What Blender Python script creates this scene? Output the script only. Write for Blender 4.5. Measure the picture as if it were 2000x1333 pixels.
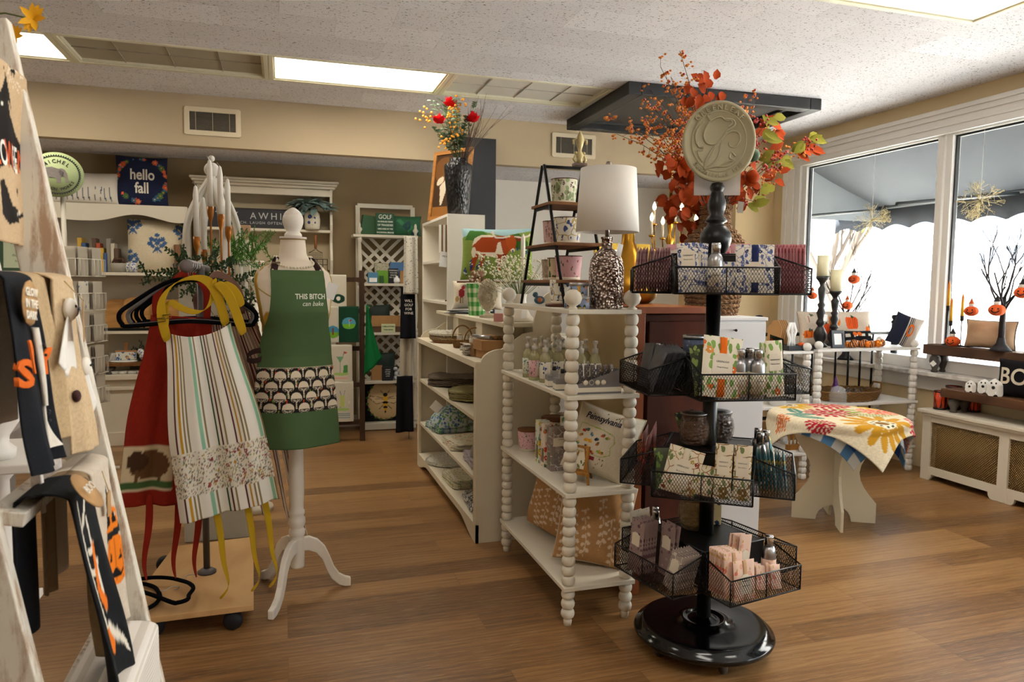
import bpy, bmesh, math, random
import numpy as np
from mathutils import Vector, Matrix, Euler
PI = math.pi
for o in list(bpy.data.objects): bpy.data.objects.remove(o)
SC = bpy.context.scene; COL = SC.collection

# ---------------- camera ----------------
FPX, YAW, PITCH, ROLL = 1419.6, .30516, .07879, .01059
CAM = Vector((0, 0, 1.4))
FW = Vector((math.sin(YAW)*math.cos(PITCH), math.cos(YAW)*math.cos(PITCH), -math.sin(PITCH)))
_R = Vector((math.cos(YAW), -math.sin(YAW), 0)); _U = _R.cross(FW)
RT = math.cos(ROLL)*_R + math.sin(ROLL)*_U; UP = -math.sin(ROLL)*_R + math.cos(ROLL)*_U
cd = bpy.data.cameras.new('camera'); cam = bpy.data.objects.new('camera', cd); COL.objects.link(cam)
cd.sensor_width = 36; cd.lens = FPX/2000*36; cd.clip_start = .05
cam.matrix_world = Matrix(((RT.x, UP.x, -FW.x, 0), (RT.y, UP.y, -FW.y, 0), (RT.z, UP.z, -FW.z, 1.4), (0, 0, 0, 1)))
cd.dof.use_dof = True; cd.dof.focus_distance = 2.8; cd.dof.aperture_fstop = 8.0
SC.camera = cam

# ---------------- light ----------------
SC.view_settings.view_transform = 'Standard'; SC.view_settings.look = 'None'
SC.view_settings.gamma = 1; SC.view_settings.use_curve_mapping = False
SC.view_settings.exposure = 0.1
W = bpy.data.worlds.new('sky'); SC.world = W; W.use_nodes = True
W.node_tree.nodes['Background'].inputs[0].default_value = (.78, .89, 1, 1)
W.node_tree.nodes['Background'].inputs[1].default_value = 6.0
sl = bpy.data.lights.new('sun', 'SUN'); sl.energy = 55; sl.angle = .01; sl.color = (1, .96, .9)
so = bpy.data.objects.new('sun', sl); COL.objects.link(so); so.rotation_euler = Vector((-.45, .5, 1)).to_track_quat('Z', 'Y').to_euler()
def area(name, loc, sx, sy, e, col, rot=(0, 0, 0), portal=False):
    l = bpy.data.lights.new(name, 'AREA'); l.shape = 'RECTANGLE'; l.size = sx; l.size_y = sy; l.energy = e; l.color = col
    o = bpy.data.objects.new(name, l); COL.objects.link(o); o.location = loc; o.rotation_euler = rot
    if portal: l.cycles.is_portal = True
    return o
area('window_portal', (4.98, 2.0, 1.65), 1.9, 8.0, 1, (1, 1, 1), (0, PI/2, 0), True)
WARM = (1, .94, .84)
for x, y, e in ((-1.91, 5.345, 12), (.54, 5.345, 17), (3.02, 2.865, 18), (-1.9, 2.0, 12), (.54, .6, 16), (2.6, -.6, 14)):  # last three have no fixture: unseen fill added to brighten camera-facing sides
    area('ceiling_lamp_and_fill', (x, y, 2.835), 1.1, .5, e, WARM)

# ---------------- helpers ----------------
def ray(px, py): return FW + RT*((px-1000)/FPX) - UP*((py-666.5)/FPX)
def atx(px, py, x): d = ray(px, py); return CAM + d*(x/d.x)
def aty(px, py, y): d = ray(px, py); return CAM + d*(y/d.y)
def atz(px, py, z): d = ray(px, py); return CAM + d*((z-1.4)/d.z)
def cr(pts, n=4, closed=False):
    P_ = [Vector(p) for p in pts]; m = len(P_); out = []; g = (lambda i: P_[i % m]) if closed else (lambda i: P_[min(m-1, max(0, i))])
    for i in range(m if closed else m-1):
        a, b, c, d = g(i-1), g(i), g(i+1), g(i+2)
        for k in range(n): t = k/n; out.append(.5*((2*b)+(c-a)*t+(2*a-5*b+4*c-d)*t*t+(3*b-a-3*c+d)*t**3))
    return out if closed else out+[P_[-1]]
def s2l(c): return c/12.92 if c <= .04045 else ((c+.055)/1.055)**2.4
def hexc(h): h = h.lstrip('#'); return tuple(s2l(int(h[i:i+2], 16)/255) for i in (0, 2, 4))
def hexs(h): h = h.lstrip('#'); return tuple(int(h[i:i+2], 16)/255 for i in (0, 2, 4))

class NT:
    def __init__(s, name):
        s.m = bpy.data.materials.new(name); s.m.use_nodes = True; s.t = s.m.node_tree
        s.b = s.t.nodes['Principled BSDF']
    def n(s, typ, **kw):
        nd = s.t.nodes.new('ShaderNode'+typ)
        for k, v in kw.items():
            if k.startswith('i_'):
                key = k[2:]; key = int(key) if key.isdigit() else key.replace('_', ' ')
                if isinstance(v, bpy.types.NodeSocket): s.t.links.new(v, nd.inputs[key])
                else: nd.inputs[key].default_value = v
            else: setattr(nd, k, v)
        return nd
    def l(s, a, b): s.t.links.new(a, b)
    def math(s, op, a, b=0.0, c=0.0): return s.n('Math', operation=op, i_0=a, i_1=b, i_2=c).outputs[0]
    def mix(s, f, a, b):
        nd = s.t.nodes.new('ShaderNodeMix'); nd.data_type = 'RGBA'
        for sock, v in ((nd.inputs[0], f), (nd.inputs[6], a), (nd.inputs[7], b)):
            if isinstance(v, bpy.types.NodeSocket): s.t.links.new(v, sock)
            else: sock.default_value = v if not isinstance(v, tuple) or len(v) == 4 else (*v, 1)
        return nd.outputs[2]
    def coord(s, sc=(1, 1, 1), rot=(0, 0, 0), kind='Object'):
        tc = s.n('TexCoord'); mp = s.n('Mapping', i_Scale=sc, i_Rotation=rot); s.l(tc.outputs[kind], mp.inputs[0]); return mp.outputs[0]
    def ramp(s, f, stops, const=False):
        r = s.n('ValToRGB'); e = r.color_ramp.elements; r.color_ramp.interpolation = 'CONSTANT' if const else 'LINEAR'
        while len(e) < len(stops): e.new(.5)
        for k, (p, c) in zip(e, stops): k.position = p; k.color = (*c, 1)
        s.l(f, r.inputs[0]); return r.outputs[0]
    def bump(s, h, st=.3, d=.01):
        b = s.n('Bump', i_Strength=st, i_Distance=d, i_Height=h); s.l(b.outputs[0], s.b.inputs['Normal'])
    def base(s, c, rough=.6, metal=0, spec=.5):
        if isinstance(c, bpy.types.NodeSocket): s.l(c, s.b.inputs['Base Color'])
        else: s.b.inputs['Base Color'].default_value = (*c, 1)
        s.b.inputs['Roughness'].default_value = rough; s.b.inputs['Metallic'].default_value = metal
        s.b.inputs['Specular IOR Level'].default_value = spec
        return s.m
_mats = {}
def P(h, rough=.6, metal=0, var=.06, sc=8, bump=0, spec=.5):
    """plain colour with slight procedural unevenness"""
    k = (h, rough, metal, var, sc, bump, spec)
    if k in _mats: return _mats[k]
    t = NT('paint_'+h.lstrip('#')); c = hexc(h)
    nz = t.n('TexNoise', i_Vector=t.coord(), i_Scale=float(sc), i_Detail=3.0).outputs[0]
    a = tuple(max(0, x*(1-var)) for x in c); b = tuple(min(1, x*(1+var)) for x in c)
    m = t.base(t.mix(nz, a, b), rough, metal, spec)
    if bump:
        n2 = t.n('TexNoise', i_Vector=t.coord(), i_Scale=float(sc)*12, i_Detail=2.0).outputs[0]; t.bump(n2, bump, .004)
    _mats[k] = m; return m
def fabric(h, sc=500, var=.1):
    k = ('fab', h, sc)
    if k in _mats: return _mats[k]
    t = NT('cloth_'+h.lstrip('#')); c = hexc(h); v = t.coord()
    nz = t.n('TexNoise', i_Vector=v, i_Scale=float(sc), i_Detail=1.0).outputs[0]
    m = t.base(t.mix(nz, tuple(x*(1-var) for x in c), tuple(min(1, x*(1+var)) for x in c)), .95, 0, .2)
    t.bump(nz, .15, .001); _mats[k] = m; return m
def wood(a, b, sc=(2, 30, 30), rough=.5, name='wood'):
    k = ('wood', a, b, sc)
    if k in _mats: return _mats[k]
    t = NT(name); v = t.coord(sc)
    w = t.n('TexNoise', i_Vector=v, i_Scale=1.0, i_Detail=4.0, i_Distortion=.6).outputs[0]
    f = t.ramp(w, [(.3, hexc(a)), (.7, hexc(b))]); m = t.base(f, rough, 0, .25); t.bump(w, .08, .003); _mats[k] = m; return m
def worn(a='#d9d3c6', b='#9a7350'):
    """white paint rubbed through to brown wood"""
    if 'worn' in _mats: return _mats['worn']
    t = NT('worn_white_paint'); v = t.coord((14, 14, 3.2))
    n1 = t.n('TexNoise', i_Vector=v, i_Scale=1.6, i_Detail=8.0, i_Roughness=.75).outputs[0]
    v2 = t.coord((90, 90, 9)); n2 = t.n('TexNoise', i_Vector=v2, i_Scale=1.0, i_Detail=3.0).outputs[0]
    f = t.ramp(t.math('ADD', t.math('MULTIPLY', n1, .7), t.math('MULTIPLY', n2, .3)), [(.50, (0, 0, 0)), (.60, (.8, .8, .8))])
    m = t.base(t.mix(f, hexc(a), hexc(b)), .7); t.bump(n2, .2, .002); _mats['worn'] = m; return m
def metal(h='#c9c9c9', rough=.3): return P(h, rough, 1, .03)
def glass(h='#ffffff', rough=.02, ior=1.45, bump=0, sc=90):
    k = ('gl', h, rough, bump, sc)
    if k in _mats: return _mats[k]
    t = NT('glass'); t.base(hexc(h), rough); t.b.inputs['Transmission Weight'].default_value = 1; t.b.inputs['IOR'].default_value = ior
    if bump:
        vo = t.n('TexVoronoi', i_Vector=t.coord(), i_Scale=float(sc)); t.bump(vo.outputs[0], bump, .006)
    _mats[k] = t.m; return t.m
def clear(h='#e8eaea', alpha=.35, rough=.08):
    """thin film plastic"""
    k = ('cl', h, alpha)
    if k in _mats: return _mats[k]
    t = NT('clear_film'); t.base(hexc(h), rough); t.b.inputs['Alpha'].default_value = alpha; _mats[k] = t.m; return t.m
def emis(h, e, name='glow'):
    t = NT(name); t.base(hexc(h), .5); t.b.inputs['Emission Color'].default_value = (*hexc(h), 1); t.b.inputs['Emission Strength'].default_value = e; return t.m
def painted(rough=.9, bump=0.1):
    k = ('pt', rough, bump)
    if k in _mats: return _mats[k]
    t = NT('printed_surface'); a = t.n('Attribute', attribute_name='ink'); nz = t.n('TexNoise', i_Vector=t.coord(), i_Scale=600.0, i_Detail=1.0).outputs[0]
    g = t.mix(.06, a.outputs[0], nz)
    t.base(a.outputs[0], rough, 0, .25)
    if bump: t.bump(nz, bump, .001)
    _mats[k] = t.m; return t.m
def floral(bg, cols, sc=30, r=.38, leaf='#4c6b3a', lr=.28, lsc=None, seed=0, rough=.7, line=None, kind='flower', metal=0):
    """printed flowers: petals around voronoi cells, leaves from a second layer, optional stem lines"""
    k = ('fl', bg, tuple(cols), sc, r, leaf, lr, lsc, seed, rough, line, kind)
    if k in _mats: return _mats[k]
    t = NT('floral_print'); v0 = t.coord()
    nz = t.n('TexNoise', i_Vector=v0, i_Scale=sc*1.2, i_Detail=1.0)
    v = t.n('VectorMath', operation='ADD', i_0=v0).outputs[0]
    off = t.n('VectorMath', operation='MULTIPLY_ADD', i_0=nz.outputs[1], i_1=(.5/sc, .5/sc, .5/sc), i_2=v0).outputs[0]
    off = t.n('VectorMath', operation='ADD', i_0=off, i_1=(seed*1.7, seed*.9, seed*.37)).outputs[0]
    col = hexc(bg)
    if line:
        w = t.n('TexVoronoi', i_Vector=off, i_Scale=float(sc)*.8, feature='DISTANCE_TO_EDGE').outputs[0]
        f = t.math('LESS_THAN', w, .035); col = t.mix(f, col, hexc(line))
    if leaf:
        w = t.n('TexVoronoi', i_Vector=t.n('VectorMath', operation='MULTIPLY', i_0=off, i_1=(1, 1.0, .55)).outputs[0], i_Scale=float(lsc or sc*1.7))
        f = t.math('LESS_THAN', w.outputs[0], lr); lc = t.mix(w.outputs[1], hexc(leaf), tuple(min(1, x*1.9) for x in hexc(leaf))); col = t.mix(f, col, lc)
    w = t.n('TexVoronoi', i_Vector=off, i_Scale=float(sc))
    cellrnd = t.n('SeparateColor', i_0=w.outputs[1])
    d = w.outputs[0]
    if kind == 'flower':
        pn = t.n('TexVoronoi', i_Vector=off, i_Scale=float(sc)*4.5).outputs[0]
        d2 = t.math('ADD', d, t.math('MULTIPLY', pn, .22))
    else: d2 = d
    f = t.math('LESS_THAN', d2, r)
    stops = [(i/len(cols), hexc(c)) for i, c in enumerate(cols)]
    pc = t.ramp(cellrnd.outputs[0], stops, True)
    if kind == 'flower': pc = t.mix(t.math('LESS_THAN', d, r*.22), pc, hexc(bg))
    if kind == 'scallop': pc = t.mix(t.math('GREATER_THAN', t.math('FRACT', t.math('MULTIPLY', d, 5)), .6), pc, hexc(bg))
    col = t.mix(f, col, pc)
    _mats[k] = t.base(col, rough, metal); return _mats[k]
def stripes(seq, axis='X', period=.1, rough=.9):
    """seq: list of (width fraction, colour) over one period"""
    k = ('st', tuple(seq), axis, period)
    if k in _mats: return _mats[k]
    t = NT('striped_cloth'); sx = t.n('SeparateXYZ', i_0=t.coord()); f = t.math('FRACT', t.math('MULTIPLY', sx.outputs['XYZ'.index(axis)], 1/period))
    p = 0; st = []
    for w, c in seq: st.append((p, hexc(c))); p += w
    _mats[k] = t.base(t.ramp(f, st, True), rough); return _mats[k]
def checks(a, b, mid, sc=40, rough=.9):
    k = ('ck', a, b, mid, sc)
    if k in _mats: return _mats[k]
    t = NT('gingham_print'); sx = t.n('SeparateXYZ', i_0=t.coord((sc, sc, sc)))
    tc = t.n('TexCoord'); 
    at = t.math('ARCTAN2', sx.outputs[1], sx.outputs[0])
    if mid == 'polar': u = t.math('MULTIPLY', at, 12/(2*PI)); mc = tuple((x+y)/2 for x, y in zip(hexc(a), hexc(b)))
    else: u = sx.outputs[0]; mc = hexc(mid)
    fu = t.math('LESS_THAN', t.math('FRACT', u), .5); w = t.math('ADD', sx.outputs[2], sx.outputs[1]) if mid != 'polar' else sx.outputs[2]
    fv = t.math('LESS_THAN', t.math('FRACT', w), .5)
    s = t.math('ADD', fu, fv); c = t.mix(t.math('GREATER_THAN', s, .5), hexc(a), mc); c = t.mix(t.math('GREATER_THAN', s, 1.5), c, hexc(b))
    _mats[k] = t.base(c, rough); return _mats[k]
def weave(a, b, sc=60, rough=.8):
    k = ('wv', a, b, sc)
    if k in _mats: return _mats[k]
    t = NT('woven_fibre'); v = t.coord()
    w1 = t.n('TexWave', i_Vector=v, i_Scale=float(sc), i_Distortion=2.0, i_Detail=1.0, bands_direction='Z').outputs[1]
    w2 = t.n('TexWave', i_Vector=v, i_Scale=float(sc), i_Distortion=2.0, i_Detail=1.0, bands_direction='DIAGONAL').outputs[1]
    f = t.math('MULTIPLY', w1, w2); m = t.base(t.mix(f, hexc(a), hexc(b)), rough); t.bump(f, .8, .006); _mats[k] = m; return m

def tag(o, label, cat=None, group=None, kind=None):
    if label: o['label'] = label
    if cat: o['category'] = cat
    if group: o['group'] = group
    if kind: o['kind'] = kind
    return o
def thing(name, label, cat, loc=(0, 0, 0), rz=0, group=None, rot=None):
    o = bpy.data.objects.new(name, None); COL.objects.link(o); o.empty_display_size = .05
    o.location = loc; o.rotation_euler = rot or (0, 0, rz); return tag(o, label, cat, group)
def dup(root, loc, rz=0, label=None, group=None, rot=None, sc=None):
    def cp(o, par):
        c = o.copy(); COL.objects.link(c)
        if par is not None: c.parent = par
        for ch in o.children: cp(ch, c)
        return c
    r = cp(root, None); r.location = loc; r.rotation_euler = rot or (0, 0, rz)
    if sc: r.scale = sc
    if label: r['label'] = label
    if group: r['group'] = group
    return r

STUFFP = {'red_berries', 'orange_berries', 'orange_leaves', 'green_leaves', 'eucalyptus', 'orange_sprig', 'leaves', 'foliage', 'blossom', 'tinsel', 'feathers', 'carved_pieces', 'branch', 'twig', 'stem', 'glitter_branches', 'wire_rays'}
class MB:
    """collects geometry for ONE mesh"""
    def __init__(s): s.v = []; s.f = []; s.sm = []; s.ink = None; s.k = 0
    def add(s, vs, fs, smooth=False):
        b = len(s.v); s.v.extend([tuple(v) for v in vs]); s.f.extend([tuple(i+b for i in f) for f in fs]); s.sm.extend([smooth]*len(fs)); return s
    def box(s, c, d, rz=0, rot=None):
        s.k += 1; q = .00012*(s.k % 7); x, y, z = [max(d[i]/2-q, d[i]*.45) for i in (0, 1, 2)]   # boxes that meet never share a face exactly
        R = (Euler(rot) if rot else Euler((0, 0, rz))).to_matrix(); c = Vector(c)
        vs = [R @ Vector((a*x, b*y, e*z))+c for a in (-1, 1) for b in (-1, 1) for e in (-1, 1)]
        return s.add(vs, [(0, 1, 3, 2), (4, 6, 7, 5), (0, 4, 5, 1), (2, 3, 7, 6), (0, 2, 6, 4), (1, 5, 7, 3)])
    def bb(s, x0, y0, z0, x1, y1, z1): return s.box(((x0+x1)/2, (y0+y1)/2, (z0+z1)/2), (abs(x1-x0), abs(y1-y0), abs(z1-z0)))
    def lathe(s, prof, c=(0, 0, 0), n=20, R=None, sx=1, sy=1, smooth=True, cap=False):
        c = Vector(c); vs = []; m = len(prof)
        for r, z in prof:
            for k in range(n):
                a = 2*PI*k/n; p = Vector((max(r, 1e-5)*math.cos(a)*sx, max(r, 1e-5)*math.sin(a)*sy, z))
                vs.append((R @ p if R else p)+c)
        fs = [(i*n+k, i*n+(k+1) % n, (i+1)*n+(k+1) % n, (i+1)*n+k) for i in range(m-1) for k in range(n)]
        s.add(vs, fs, smooth)
        b = len(s.v)-len(vs)
        for i, rev in ((0, 1), (m-1, 0)):
            if cap and prof[i][0] > 1e-4:
                f = [b+i*n+k for k in range(n)]; s.f.append(tuple(reversed(f)) if rev else tuple(f)); s.sm.append(False)
        return s
    def cyl(s, p, q, r, r2=None, n=12, smooth=True):
        p, q = Vector(p), Vector(q); d = q-p; L = d.length
        R = d.to_track_quat('Z', 'Y').to_matrix()
        return s.lathe([(r, 0), (r if r2 is None else r2, L)], p, n, R, smooth=smooth, cap=True)
    def ball(s, c, r, n=14, sz=1, sx=1, sy=1, R=None):
        m = max(6, n//2+1)
        pr = [(r*math.sin(PI*i/m), -r*sz*math.cos(PI*i/m)) for i in range(m+1)]; pr[0] = (0, pr[0][1]); pr[-1] = (0, pr[-1][1])
        return s.lathe(pr, c, n, R, sx, sy)
    def tube(s, pts, r, n=6, closed=False, r2=None):
        pts = [Vector(p) for p in pts]; m = len(pts)
        if m < 2: return s
        vs = []; up = None
        for i, p in enumerate(pts):
            if closed: t = pts[(i+1) % m]-pts[i-1]
            else: t = pts[min(i+1, m-1)]-pts[max(i-1, 0)]
            if t.length < 1e-9: t = Vector((0, 0, 1))
            t.normalize()
            if up is None: up = t.orthogonal().normalized()
            up = (up-t*up.dot(t))
            up = up.normalized() if up.length > 1e-6 else t.orthogonal().normalized()
            w = t.cross(up); rr = r if r2 is None else r+(r2-r)*i/(m-1)
            if callable(r): rr = r(i/(m-1))
            for k in range(n):
                a = 2*PI*k/n; vs.append(p+up*(rr*math.cos(a))+w*(rr*math.sin(a)))
        M = m if closed else m-1
        fs = [(i*n+k, i*n+(k+1) % n, ((i+1) % m)*n+(k+1) % n, ((i+1) % m)*n+k) for i in range(M) for k in range(n)]
        s.add(vs, fs, True); b = len(s.v)-len(vs)
        if not closed: s.f += [tuple(b+k for k in reversed(range(n))), tuple(b+(m-1)*n+k for k in range(n))]; s.sm += [False]*2
        return s
    def prism(s, poly, t, M=None, sm=False):
        """poly in local XZ, extruded along Y by t (centred)"""
        n = len(poly); vs = [Vector((x, -t/2, z)) for x, z in poly]+[Vector((x, t/2, z)) for x, z in poly]
        if M: vs = [M @ v for v in vs]
        s.add(vs, [tuple(range(n)), tuple(reversed(range(n, 2*n)))]+[((i+1) % n, i, i+n, (i+1) % n+n) for i in range(n)]); return s
    def grid(s, fn, nu, nv, smooth=True, canvas=None, bgcol=None, cu=(0, 1), cv=(0, 1)):
        vs = [fn(i/nu, j/nv) for j in range(nv+1) for i in range(nu+1)]
        fs = [(j*(nu+1)+i, j*(nu+1)+i+1, (j+1)*(nu+1)+i+1, (j+1)*(nu+1)+i) for j in range(nv) for i in range(nu)]
        if canvas is not None or bgcol is not None or s.ink is not None:
            if s.ink is None: s.ink = [(1, 1, 1)]*len(s.v)
            for j in range(nv+1):
                for i in range(nu+1):
                    s.ink.append(canvas.get(cu[0]+(cu[1]-cu[0])*i/nu, cv[0]+(cv[1]-cv[0])*j/nv) if canvas else hexs(bgcol))
        return s.add(vs, fs, smooth)
    def leaf(s, base, d, up, L, w, curl=.2, n=3):
        base, d, up = Vector(base), Vector(d).normalized(), Vector(up)
        sd = d.cross(up); sd = sd.normalized() if sd.length > 1e-5 else d.orthogonal().normalized(); nn = sd.cross(d)
        vs = []
        for i in range(n+1):
            t = i/n; ww = w*math.sin(PI*min(1, .08+t*.92))*.5 if i < n else 0
            c = base+d*(L*t)-nn*(curl*L*t*t)
            vs += [c-sd*ww+nn*ww*.3, c, c+sd*ww+nn*ww*.3]
        fs = []
        for i in range(n):
            for k in (0, 1): fs.append((i*3+k, i*3+k+1, i*3+k+4, i*3+k+3))
        return s.add(vs, fs, True)
    def build(s, name, mat, parent=None, label=None, mods=(), autosmooth=True):
        me = bpy.data.meshes.new(name); me.from_pydata(s.v, [], s.f)
        me.polygons.foreach_set('use_smooth', s.sm)
        if s.ink is not None:
            while len(s.ink) < len(s.v): s.ink.append(s.ink[-1])
            a = me.color_attributes.new('ink', 'FLOAT_COLOR', 'POINT')
            arr = np.ones((len(s.v), 4), np.float32); c = np.array(s.ink, np.float32)
            arr[:, :3] = np.where(c <= .04045, c/12.92, ((c+.055)/1.055)**2.4); a.data.foreach_set('color', arr.ravel())
        me.update()
        for m in (mat if isinstance(mat, (list, tuple)) else [mat]): me.materials.append(m)
        o = bpy.data.objects.new(name, me); COL.objects.link(o)
        if parent is not None: o.parent = parent
        if label: o['label'] = label
        if name in STUFFP: o['kind'] = 'stuff'
        for typ, kw in mods:
            md = o.modifiers.new(typ.lower(), typ)
            for k, v in kw.items(): setattr(md, k, v)
        return o
BEV = lambda w=.003, n=2: ('BEVEL', dict(width=w, segments=n, limit_method='ANGLE'))
SOL = lambda t=.002: ('SOLIDIFY', dict(thickness=t, offset=0))
def solo(name, mb, mat, label, cat, loc=(0, 0, 0), rz=0, group=None, rot=None, mods=()):
    o = mb.build(name, mat, mods=mods); o.location = loc; o.rotation_euler = rot or (0, 0, rz); return tag(o, label, cat, group)
def struct(name, mb, mat, parent=None, mods=()):
    o = mb.build(name, mat, parent, mods=mods)
    if parent is None: o['kind'] = 'structure'
    return o

class Canvas:
    def __init__(s, w, h, bg):
        s.w, s.h = w, h; s.a = np.empty((h, w, 3), np.float32); s.a[:] = hexs(bg)
        s.X, s.Y = np.meshgrid((np.arange(w)+.5)/w, (np.arange(h)+.5)/h); s.asp = h/w
    def get(s, u, v): return tuple(s.a[min(s.h-1, max(0, int(v*s.h))), min(s.w-1, max(0, int(u*s.w)))])
    def _m(s, m, c): s.a[m] = hexs(c); return s
    def ell(s, cx, cy, rx, ry, c, ang=0):
        x = s.X-cx; y = (s.Y-cy)*s.asp; ry = ry*s.asp; ca, sa = math.cos(ang), math.sin(ang)
        return s._m(((x*ca+y*sa)/rx)**2+((-x*sa+y*ca)/ry)**2 < 1, c)
    def rect(s, x0, y0, x1, y1, c): return s._m((s.X >= x0) & (s.X < x1) & (s.Y >= y0) & (s.Y < y1), c)
    def poly(s, pts, c):
        m = np.zeros(s.X.shape, bool); n = len(pts)
        for i in range(n):
            x0, y0 = pts[i]; x1, y1 = pts[(i+1) % n]
            if y0 == y1: continue
            m ^= ((y0 > s.Y) != (y1 > s.Y)) & (s.X < (x1-x0)*(s.Y-y0)/(y1-y0)+x0)
        return s._m(m, c)
    def stroke(s, pts, r, c):
        for (x0, y0), (x1, y1) in zip(pts, pts[1:]):
            dx, dy = x1-x0, (y1-y0)*s.asp; L = dx*dx+dy*dy+1e-12
            t = np.clip(((s.X-x0)*dx+(s.Y-y0)*s.asp*dy)/L, 0, 1)
            s._m(((s.X-x0-t*dx)**2+((s.Y-y0)*s.asp-t*dy)**2) < r*r, c)
        return s
    def flower(s, cx, cy, r, c, cc=None, n=6, pr=.45):
        for k in range(n):
            a = 2*PI*k/n+cx*9; s.ell(cx+math.cos(a)*r*.6, cy+math.sin(a)*r*.6/s.asp, r*pr, r*pr*.62/s.asp, c, a)
        if cc: s.ell(cx, cy, r*.25, r*.25/s.asp, cc)
        return s
    def noise(s, amt, seed=1):
        s.a *= 1+np.random.default_rng(seed).uniform(-amt, amt, (s.h, s.w, 1)); np.clip(s.a, 0, 1, s.a); return s

def text_mesh(txt, size, parent, mat, M=None, fn=None, align='CENTER', ext=.0006, shear=0, off=0, name='lettering', space=1, label=None, sx=1):
    """lettering as its own thin mesh. M: placement (text lies in local XZ, facing -Y); fn(x,z)->point to wrap on a surface"""
    cu = bpy.data.curves.new('t', 'FONT'); cu.body = txt; cu.size = size; cu.align_x = align; cu.align_y = 'CENTER'
    cu.extrude = ext; cu.shear = shear; cu.offset = off; cu.space_character = space; cu.resolution_u = 5 if size > .05 else 2; cu.space_line = .9
    ob = bpy.data.objects.new('t', cu); COL.objects.link(ob); bpy.context.view_layer.update()
    me = bpy.data.meshes.new_from_object(ob.evaluated_get(bpy.context.evaluated_depsgraph_get()))
    bpy.data.objects.remove(ob)
    if fn:
        bm = bmesh.new(); bm.from_mesh(me); bmesh.ops.triangulate(bm, faces=bm.faces)
        for _ in (0, 1, 2):
            ed = [e for e in bm.edges if e.calc_length() > size*.14]
            if ed: bmesh.ops.subdivide_edges(bm, edges=ed, cuts=1); bmesh.ops.triangulate(bm, faces=[f for f in bm.faces if len(f.verts) > 3])
        bm.to_mesh(me); bm.free()
    for v in me.vertices:
        x, y, z = v.co; p = Vector((x*sx, -z, y))
        if fn: q, nrm = fn(p.x, p.z); p = Vector(q)+Vector(nrm)*(z+.0012)
        v.co = M @ p if M else p
    me.materials.clear(); me.materials.append(mat); me.name = name
    o = bpy.data.objects.new(name, me); COL.objects.link(o)
    if parent is not None: o.parent = parent
    if label: o['label'] = label
    return o
def T(loc=(0, 0, 0), rz=0, rx=0, ry=0): return Matrix.Translation(loc) @ Matrix.Rotation(rz, 4, 'Z') @ Matrix.Rotation(ry, 4, 'Y') @ Matrix.Rotation(rx, 4, 'X')
rnd = random.Random(7)
# ---------------- setting ----------------
ZC, YS, YB, XR, ZS = 2.85, 6.30, 7.12, 4.75, 2.455
def floor_mat():
    t = NT('oak_plank_floor'); v = t.coord((1, 1, 1))
    br = t.n('TexBrick', i_Vector=v, i_Scale=1.0, i_Mortar_Size=.0009, i_Brick_Width=1.22, i_Row_Height=.152, i_Bias=0.0, i_Color1=(0, 0, 0, 1), i_Color2=(1, 1, 1, 1), i_Mortar=(.5, .5, .5, 1), offset=.37, offset_frequency=3)
    rnd_ = t.n('SeparateColor', i_0=br.outputs[0]).outputs[0]
    v2 = t.n('VectorMath', operation='MULTIPLY', i_0=v, i_1=(1.6, 26, 1)).outputs[0]
    sh = t.n('CombineXYZ', i_0=t.math('MULTIPLY', rnd_, 37.0), i_1=t.math('MULTIPLY', rnd_, 91.0)).outputs[0]
    v3 = t.n('VectorMath', operation='ADD', i_0=v2, i_1=sh).outputs[0]
    g = t.n('TexNoise', i_Vector=v3, i_Scale=1.0, i_Detail=7.0, i_Roughness=.62, i_Distortion=.7).outputs[0]
    v4 = t.n('VectorMath', operation='MULTIPLY', i_0=v, i_1=(9, 190, 1)).outputs[0]
    g2 = t.n('TexNoise', i_Vector=v4, i_Scale=1.0, i_Detail=3.0).outputs[0]
    v5 = t.n('VectorMath', operation='ADD', i_0=t.n('VectorMath', operation='MULTIPLY', i_0=v, i_1=(1.1, 6.5, 1)).outputs[0], i_1=sh).outputs[0]
    ring = t.n('TexWave', i_Vector=v5, i_Scale=1.6, i_Distortion=9.0, i_Detail=3.0, i_Detail_Scale=.8, bands_direction='Y').outputs[1]
    base = t.ramp(t.math('ADD', t.math('MULTIPLY', g, .62), t.math('ADD', t.math('MULTIPLY', ring, .12), t.math('MULTIPLY', rnd_, .34))), [(.28, hexc('#63452a')), (.5, hexc('#835c33')), (.62, hexc('#946c40')), (.8, hexc('#a37d50'))])
    c = t.mix(t.math('MULTIPLY', t.math('GREATER_THAN', g2, .58), .35), base, hexc('#b49468'))
    c = t.mix(t.math('MULTIPLY', br.outputs[1], .55), c, hexc('#4d321d'))
    m = t.base(c, .33, 0, .5)
    t.l(t.math('MULTIPLY_ADD', g2, .18, .27), t.b.inputs['Roughness'])
    t.bump(t.math('SUBTRACT', t.math('MULTIPLY', g2, .3), br.outputs[1]), .25, .0015); return m
fl = MB(); fl.bb(-3.3, -2.7, -.1, XR+.25, 7.5, 0); struct('floor', fl, floor_mat())
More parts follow.
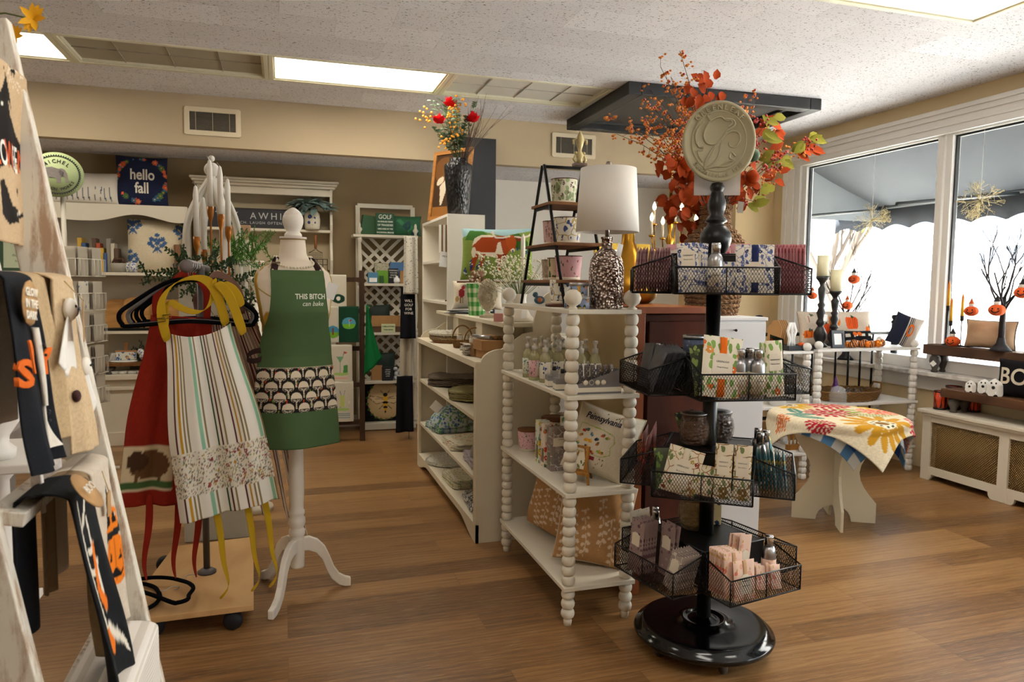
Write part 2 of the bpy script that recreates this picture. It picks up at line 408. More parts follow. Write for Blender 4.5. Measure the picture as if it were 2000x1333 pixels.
def tile_mat():
    t = NT('fissured_ceiling_tile'); v = t.coord(); 
    vv = t.n('VectorMath', operation='MULTIPLY', i_0=v, i_1=(62, 105, 1)).outputs[0]
    n1 = t.n('TexNoise', i_Vector=vv, i_Scale=1.0, i_Detail=2.0, i_Distortion=.9).outputs[0]
    pit = t.math('GREATER_THAN', n1, .64)
    n2 = t.n('TexNoise', i_Vector=v, i_Scale=170.0, i_Detail=2.0).outputs[0]
    br = t.n('TexBrick', i_Vector=v, i_Scale=1.0, i_Mortar_Size=.0012, i_Brick_Width=.61, i_Row_Height=.305, offset=.5, i_Color1=(0, 0, 0, 1), i_Color2=(1, 1, 1, 1), i_Mortar=(.5, .5, .5, 1))
    r_ = t.n('SeparateColor', i_0=br.outputs[0]).outputs[0]
    c = t.mix(r_, hexc('#e2e1e6'), hexc('#efeff4')); c = t.mix(t.math('MULTIPLY', pit, .75), c, hexc('#4a4440')); c = t.mix(t.math('MULTIPLY', br.outputs[1], .25), c, hexc('#6b645f'))
    m = t.base(c, .95, 0, .1)
    t.bump(t.math('SUBTRACT', t.math('MULTIPLY', n2, .5), t.math('MULTIPLY', pit, 1.0)), .8, .004); return m
TILE = tile_mat()
# ceiling as a slab with a hole pattern around the fixtures: strips
GX = [-2.525, -1.30, -.075, 1.15, 2.37]; GY = (5.04, 5.65)
ce = MB()
ce.bb(-3.3, -2.7, ZC, XR+.25, 2.56, ZC+.12); ce.bb(-3.3, 3.17, ZC, XR+.25, GY[0], ZC+.12); ce.bb(-3.3, GY[1], ZC, XR+.25, YS+.1, ZC+.12)
ce.bb(-3.3, 2.56, ZC, 2.41, 3.17, ZC+.12); ce.bb(3.63, 2.56, ZC, XR+.25, 3.17, ZC+.12)
ce.bb(-3.3, GY[0], ZC, GX[0], GY[1], ZC+.12); ce.bb(GX[4], GY[0], ZC, XR+.25, GY[1], ZC+.12)
struct('ceiling', ce, TILE)
tx = MB(); tx.bb(-3.3, GY[0]-.1, ZC+.12, XR+.25, GY[1]+.1, ZC+.2); tx.bb(2.3, 2.5, ZC+.12, 3.75, 3.25, ZC+.2); struct('ceiling', tx, P('#8d8878'))
ce2 = MB(); ce2.bb(-3.3, YS+.1, ZS+.02, 4.4, 7.5, ZS+.14); struct('ceiling', ce2, TILE)
BEIGE = P('#b5a488', .9, var=.03, sc=3, bump=.05); BEIGE2 = P('#d9cdb6', .9, var=.03, sc=3, bump=.05)
sf = MB(); sf.bb(-3.3, YS, ZS, 4.3, YS+.1, ZC); struct('wall_soffit', sf, BEIGE)
wb = MB(); wb.bb(-3.3, YB, 0, 1.46, YB+.1, ZS+.02); struct('wall_back', wb, P('#8a7656', .9, var=.03, sc=3, bump=.05))  # alcove shade is put into this darker wall colour
wb2 = MB(); wb2.bb(1.46, 7.35, 0, 4.4, 7.45, ZS+.02); wb2.bb(1.42, YB, 0, 1.46, 7.4, ZS+.02); struct('wall_back', wb2, P('#e9e4da', .9, var=.02))
wc = MB(); wc.bb(4.3, YS, 0, XR+.12, YS+.1, ZC); wc.bb(4.3, YS+.1, 0, 4.4, 7.45, ZS+.1); struct('wall_back', wc, P('#d8bf94', .9, var=.02))
wr = MB(); wt = .14
wr.bb(XR, -2.7, 2.68, XR+wt, YS+.1, ZC+.02); wr.bb(XR, -2.7, 0, XR+wt, YS+.1, .72); wr.bb(XR, 6.02, .72, XR+wt, YS+.1, 2.68); wr.bb(XR, -2.7, .72, XR+wt, -1.9, 2.68)
struct('wall_right', wr, P('#d8c49c', .9, var=.04, sc=4))
wl = MB(); wl.bb(-3.4, -2.7, 0, -3.3, 7.5, ZC+.1); struct('wall_left', wl, BEIGE)
wf = MB(); wf.bb(-3.4, -2.8, 0, XR+.2, -2.7, ZC+.1); struct('wall_front', wf, BEIGE2)
bs = MB(); bs.bb(-3.3, YB-.015, 0, .9, YB, .11); bs.bb(-3.3, YB-.02, .1, .9, YB, .115); struct('baseboard_back', bs, P('#ddd5c2', .5))
# ceiling grid fixtures
CREAM = P('#dcd8c0', .45)
def panel(x0, x1, y0, y1, kind, label):
    t = thing('ceiling_light' if kind == 'lit' else 'ceiling_panel', label, 'ceiling light' if kind == 'lit' else 'ceiling panel', ((x0+x1)/2, (y0+y1)/2, ZC), group=None)
    w, d = (x1-x0)/2, (y1-y0)/2; f = MB()
    for s in (-1, 1):
        f.bb(s*w-.016*s*2, -d, -.008, s*w, d, .05); f.bb(-w, s*d-.03*s, -.008, w, s*d, .05)
        f.bb(s*w-.03*s-.014*s, -d+.03, .0, s*w-.03*s, d-.03, .03); f.bb(-w+.03, s*d-.03*s-.014*s, .0, w-.03, s*d-.03*s, .03)
    f.build('frame', CREAM, t, mods=[BEV(.003)])
    p = MB(); p.bb(-w+.03, -d+.03, .02, w-.03, d-.03, .026)
    if kind == 'lit': p.build('diffuser', emis('#fff1d8', 5.5), t)
    else:
        k = p.build('tile_sheet', P('#a8a08c' if kind == 'dim' else '#d5d2c8', .9), t); q = MB()
        for i in range(1, 4): q.bb(-w+i*w/2-.003, -d+.03, .014, -w+i*w/2+.003, d-.03, .0205)
        q.bb(-w+.03, -.003, .014, w-.03, .003, .0205); q.build('seam_strip', P('#8f8774' if kind == 'dim' else '#b5b1a6', .8), t)
panel(GX[0], GX[1], *GY, 'lit', 'lit fluorescent ceiling panel at far left above the white ladder')
panel(GX[1], GX[2], *GY, 'dim', 'unlit greyish beige ceiling panel between the two lit panels')
panel(GX[2], GX[3], *GY, 'lit', 'lit rectangular fluorescent ceiling panel above the green apron')
panel(GX[3], GX[4], *GY, 'pale', 'pale unlit ceiling panel of square tiles beside the black frame')
panel(2.41, 3.63, 2.56, 3.17, 'lit', 'bright fluorescent ceiling panel at the top right, near the windows')
# black tray frame under the ceiling
t = thing('ceiling_tray', 'black square wooden frame panel mounted flat under the ceiling', 'ceiling frame', (3.2, 5.44, ZC)); BLK = P('#17171a', .45)
a, b = .81, .65; f = MB()
for s in (-1, 1): f.bb(s*(a-.05)-.05, -b, -.09, s*(a-.05)+.05, b, 0); f.bb(-a+.1, s*(b-.05)-.05, -.09, a-.1, s*(b-.05)+.05, 0)
f.build('frame', BLK, t, mods=[BEV(.006)])
f = MB()
for s in (-1, 1): f.bb(s*(a-.17)-.015, -b+.16, -.055, s*(a-.17)+.015, b-.16, -.03); f.bb(-a+.15, s*(b-.17)-.015, -.055, a-.15, s*(b-.17)+.015, -.03)
f.build('molding', BLK, t, mods=[BEV(.006)])
f = MB(); f.bb(-a+.09, -b+.09, -.035, a-.09, b-.09, -.01); f.build('center_panel', P('#3a3733', .6), t)
t.rotation_euler.z = -.03
# vents
def vent(x0, x1, z0, z1, label):
    t = thing('air_vent', label, 'vent', ((x0+x1)/2, YS, (z0+z1)/2)); w, h = (x1-x0)/2, (z1-z0)/2
    f = MB()
    for s in (-1, 1): f.bb(s*(w-.012)-.02, -.012, -h, s*(w-.012)+.02, 0, h); f.bb(-w, -.012, s*(h-.012)-.02, w, 0, s*(h-.012)+.02)
    f.build('frame', P('#d3c6aa', .6), t, mods=[BEV(.003)])
    g = MB(); g.bb(-w+.02, -.003, -h+.02, w-.02, -.001, h-.02); g.build('backing', P('#26221d', .9), t)
    g = MB()
    n = 26
    for i in range(n): z = -h+.03+(2*h-.06)*i/(n-1); g.box((0, -.007, z), (2*w-.06, .006, .0016), rot=(.6, 0, 0))
    g.build('louver', P('#7a7266', .6), t)
    for x in (-w*.62, 0, w*.62): g = MB(); g.bb(x-.002, -.011, -h+.02, x+.002, -.004, h-.02); g.build('divider_bar', P('#b3a88f', .6), t)
vent(-.712, -.311, 2.545, 2.75, 'rectangular air vent with metal louvers on the soffit above the hutch')
vent(2.35, 2.765, 2.56, 2.765, 'air vent with metal louvers on the soffit, left of the black ceiling frame')
# black partition
bp = MB(); bp.bb(1.50, 6.2, 0, 1.79, 6.24, 2.655); solo('divider_panel', bp, P('#1d1d21', .5), 'tall flat black partition panel standing behind the black vase', 'partition', mods=[BEV(.003)])
# window casing, frames, panes
WHT = P('#eeece8', .4, var=.02)
c = MB()
c.bb(XR-.02, -1.9, 2.55, XR, 6.14, 2.70); c.bb(XR-.035, -1.9, 2.66, XR, 6.17, 2.72); c.bb(XR-.05, -1.9, 2.70, XR, 6.19, 2.735); c.bb(XR-.028, -1.9, 2.60, XR, 6.15, 2.625)
c.bb(XR-.02, 6.0, .76, XR, 6.12, 2.60); c.bb(XR-.035, 6.08, .76, XR, 6.14, 2.66)
struct('trim_1', c, WHT, mods=[BEV(.004)])
jm = MB(); jm.bb(XR, -1.9, 2.60, XR+wt, 6.03, 2.69); jm.bb(XR, 5.93, .72, XR+wt, 6.03, 2.62); struct('trim_2', jm, WHT)
sill = MB(); sill.bb(XR-.11, -1.9, .735, XR+wt, 6.06, .765); 
t_ = NT('veined_sill'); nz = t_.n('TexNoise', i_Vector=t_.coord(), i_Scale=6.0, i_Detail=8.0, i_Distortion=2.0).outputs[0]
struct('trim_3', sill, t_.base(t_.ramp(nz, [(.4, hexc('#e9e6e1')), (.6, hexc('#c6c1ba'))]), .3), mods=[BEV(.004)])
ap = MB(); ap.bb(XR-.03, -1.9, .62, XR, 6.06, .735); struct('trim_4', ap, P('#dcdad4', .5), mods=[BEV(.003)])
def window(n, y0, y1):
    t = bpy.data.objects.new('window_%d' % n, None); COL.objects.link(t); t.location = (XR+.06, (y0+y1)/2, .765); t['kind'] = 'structure'
    h = (y1-y0)/2; f = MB(); z1 = 1.835
    for s in (-1, 1): f.bb(-.03, s*h-.055*s, 0, .05, s*h, z1)
    f.bb(-.03, -h, 0, .05, h, .09); f.bb(-.03, -h, z1-.06, .05, h, z1)
    f.build('window_frame', WHT, t, mods=[BEV(.004)])
    g = MB()
    for s in (-1, 1): g.bb(.0, s*(h-.06)-.008, .09, .03, s*(h-.06)+.008, z1-.06)
    g.bb(.0, -h+.05, z1-.075, .03, h-.05, z1-.058); g.build('gasket', P('#23272a', .5), t)
    p = MB(); p.bb(.012, -h+.06, .09, .016, h-.06, z1-.06)
    m = NT('window_pane'); m.base((.97, .99, .99), .0); m.b.inputs['Transmission Weight'].default_value = 1; m.b.inputs['IOR'].default_value = 1.01; m.b.inputs['Specular IOR Level'].default_value = .3
    p.build('pane', m.m, t)
window(1, 4.36, 5.93); window(2, 2.75, 4.34); window(3, .5, 2.73); window(4, -1.88, .48)  # fourth window added out of view to bring daylight onto the fronts
# ---------------- street outside ----------------
gr = MB(); gr.bb(XR+wt, -10, -.3, 30, 30, -.12); struct('ground_pavement', gr, P('#d8d4cc', .9, sc=2))
aw = MB()
def awf(u, v):   # fabric slope from the wall down to the front bar
    return (XR+.2+1.35*v, -1+8.2*u, 2.82-.55*v-.03*math.sin(PI*v))
aw.grid(awf, 60, 6, True)
def vaf(u, v):
    y = -1+8.2*u; s = .05*abs(math.sin(PI*y/.36))
    return (XR+1.55, y, 2.27-(.24-s)*v)
ta = thing('window_awning', 'dark grey canvas awning with scalloped edge outside the shop windows', 'awning')
aw.build('canopy', P('#3b4148', .9), ta, mods=[SOL(.004)])
va = MB(); va.grid(vaf, 400, 2); va.build('valance', P('#272c34', .9), ta, mods=[SOL(.004)])
sd = MB(); sd.add([(XR+.2, 6.5, 2.82), (XR+1.55, 6.5, 2.27), (XR+1.55, 6.5, 2.12), (XR+.2, 6.5, 2.12)], [(0, 1, 2, 3)]); sd.build('side_panel', P('#6d747b', .9), ta, mods=[SOL(.004)])
rb = MB()
for y in (3.0, 4.9, 6.4): rb.cyl((XR+.15, y, 2.1), (XR+1.5, y, 2.25), .015)
rb.cyl((XR+1.52, -.9, 2.27), (XR+1.52, 7.1, 2.27), .02); rb.build('support_bar', P('#33373b', .5), ta)
bd = thing('street_building', 'pale sunlit building across the street with dark sash windows', 'building', (15, 9, -.12))
m = MB(); m.bb(0, -12, 0, 5, 12, 6.5); m.build('facade', P('#efece6', .9), bd)
for y in (-7, -4.2, atx(1965, 480, 15).y-9, atx(1788, 480, 15).y-9):
    w_ = MB(); w_.bb(-.05, y-.6, 2.0, .02, y+.6, 4.0); o = w_.build('window', P('#6d747e', .6), bd)
    f = MB()
    for yy in (-.6, 0, .6): f.bb(-.09, y+yy-.05, 2.0, -.04, y+yy+.05, 4.0)
    for zz in (2.0, 2.5, 3.2, 4.0): f.bb(-.09, y-.6, zz-.05, -.04, y+.6, zz+.05)
    f.build('sash_bars', P('#f4f2ee', .6), o)
def branchy(mb, p, d, L, r, depth, spread=.6, twigs=3, rg=rnd, up=.15, kink=.25, ends=None, n=6):
    pts = [Vector(p)]; dd = Vector(d).normalized()
    for i in range(3):
        dd = (dd+Vector((rg.uniform(-1, 1), rg.uniform(-1, 1), rg.uniform(-1, 1)))*kink*.5+Vector((0, 0, up*.3))).normalized(); pts.append(pts[-1]+dd*(L/3))
    mb.tube(pts, r, n, r2=r*.6)
    if ends is not None and depth == 0: ends.append((pts[-1], dd)); 
    if depth > 0:
        for k in range(twigs):
            q = pts[rg.choice((1, 2, 3, 3))]; nd = (dd+Vector((rg.uniform(-1, 1), rg.uniform(-1, 1), rg.uniform(-.6, 1)))*spread).normalized()
            branchy(mb, q, nd, L*rg.uniform(.55, .8), r*.6, depth-1, spread, twigs, rg, up, kink, ends, n)
tr = thing('street_tree', 'young street tree with a forked pale trunk outside the left window', 'tree', (9.2, 10.6, -.12))
m = MB(); rg = random.Random(3)
m.tube([(0, 0, 0), (.02, 0, .8), (0, .02, 1.4)], .11, 10, r2=.1)
ends = []
for d_ in ((-.1, .45, 1), (.1, -.5, 1), (0, .1, 1)): branchy(m, (0, .02, 1.35), d_, 1.5, .065, 3, .5, 3, rg, ends=ends)
m.build('trunk', P('#5d5248', .9), tr)
m = MB()
for q, dd in ends:
    for k in range(5): m.leaf(q+Vector((rg.uniform(-.2, .2), rg.uniform(-.2, .2), rg.uniform(-.2, .2))), (rg.uniform(-1, 1), rg.uniform(-1, 1), rg.uniform(-1, .3)), (0, 0, 1), .16, .09)
m.build('foliage', P('#6f8c34', .7), tr)
# ---------------- item library ----------------
WHP = P('#e6dfce', .45, var=.03)           # white painted furniture
WHP2 = P('#dcd2ba', .5, var=.03)           # creamier cabinet paint
TXT = P('#3b3a3d', .7, var=0); TXTW = P('#efe9da', .7, var=0)
SILV = P('#b9babd', .32, 1, .02); CARD = P('#b08a5c', .85, var=.08); PAPER = P('#e9dfcb', .8, var=.02); WHITE = P('#efefec', .6, var=.02)
def pillow(name, w, h, t, canvas, back, label, cat='pillow', parent_mat=None, loc=(0, 0, 0), rot=None, rz=0, group=None, n=56, piping=None, mat=None, pinch=.07, sag=0):
    root = thing(name, label, cat, loc, rz, group, rot)
    def S(u, v, sgn):
        a, b = 2*u-1, 2*v-1
        x = a*w/2*(1-pinch*(1-b*b)*abs(a)**.5*0+pinch*(b*b)*0-pinch*(1-abs(b)**2)*abs(a)); z = h/2+b*h/2*(1-pinch*(1-abs(a)**2)*abs(b))
        th = t/2*max(0, (1-a**4)*(1-b**4))**.6*(1+.12*math.cos(b*2.0)); th *= 1+.03*math.sin(a*9+b*5)
        return (x, -sgn*th, z-sag*t*.2*(1-a*a)*max(0, b))
    m = MB(); ink = canvas is not None
    if ink: m.ink = []
    m.grid(lambda u, v: S(u, v, 1), n, n, True, canvas, back if not canvas else None) if ink else m.grid(lambda u, v: S(u, v, 1), n, n)
    if ink: m.grid(lambda u, v: S(1-u, v, -1), 24, 24, True, None, back)
    else: m.grid(lambda u, v: S(1-u, v, -1), 24, 24)
    m.build('cover', mat or painted(.95, .25), root)
    if piping:
        p = MB(); pts = [S(i/20, 0, 0) for i in range(20)]+[S(1, i/20, 0) for i in range(20)]+[S(1-i/20, 1, 0) for i in range(20)]+[S(0, 1-i/20, 0) for i in range(20)]
        p.tube(pts, .0035, 6, True); p.build('piping', fabric(piping, 900), root)
    root['_s'] = 0; del root['_s']
    return root, (lambda x, z: (S(x/w+.5, z/h, 1), (0, -1, 0)))
def packet(name, w, h, t, mat, label, cat='sachet', loc=(0, 0, 0), rz=0, group=None, rot=None, lab=None, words=None, ribbon=None, lmat=None, point=False, window=None):
    """flat scented sachet: body, printed label, optional ribbon"""
    r = thing(name, label, cat, loc, rz, group, rot)
    m = MB()
    def S(u, v, s):
        a, b = 2*u-1, 2*v-1; z = v*h
        if point: z = v*(h-.0) + (v**6)*.012*math.sin(a*PI*1.5)
        return (a*w/2*(1-.03*math.sin(PI*v)), -s*t/2*max(0, (1-a**6)*(1-b**6))**.7, z)
    m.grid(lambda u, v: S(u, v, 1), 10, 12); m.grid(lambda u, v: S(1-u, v, -1), 10, 12)
    m.build('pouch', mat, r)
    if ribbon:
        q = MB(); q.grid(lambda u, v: tuple(Vector(S(.5+(u-.5)*.18, v*.98+.01, 1))+Vector((0, -.0012, 0))), 3, 12); q.build('ribbon', fabric(ribbon, 900), r, mods=[SOL(.0008)])
    if lab:
        x0, z0, lw, lh = lab; q = MB()
        poly = [(-lw/2, -lh/2), (lw/2, -lh/2), (lw/2, lh*.38), (lw*.32, lh*.40), (lw*.2, lh/2), (-lw*.2, lh/2), (-lw*.32, lh*.40), (-lw/2, lh*.38)]
        q.prism([(x+x0, z+z0) for x, z in poly], .001, Matrix.Translation((0, -t/2-.0012, 0))); lo = q.build('label', lmat or PAPER, r)
        if words:
            for wd, dz, sz in words: text_mesh(wd, sz, lo, TXT, Matrix.Translation((x0, -t/2-.0022, z0+dz)), ext=.0002)
    return r
def bottle(loc, mat, label, rz=0, group=None, h=.15, r=.023, name='spray_bottle', words='GREENLEAF'):
    t = thing(name, label, 'bottle', loc, rz, group); m = MB(); s = h/.15
    m.lathe([(0, 0), (r*.92, 0), (r, .003), (r, .092*s), (r*.93, .104*s), (r*.72, .114*s), (r*.45, .119*s), (0, .119*s)], n=24); m.build('canister', SILV, t)
    c = MB(); c.lathe([(0, .117*s), (r*.6, .117*s), (r*.6, .145*s), (r*.55, .15*s), (0, .15*s)], n=24); c.build('cap', P('#c9cacc', .22, 1, .02), t)
    w = MB(); w.lathe([(r+.0006, .012), (r+.0006, .078*s)], n=24); k = w.build('label', mat, t, mods=[SOL(.0006)])
    q = MB()
    q.grid(lambda u, v: ((r+.0014)*math.sin((u-.5)*1.1), -(r+.0014)*math.cos((u-.5)*1.1), .03*s+v*.036*s), 6, 2); lo = q.build('label_panel', PAPER, t, mods=[SOL(.0005)])
    if words: text_mesh(words, .0042, lo, TXT, fn=lambda x, z: (((r+.002)*math.sin(x/r), -(r+.002)*math.cos(x/r), z+.052*s), (math.sin(x/r), -math.cos(x/r), 0)), ext=.0002)
    return t
def pot(loc, r, h, mat, label, lid=None, rim='#5b3a26', name='candle_pot', cat='candle', group=None, taper=.86, base='#e3d5bd', foot=None):
    t = thing(name, label, cat, loc, 0, group); m = MB()
    m.lathe([(0, 0), (r*taper*.97, 0), (r*taper, h*.08), (r*(taper+.04), h*.16), (r, h*.96), (r*.98, h), (r*.93, h), (r*.9, h*.82), (0, h*.82)], n=32); m.build('vessel', mat, t)
    if base: b = MB(); b.lathe([(0, 0), (r*taper*1.0, 0), (r*taper*1.015, h*.02), (r*(taper+.02)+.0008, h*.12), (r*(taper+.02)*.98, h*.12)], n=32); b.build('base_band', P(base, .5), t)
    if rim and not lid: q = MB(); q.lathe([(r*.9, h*.985), (r*1.0+.001, h*.97), (r*1.0+.001, h*1.005), (r*.9, h*1.005), (r*.9, h*.985)], n=32); q.build('rim', P(rim, .5), t)
    if lid: q = MB(); q.lathe([(0, h*.99), (r*1.03, h*.99), (r*1.03, h*1.07), (0, h*1.07)], n=32); q.build('lid', wood(*lid, sc=(4, 40, 4)), t)
    return t
def tin(loc, r, h, mat, label, group=None, rz=0):
    t = thing('candle_tin', label, 'candle', loc, rz, group); m = MB(); m.lathe([(0, 0), (r, 0), (r, h*.78), (0, h*.78)], n=32); m.build('tin_body', mat, t)
    m = MB(); m.lathe([(0, 0), (r+.0012, 0), (r+.0012, h*.05), (r, h*.05)], n=32); m.build('base_rim', SILV, t)
    m = MB(); m.lathe([(r, h*.76), (r+.0015, h*.76), (r+.0015, h*.98), (r*.96, h), (0, h)], n=32); m.build('lid', SILV, t); return t
def JARG(s, wax):
    k = ('jarg', s, wax)
    if k not in _mats: g = NT('honeycomb_glass'); vo = g.n('TexVoronoi', i_Vector=g.coord(), i_Scale=85.0/s); g.base(tuple(.5*x+.25*y for x, y in zip(hexc(wax), hexc('#b9a898'))), .08); g.b.inputs['Alpha'].default_value = .5; g.bump(vo.outputs[0], 1, .01); _mats[k] = g.m
    return _mats[k]
def jar(loc, wax, label, s=1.0, group=None):
    t = thing('candle_jar', label, 'candle', loc, 0, group); m = MB()
    pr = [(0, 0), (.036, 0), (.045, .008), (.051, .03), (.054, .055), (.05, .08), (.043, .094), (.044, .1), (.046, .105)]
    m.lathe([(r*s, z*s) for r, z in pr]+[(.042*s, .105*s), (.039*s, .094*s), (.046*s, .078*s), (.049*s, .055*s), (.046*s, .03*s), (.038*s, .012*s), (0, .01*s)], n=40); m.build('glass_jar', JARG(s, wax), t)
    w = MB(); w.lathe([(0, .013*s), (.037*s, .014*s), (.0445*s, .03*s), (.047*s, .055*s), (.0455*s, .072*s), (0, .072*s)], n=32); w.build('wax', P(wax, .5), t)
    l = MB(); l.lathe([(0, .108*s), (.046*s, .107*s), (.045*s, .113*s), (.02*s, .117*s), (0, .117*s)], n=32); l.build('lid', P('#9a9896', .35, .8), t); return t
def box_item(name, w, d, h, mat, label, cat='box', loc=(0, 0, 0), rz=0, group=None, lab=None, words=None, rot=None):
    t = thing(name, label, cat, loc, rz, group, rot); m = MB(); m.bb(-w/2, -d/2, 0, w/2, d/2, h); m.build('carton', mat, t, mods=[BEV(.0015)])
    if lab:
        x0, z0, lw, lh = lab; q = MB(); q.bb(x0-lw/2, -d/2-.001, z0-lh/2, x0+lw/2, -d/2, z0+lh/2); lo = q.build('label', PAPER, t)
        for wd, dz, sz in words or []: text_mesh(wd, sz, lo, TXT, Matrix.Translation((x0, -d/2-.0015, z0+dz)), ext=.0002)
    return t
def tag_on(parent, pts, w, h, mat, words=None, wsize=.008, twine='#b59a6a', rz=0, rx=0, name='paper_tag'):
    """hanging price tag: string + card"""
    q = MB(); q.tube(pts, .0008, 5); q.build('string', P(twine, .9), parent)
    m = MB(); e = Vector(pts[-1]); M_ = T(e, rz, rx)
    m.prism([(-w/2, -h), (w/2, -h), (w/2, -.12*h), (w*.3, 0), (-w*.3, 0), (-w/2, -.12*h)], .0012, M_); o = m.build(name, mat, parent)
    if words:
        for i, wd in enumerate(words): text_mesh(wd, wsize, o, TXT if mat is not CARD else TXTW, M_ @ Matrix.Translation((0, -.0016, -h*.35-i*wsize*1.1)), ext=.0002)
    return o
def flat_tag(parent, loc, w, h, rz=0, ry=0, mat=None, words=None, ws=.006, name='price_tag'):
    M_ = T(loc, rz, 0, ry); m = MB(); m.prism([(-w/2, -h/2), (w/2, -h/2), (w/2, h/2), (-w/2, h/2)], .001, M_); o = m.build(name, mat or WHITE, parent)
    for i, wd in enumerate(words or []): text_mesh(wd, ws, o, TXT, M_ @ Matrix.Translation((0, -.0015, h*.2-i*ws*1.2)), ext=.0002)
    return o
def towel(mb, W, L, fold=.02, wave=.01, n=(30, 40), canvas=None, bg=None, flare=0, drop=None, seed=0):
    """cloth hanging in local XZ from z=0 down, soft vertical folds"""
    rg = random.Random(seed); ph = [rg.uniform(0, 6) for _ in range(4)]
    def S(u, v):
        x = (u-.5)*W*(1+flare*(1-v)); d = (1-v)
        y = wave*d**.6*(math.sin(u*9+ph[0])+.6*math.sin(u*17+ph[1]+d*2)+.3*math.sin(d*7+ph[2]))
        z = -L*d
        if drop: z += drop(u, d)
        return (x, y, z)
    mb.grid(S, n[0], n[1], True, canvas, bg if canvas is None else None); return S
# ---------------- white spool-leg shelf and what stands on it ----------------
ss = thing('spool_shelf', 'cream white four-tier shelf with beaded spool posts and ball finials', 'shelf', (1.23, 3.12, 0))
X0, X1, Y0, Y1 = -.16, .16, -.46, .46
def bead_prof(z0, z1, pitch=.0435, r=.0285, neck=.0135):
    n = max(1, round((z1-z0)/pitch)); p = (z1-z0)/n; pr = [(0, z0)]
    for i in range(n):
        for k in range(9):
            a = PI*k/8; pr.append((neck+(r-neck)*math.sin(a)**.8, z0+i*p+p*(.5-.5*math.cos(a))))
    return pr+[(0, z1)]
SZ = (.169, .557, .956, 1.30)
for (px_, py_) in ((X0+.03, Y0+.03), (X1-.03, Y0+.03), (X0+.03, Y1-.03), (X1-.03, Y1-.03)):
    m = MB(); zs = [.03]+[z for z in SZ]
    m.lathe([(0, 0), (.016, 0), (.018, .02), (.015, .03), (0, .031)], (px_, py_, 0), 16)
    for a, b in zip([.03]+[z for z in SZ[:-1]], [z-.018 for z in SZ]): m.lathe(bead_prof(a, b), (px_, py_, 0), 18)
    m.build('post', WHP, ss)
    f = MB(); f.lathe([(0, 1.30), (.02, 1.30), (.018, 1.306), (.012, 1.312), (.03, 1.325), (.037, 1.345), (.03, 1.366), (.015, 1.378), (0, 1.381)], (px_, py_, 0), 20); f.build('ball_finial', WHP, ss)
for z in SZ: m = MB(); m.bb(X0, Y0, z-.018, X1, Y1, z); m.build('shelf_board', WHP, ss, mods=[BEV(.002)])
# dark wood cabinet standing back to back with it
wc_ = thing('wooden_cabinet', 'dark reddish wood cabinet with cream back, right behind the spool shelf', 'cabinet', (1.67, 3.25, 0))
RW = wood('#2e130a', '#5a2815', (3, 3, .6), .75, 'mahogany'); RW2 = wood('#7a3d1f', '#9b5730', (3, 3, 1), .4, 'edge_wood')
m = MB(); m.bb(-.18, -.36, .04, .18, .36, 1.27); m.build('carcass', RW, wc_, mods=[BEV(.004)])
m = MB(); m.bb(-.19, -.38, .0, -.15, .38, 1.295); m.build('side_frame', RW2, wc_, mods=[BEV(.003)])
m = MB(); m.bb(-.202, -.35, .02, -.1905, .385, 1.27); m.build('back_panel', P('#c9b288', .8, var=.03), wc_)
m = MB(); m.bb(-.20, -.40, 1.275, .185, .40, 1.305); m.build('top_board', RW2, wc_, mods=[BEV(.003)])
m = MB(); m.bb(-.13, -.375, .1, .17, -.36, 1.24); m.build('door_panel', RW, wc_, mods=[BEV(.003)])
# soap bottles
LIQ = P('#c9c27a', .3); SOAPG = NT('soap_bottle_plastic'); SOAPG.base(hexc('#ddd8a8'), .08); SOAPG.b.inputs['Transmission Weight'].default_value = .55
TO1 = floral('#efe9dc', ['#26376f', '#3c4f8c', '#26376f'], 55, .42, '#31457c', .3, 70, kind='flower'); PK1 = floral('#e7b9bd', ['#b3304a', '#8d2440', '#d9808f'], 80, .34, '#5a6a4e', .22, 90); GR1 = floral('#e3e4d4', ['#4f7f72', '#c77f87', '#5b8f7c'], 70, .4, '#5d8a6b', .3)
def soap(loc, lm, label, rz=0, h=.2):
    t = thing('soap_bottle', label, 'soap bottle', loc, rz, 'foaming soap bottles on the spool shelf'); r = .027; m = MB()
    m.lathe([(0, 0), (r*.95, 0), (r, .004), (r, .1), (r*.9, .118), (r*.5, .135), (.012, .14), (0, .14)], n=24); m.build('bottle_body', SOAPG.m, t)
    m = MB(); m.lathe([(0, .137), (.0135, .137), (.0135, .158), (.006, .16), (.006, .178), (.011, .18), (.011, .192), (0, .194)], n=16); m.box((0, -.015, .187), (.008, .03, .007)); m.build('pump', P('#cfc9bd', .3), t)
    m = MB(); m.grid(lambda u, v: ((r+.0008)*math.sin((u-.5)*2.6), -(r+.0008)*math.cos((u-.5)*2.6), .018+v*.075), 10, 2); m.build('label', lm, t, mods=[SOL(.0006)])
    m = MB(); m.grid(lambda u, v: ((r+.0014)*math.sin(.35+u*.6), -(r+.0014)*math.cos(.35+u*.6), .022+v*.065), 5, 2); m.build('label_panel', PAPER, t, mods=[SOL(.0005)])
    return t
soap((1.112, 3.27, .956), GR1, 'foaming soap bottle with green and white label, farthest left of the pump bottles', -.3)
soap((1.108, 3.165, .956), PK1, 'foaming soap bottle with pink label, second of the pump bottles from the left', -.3)
s3 = soap((1.128, 3.075, .956), TO1, 'foaming soap bottle with blue bird label, frontmost pump bottle on the shelf', -.3)
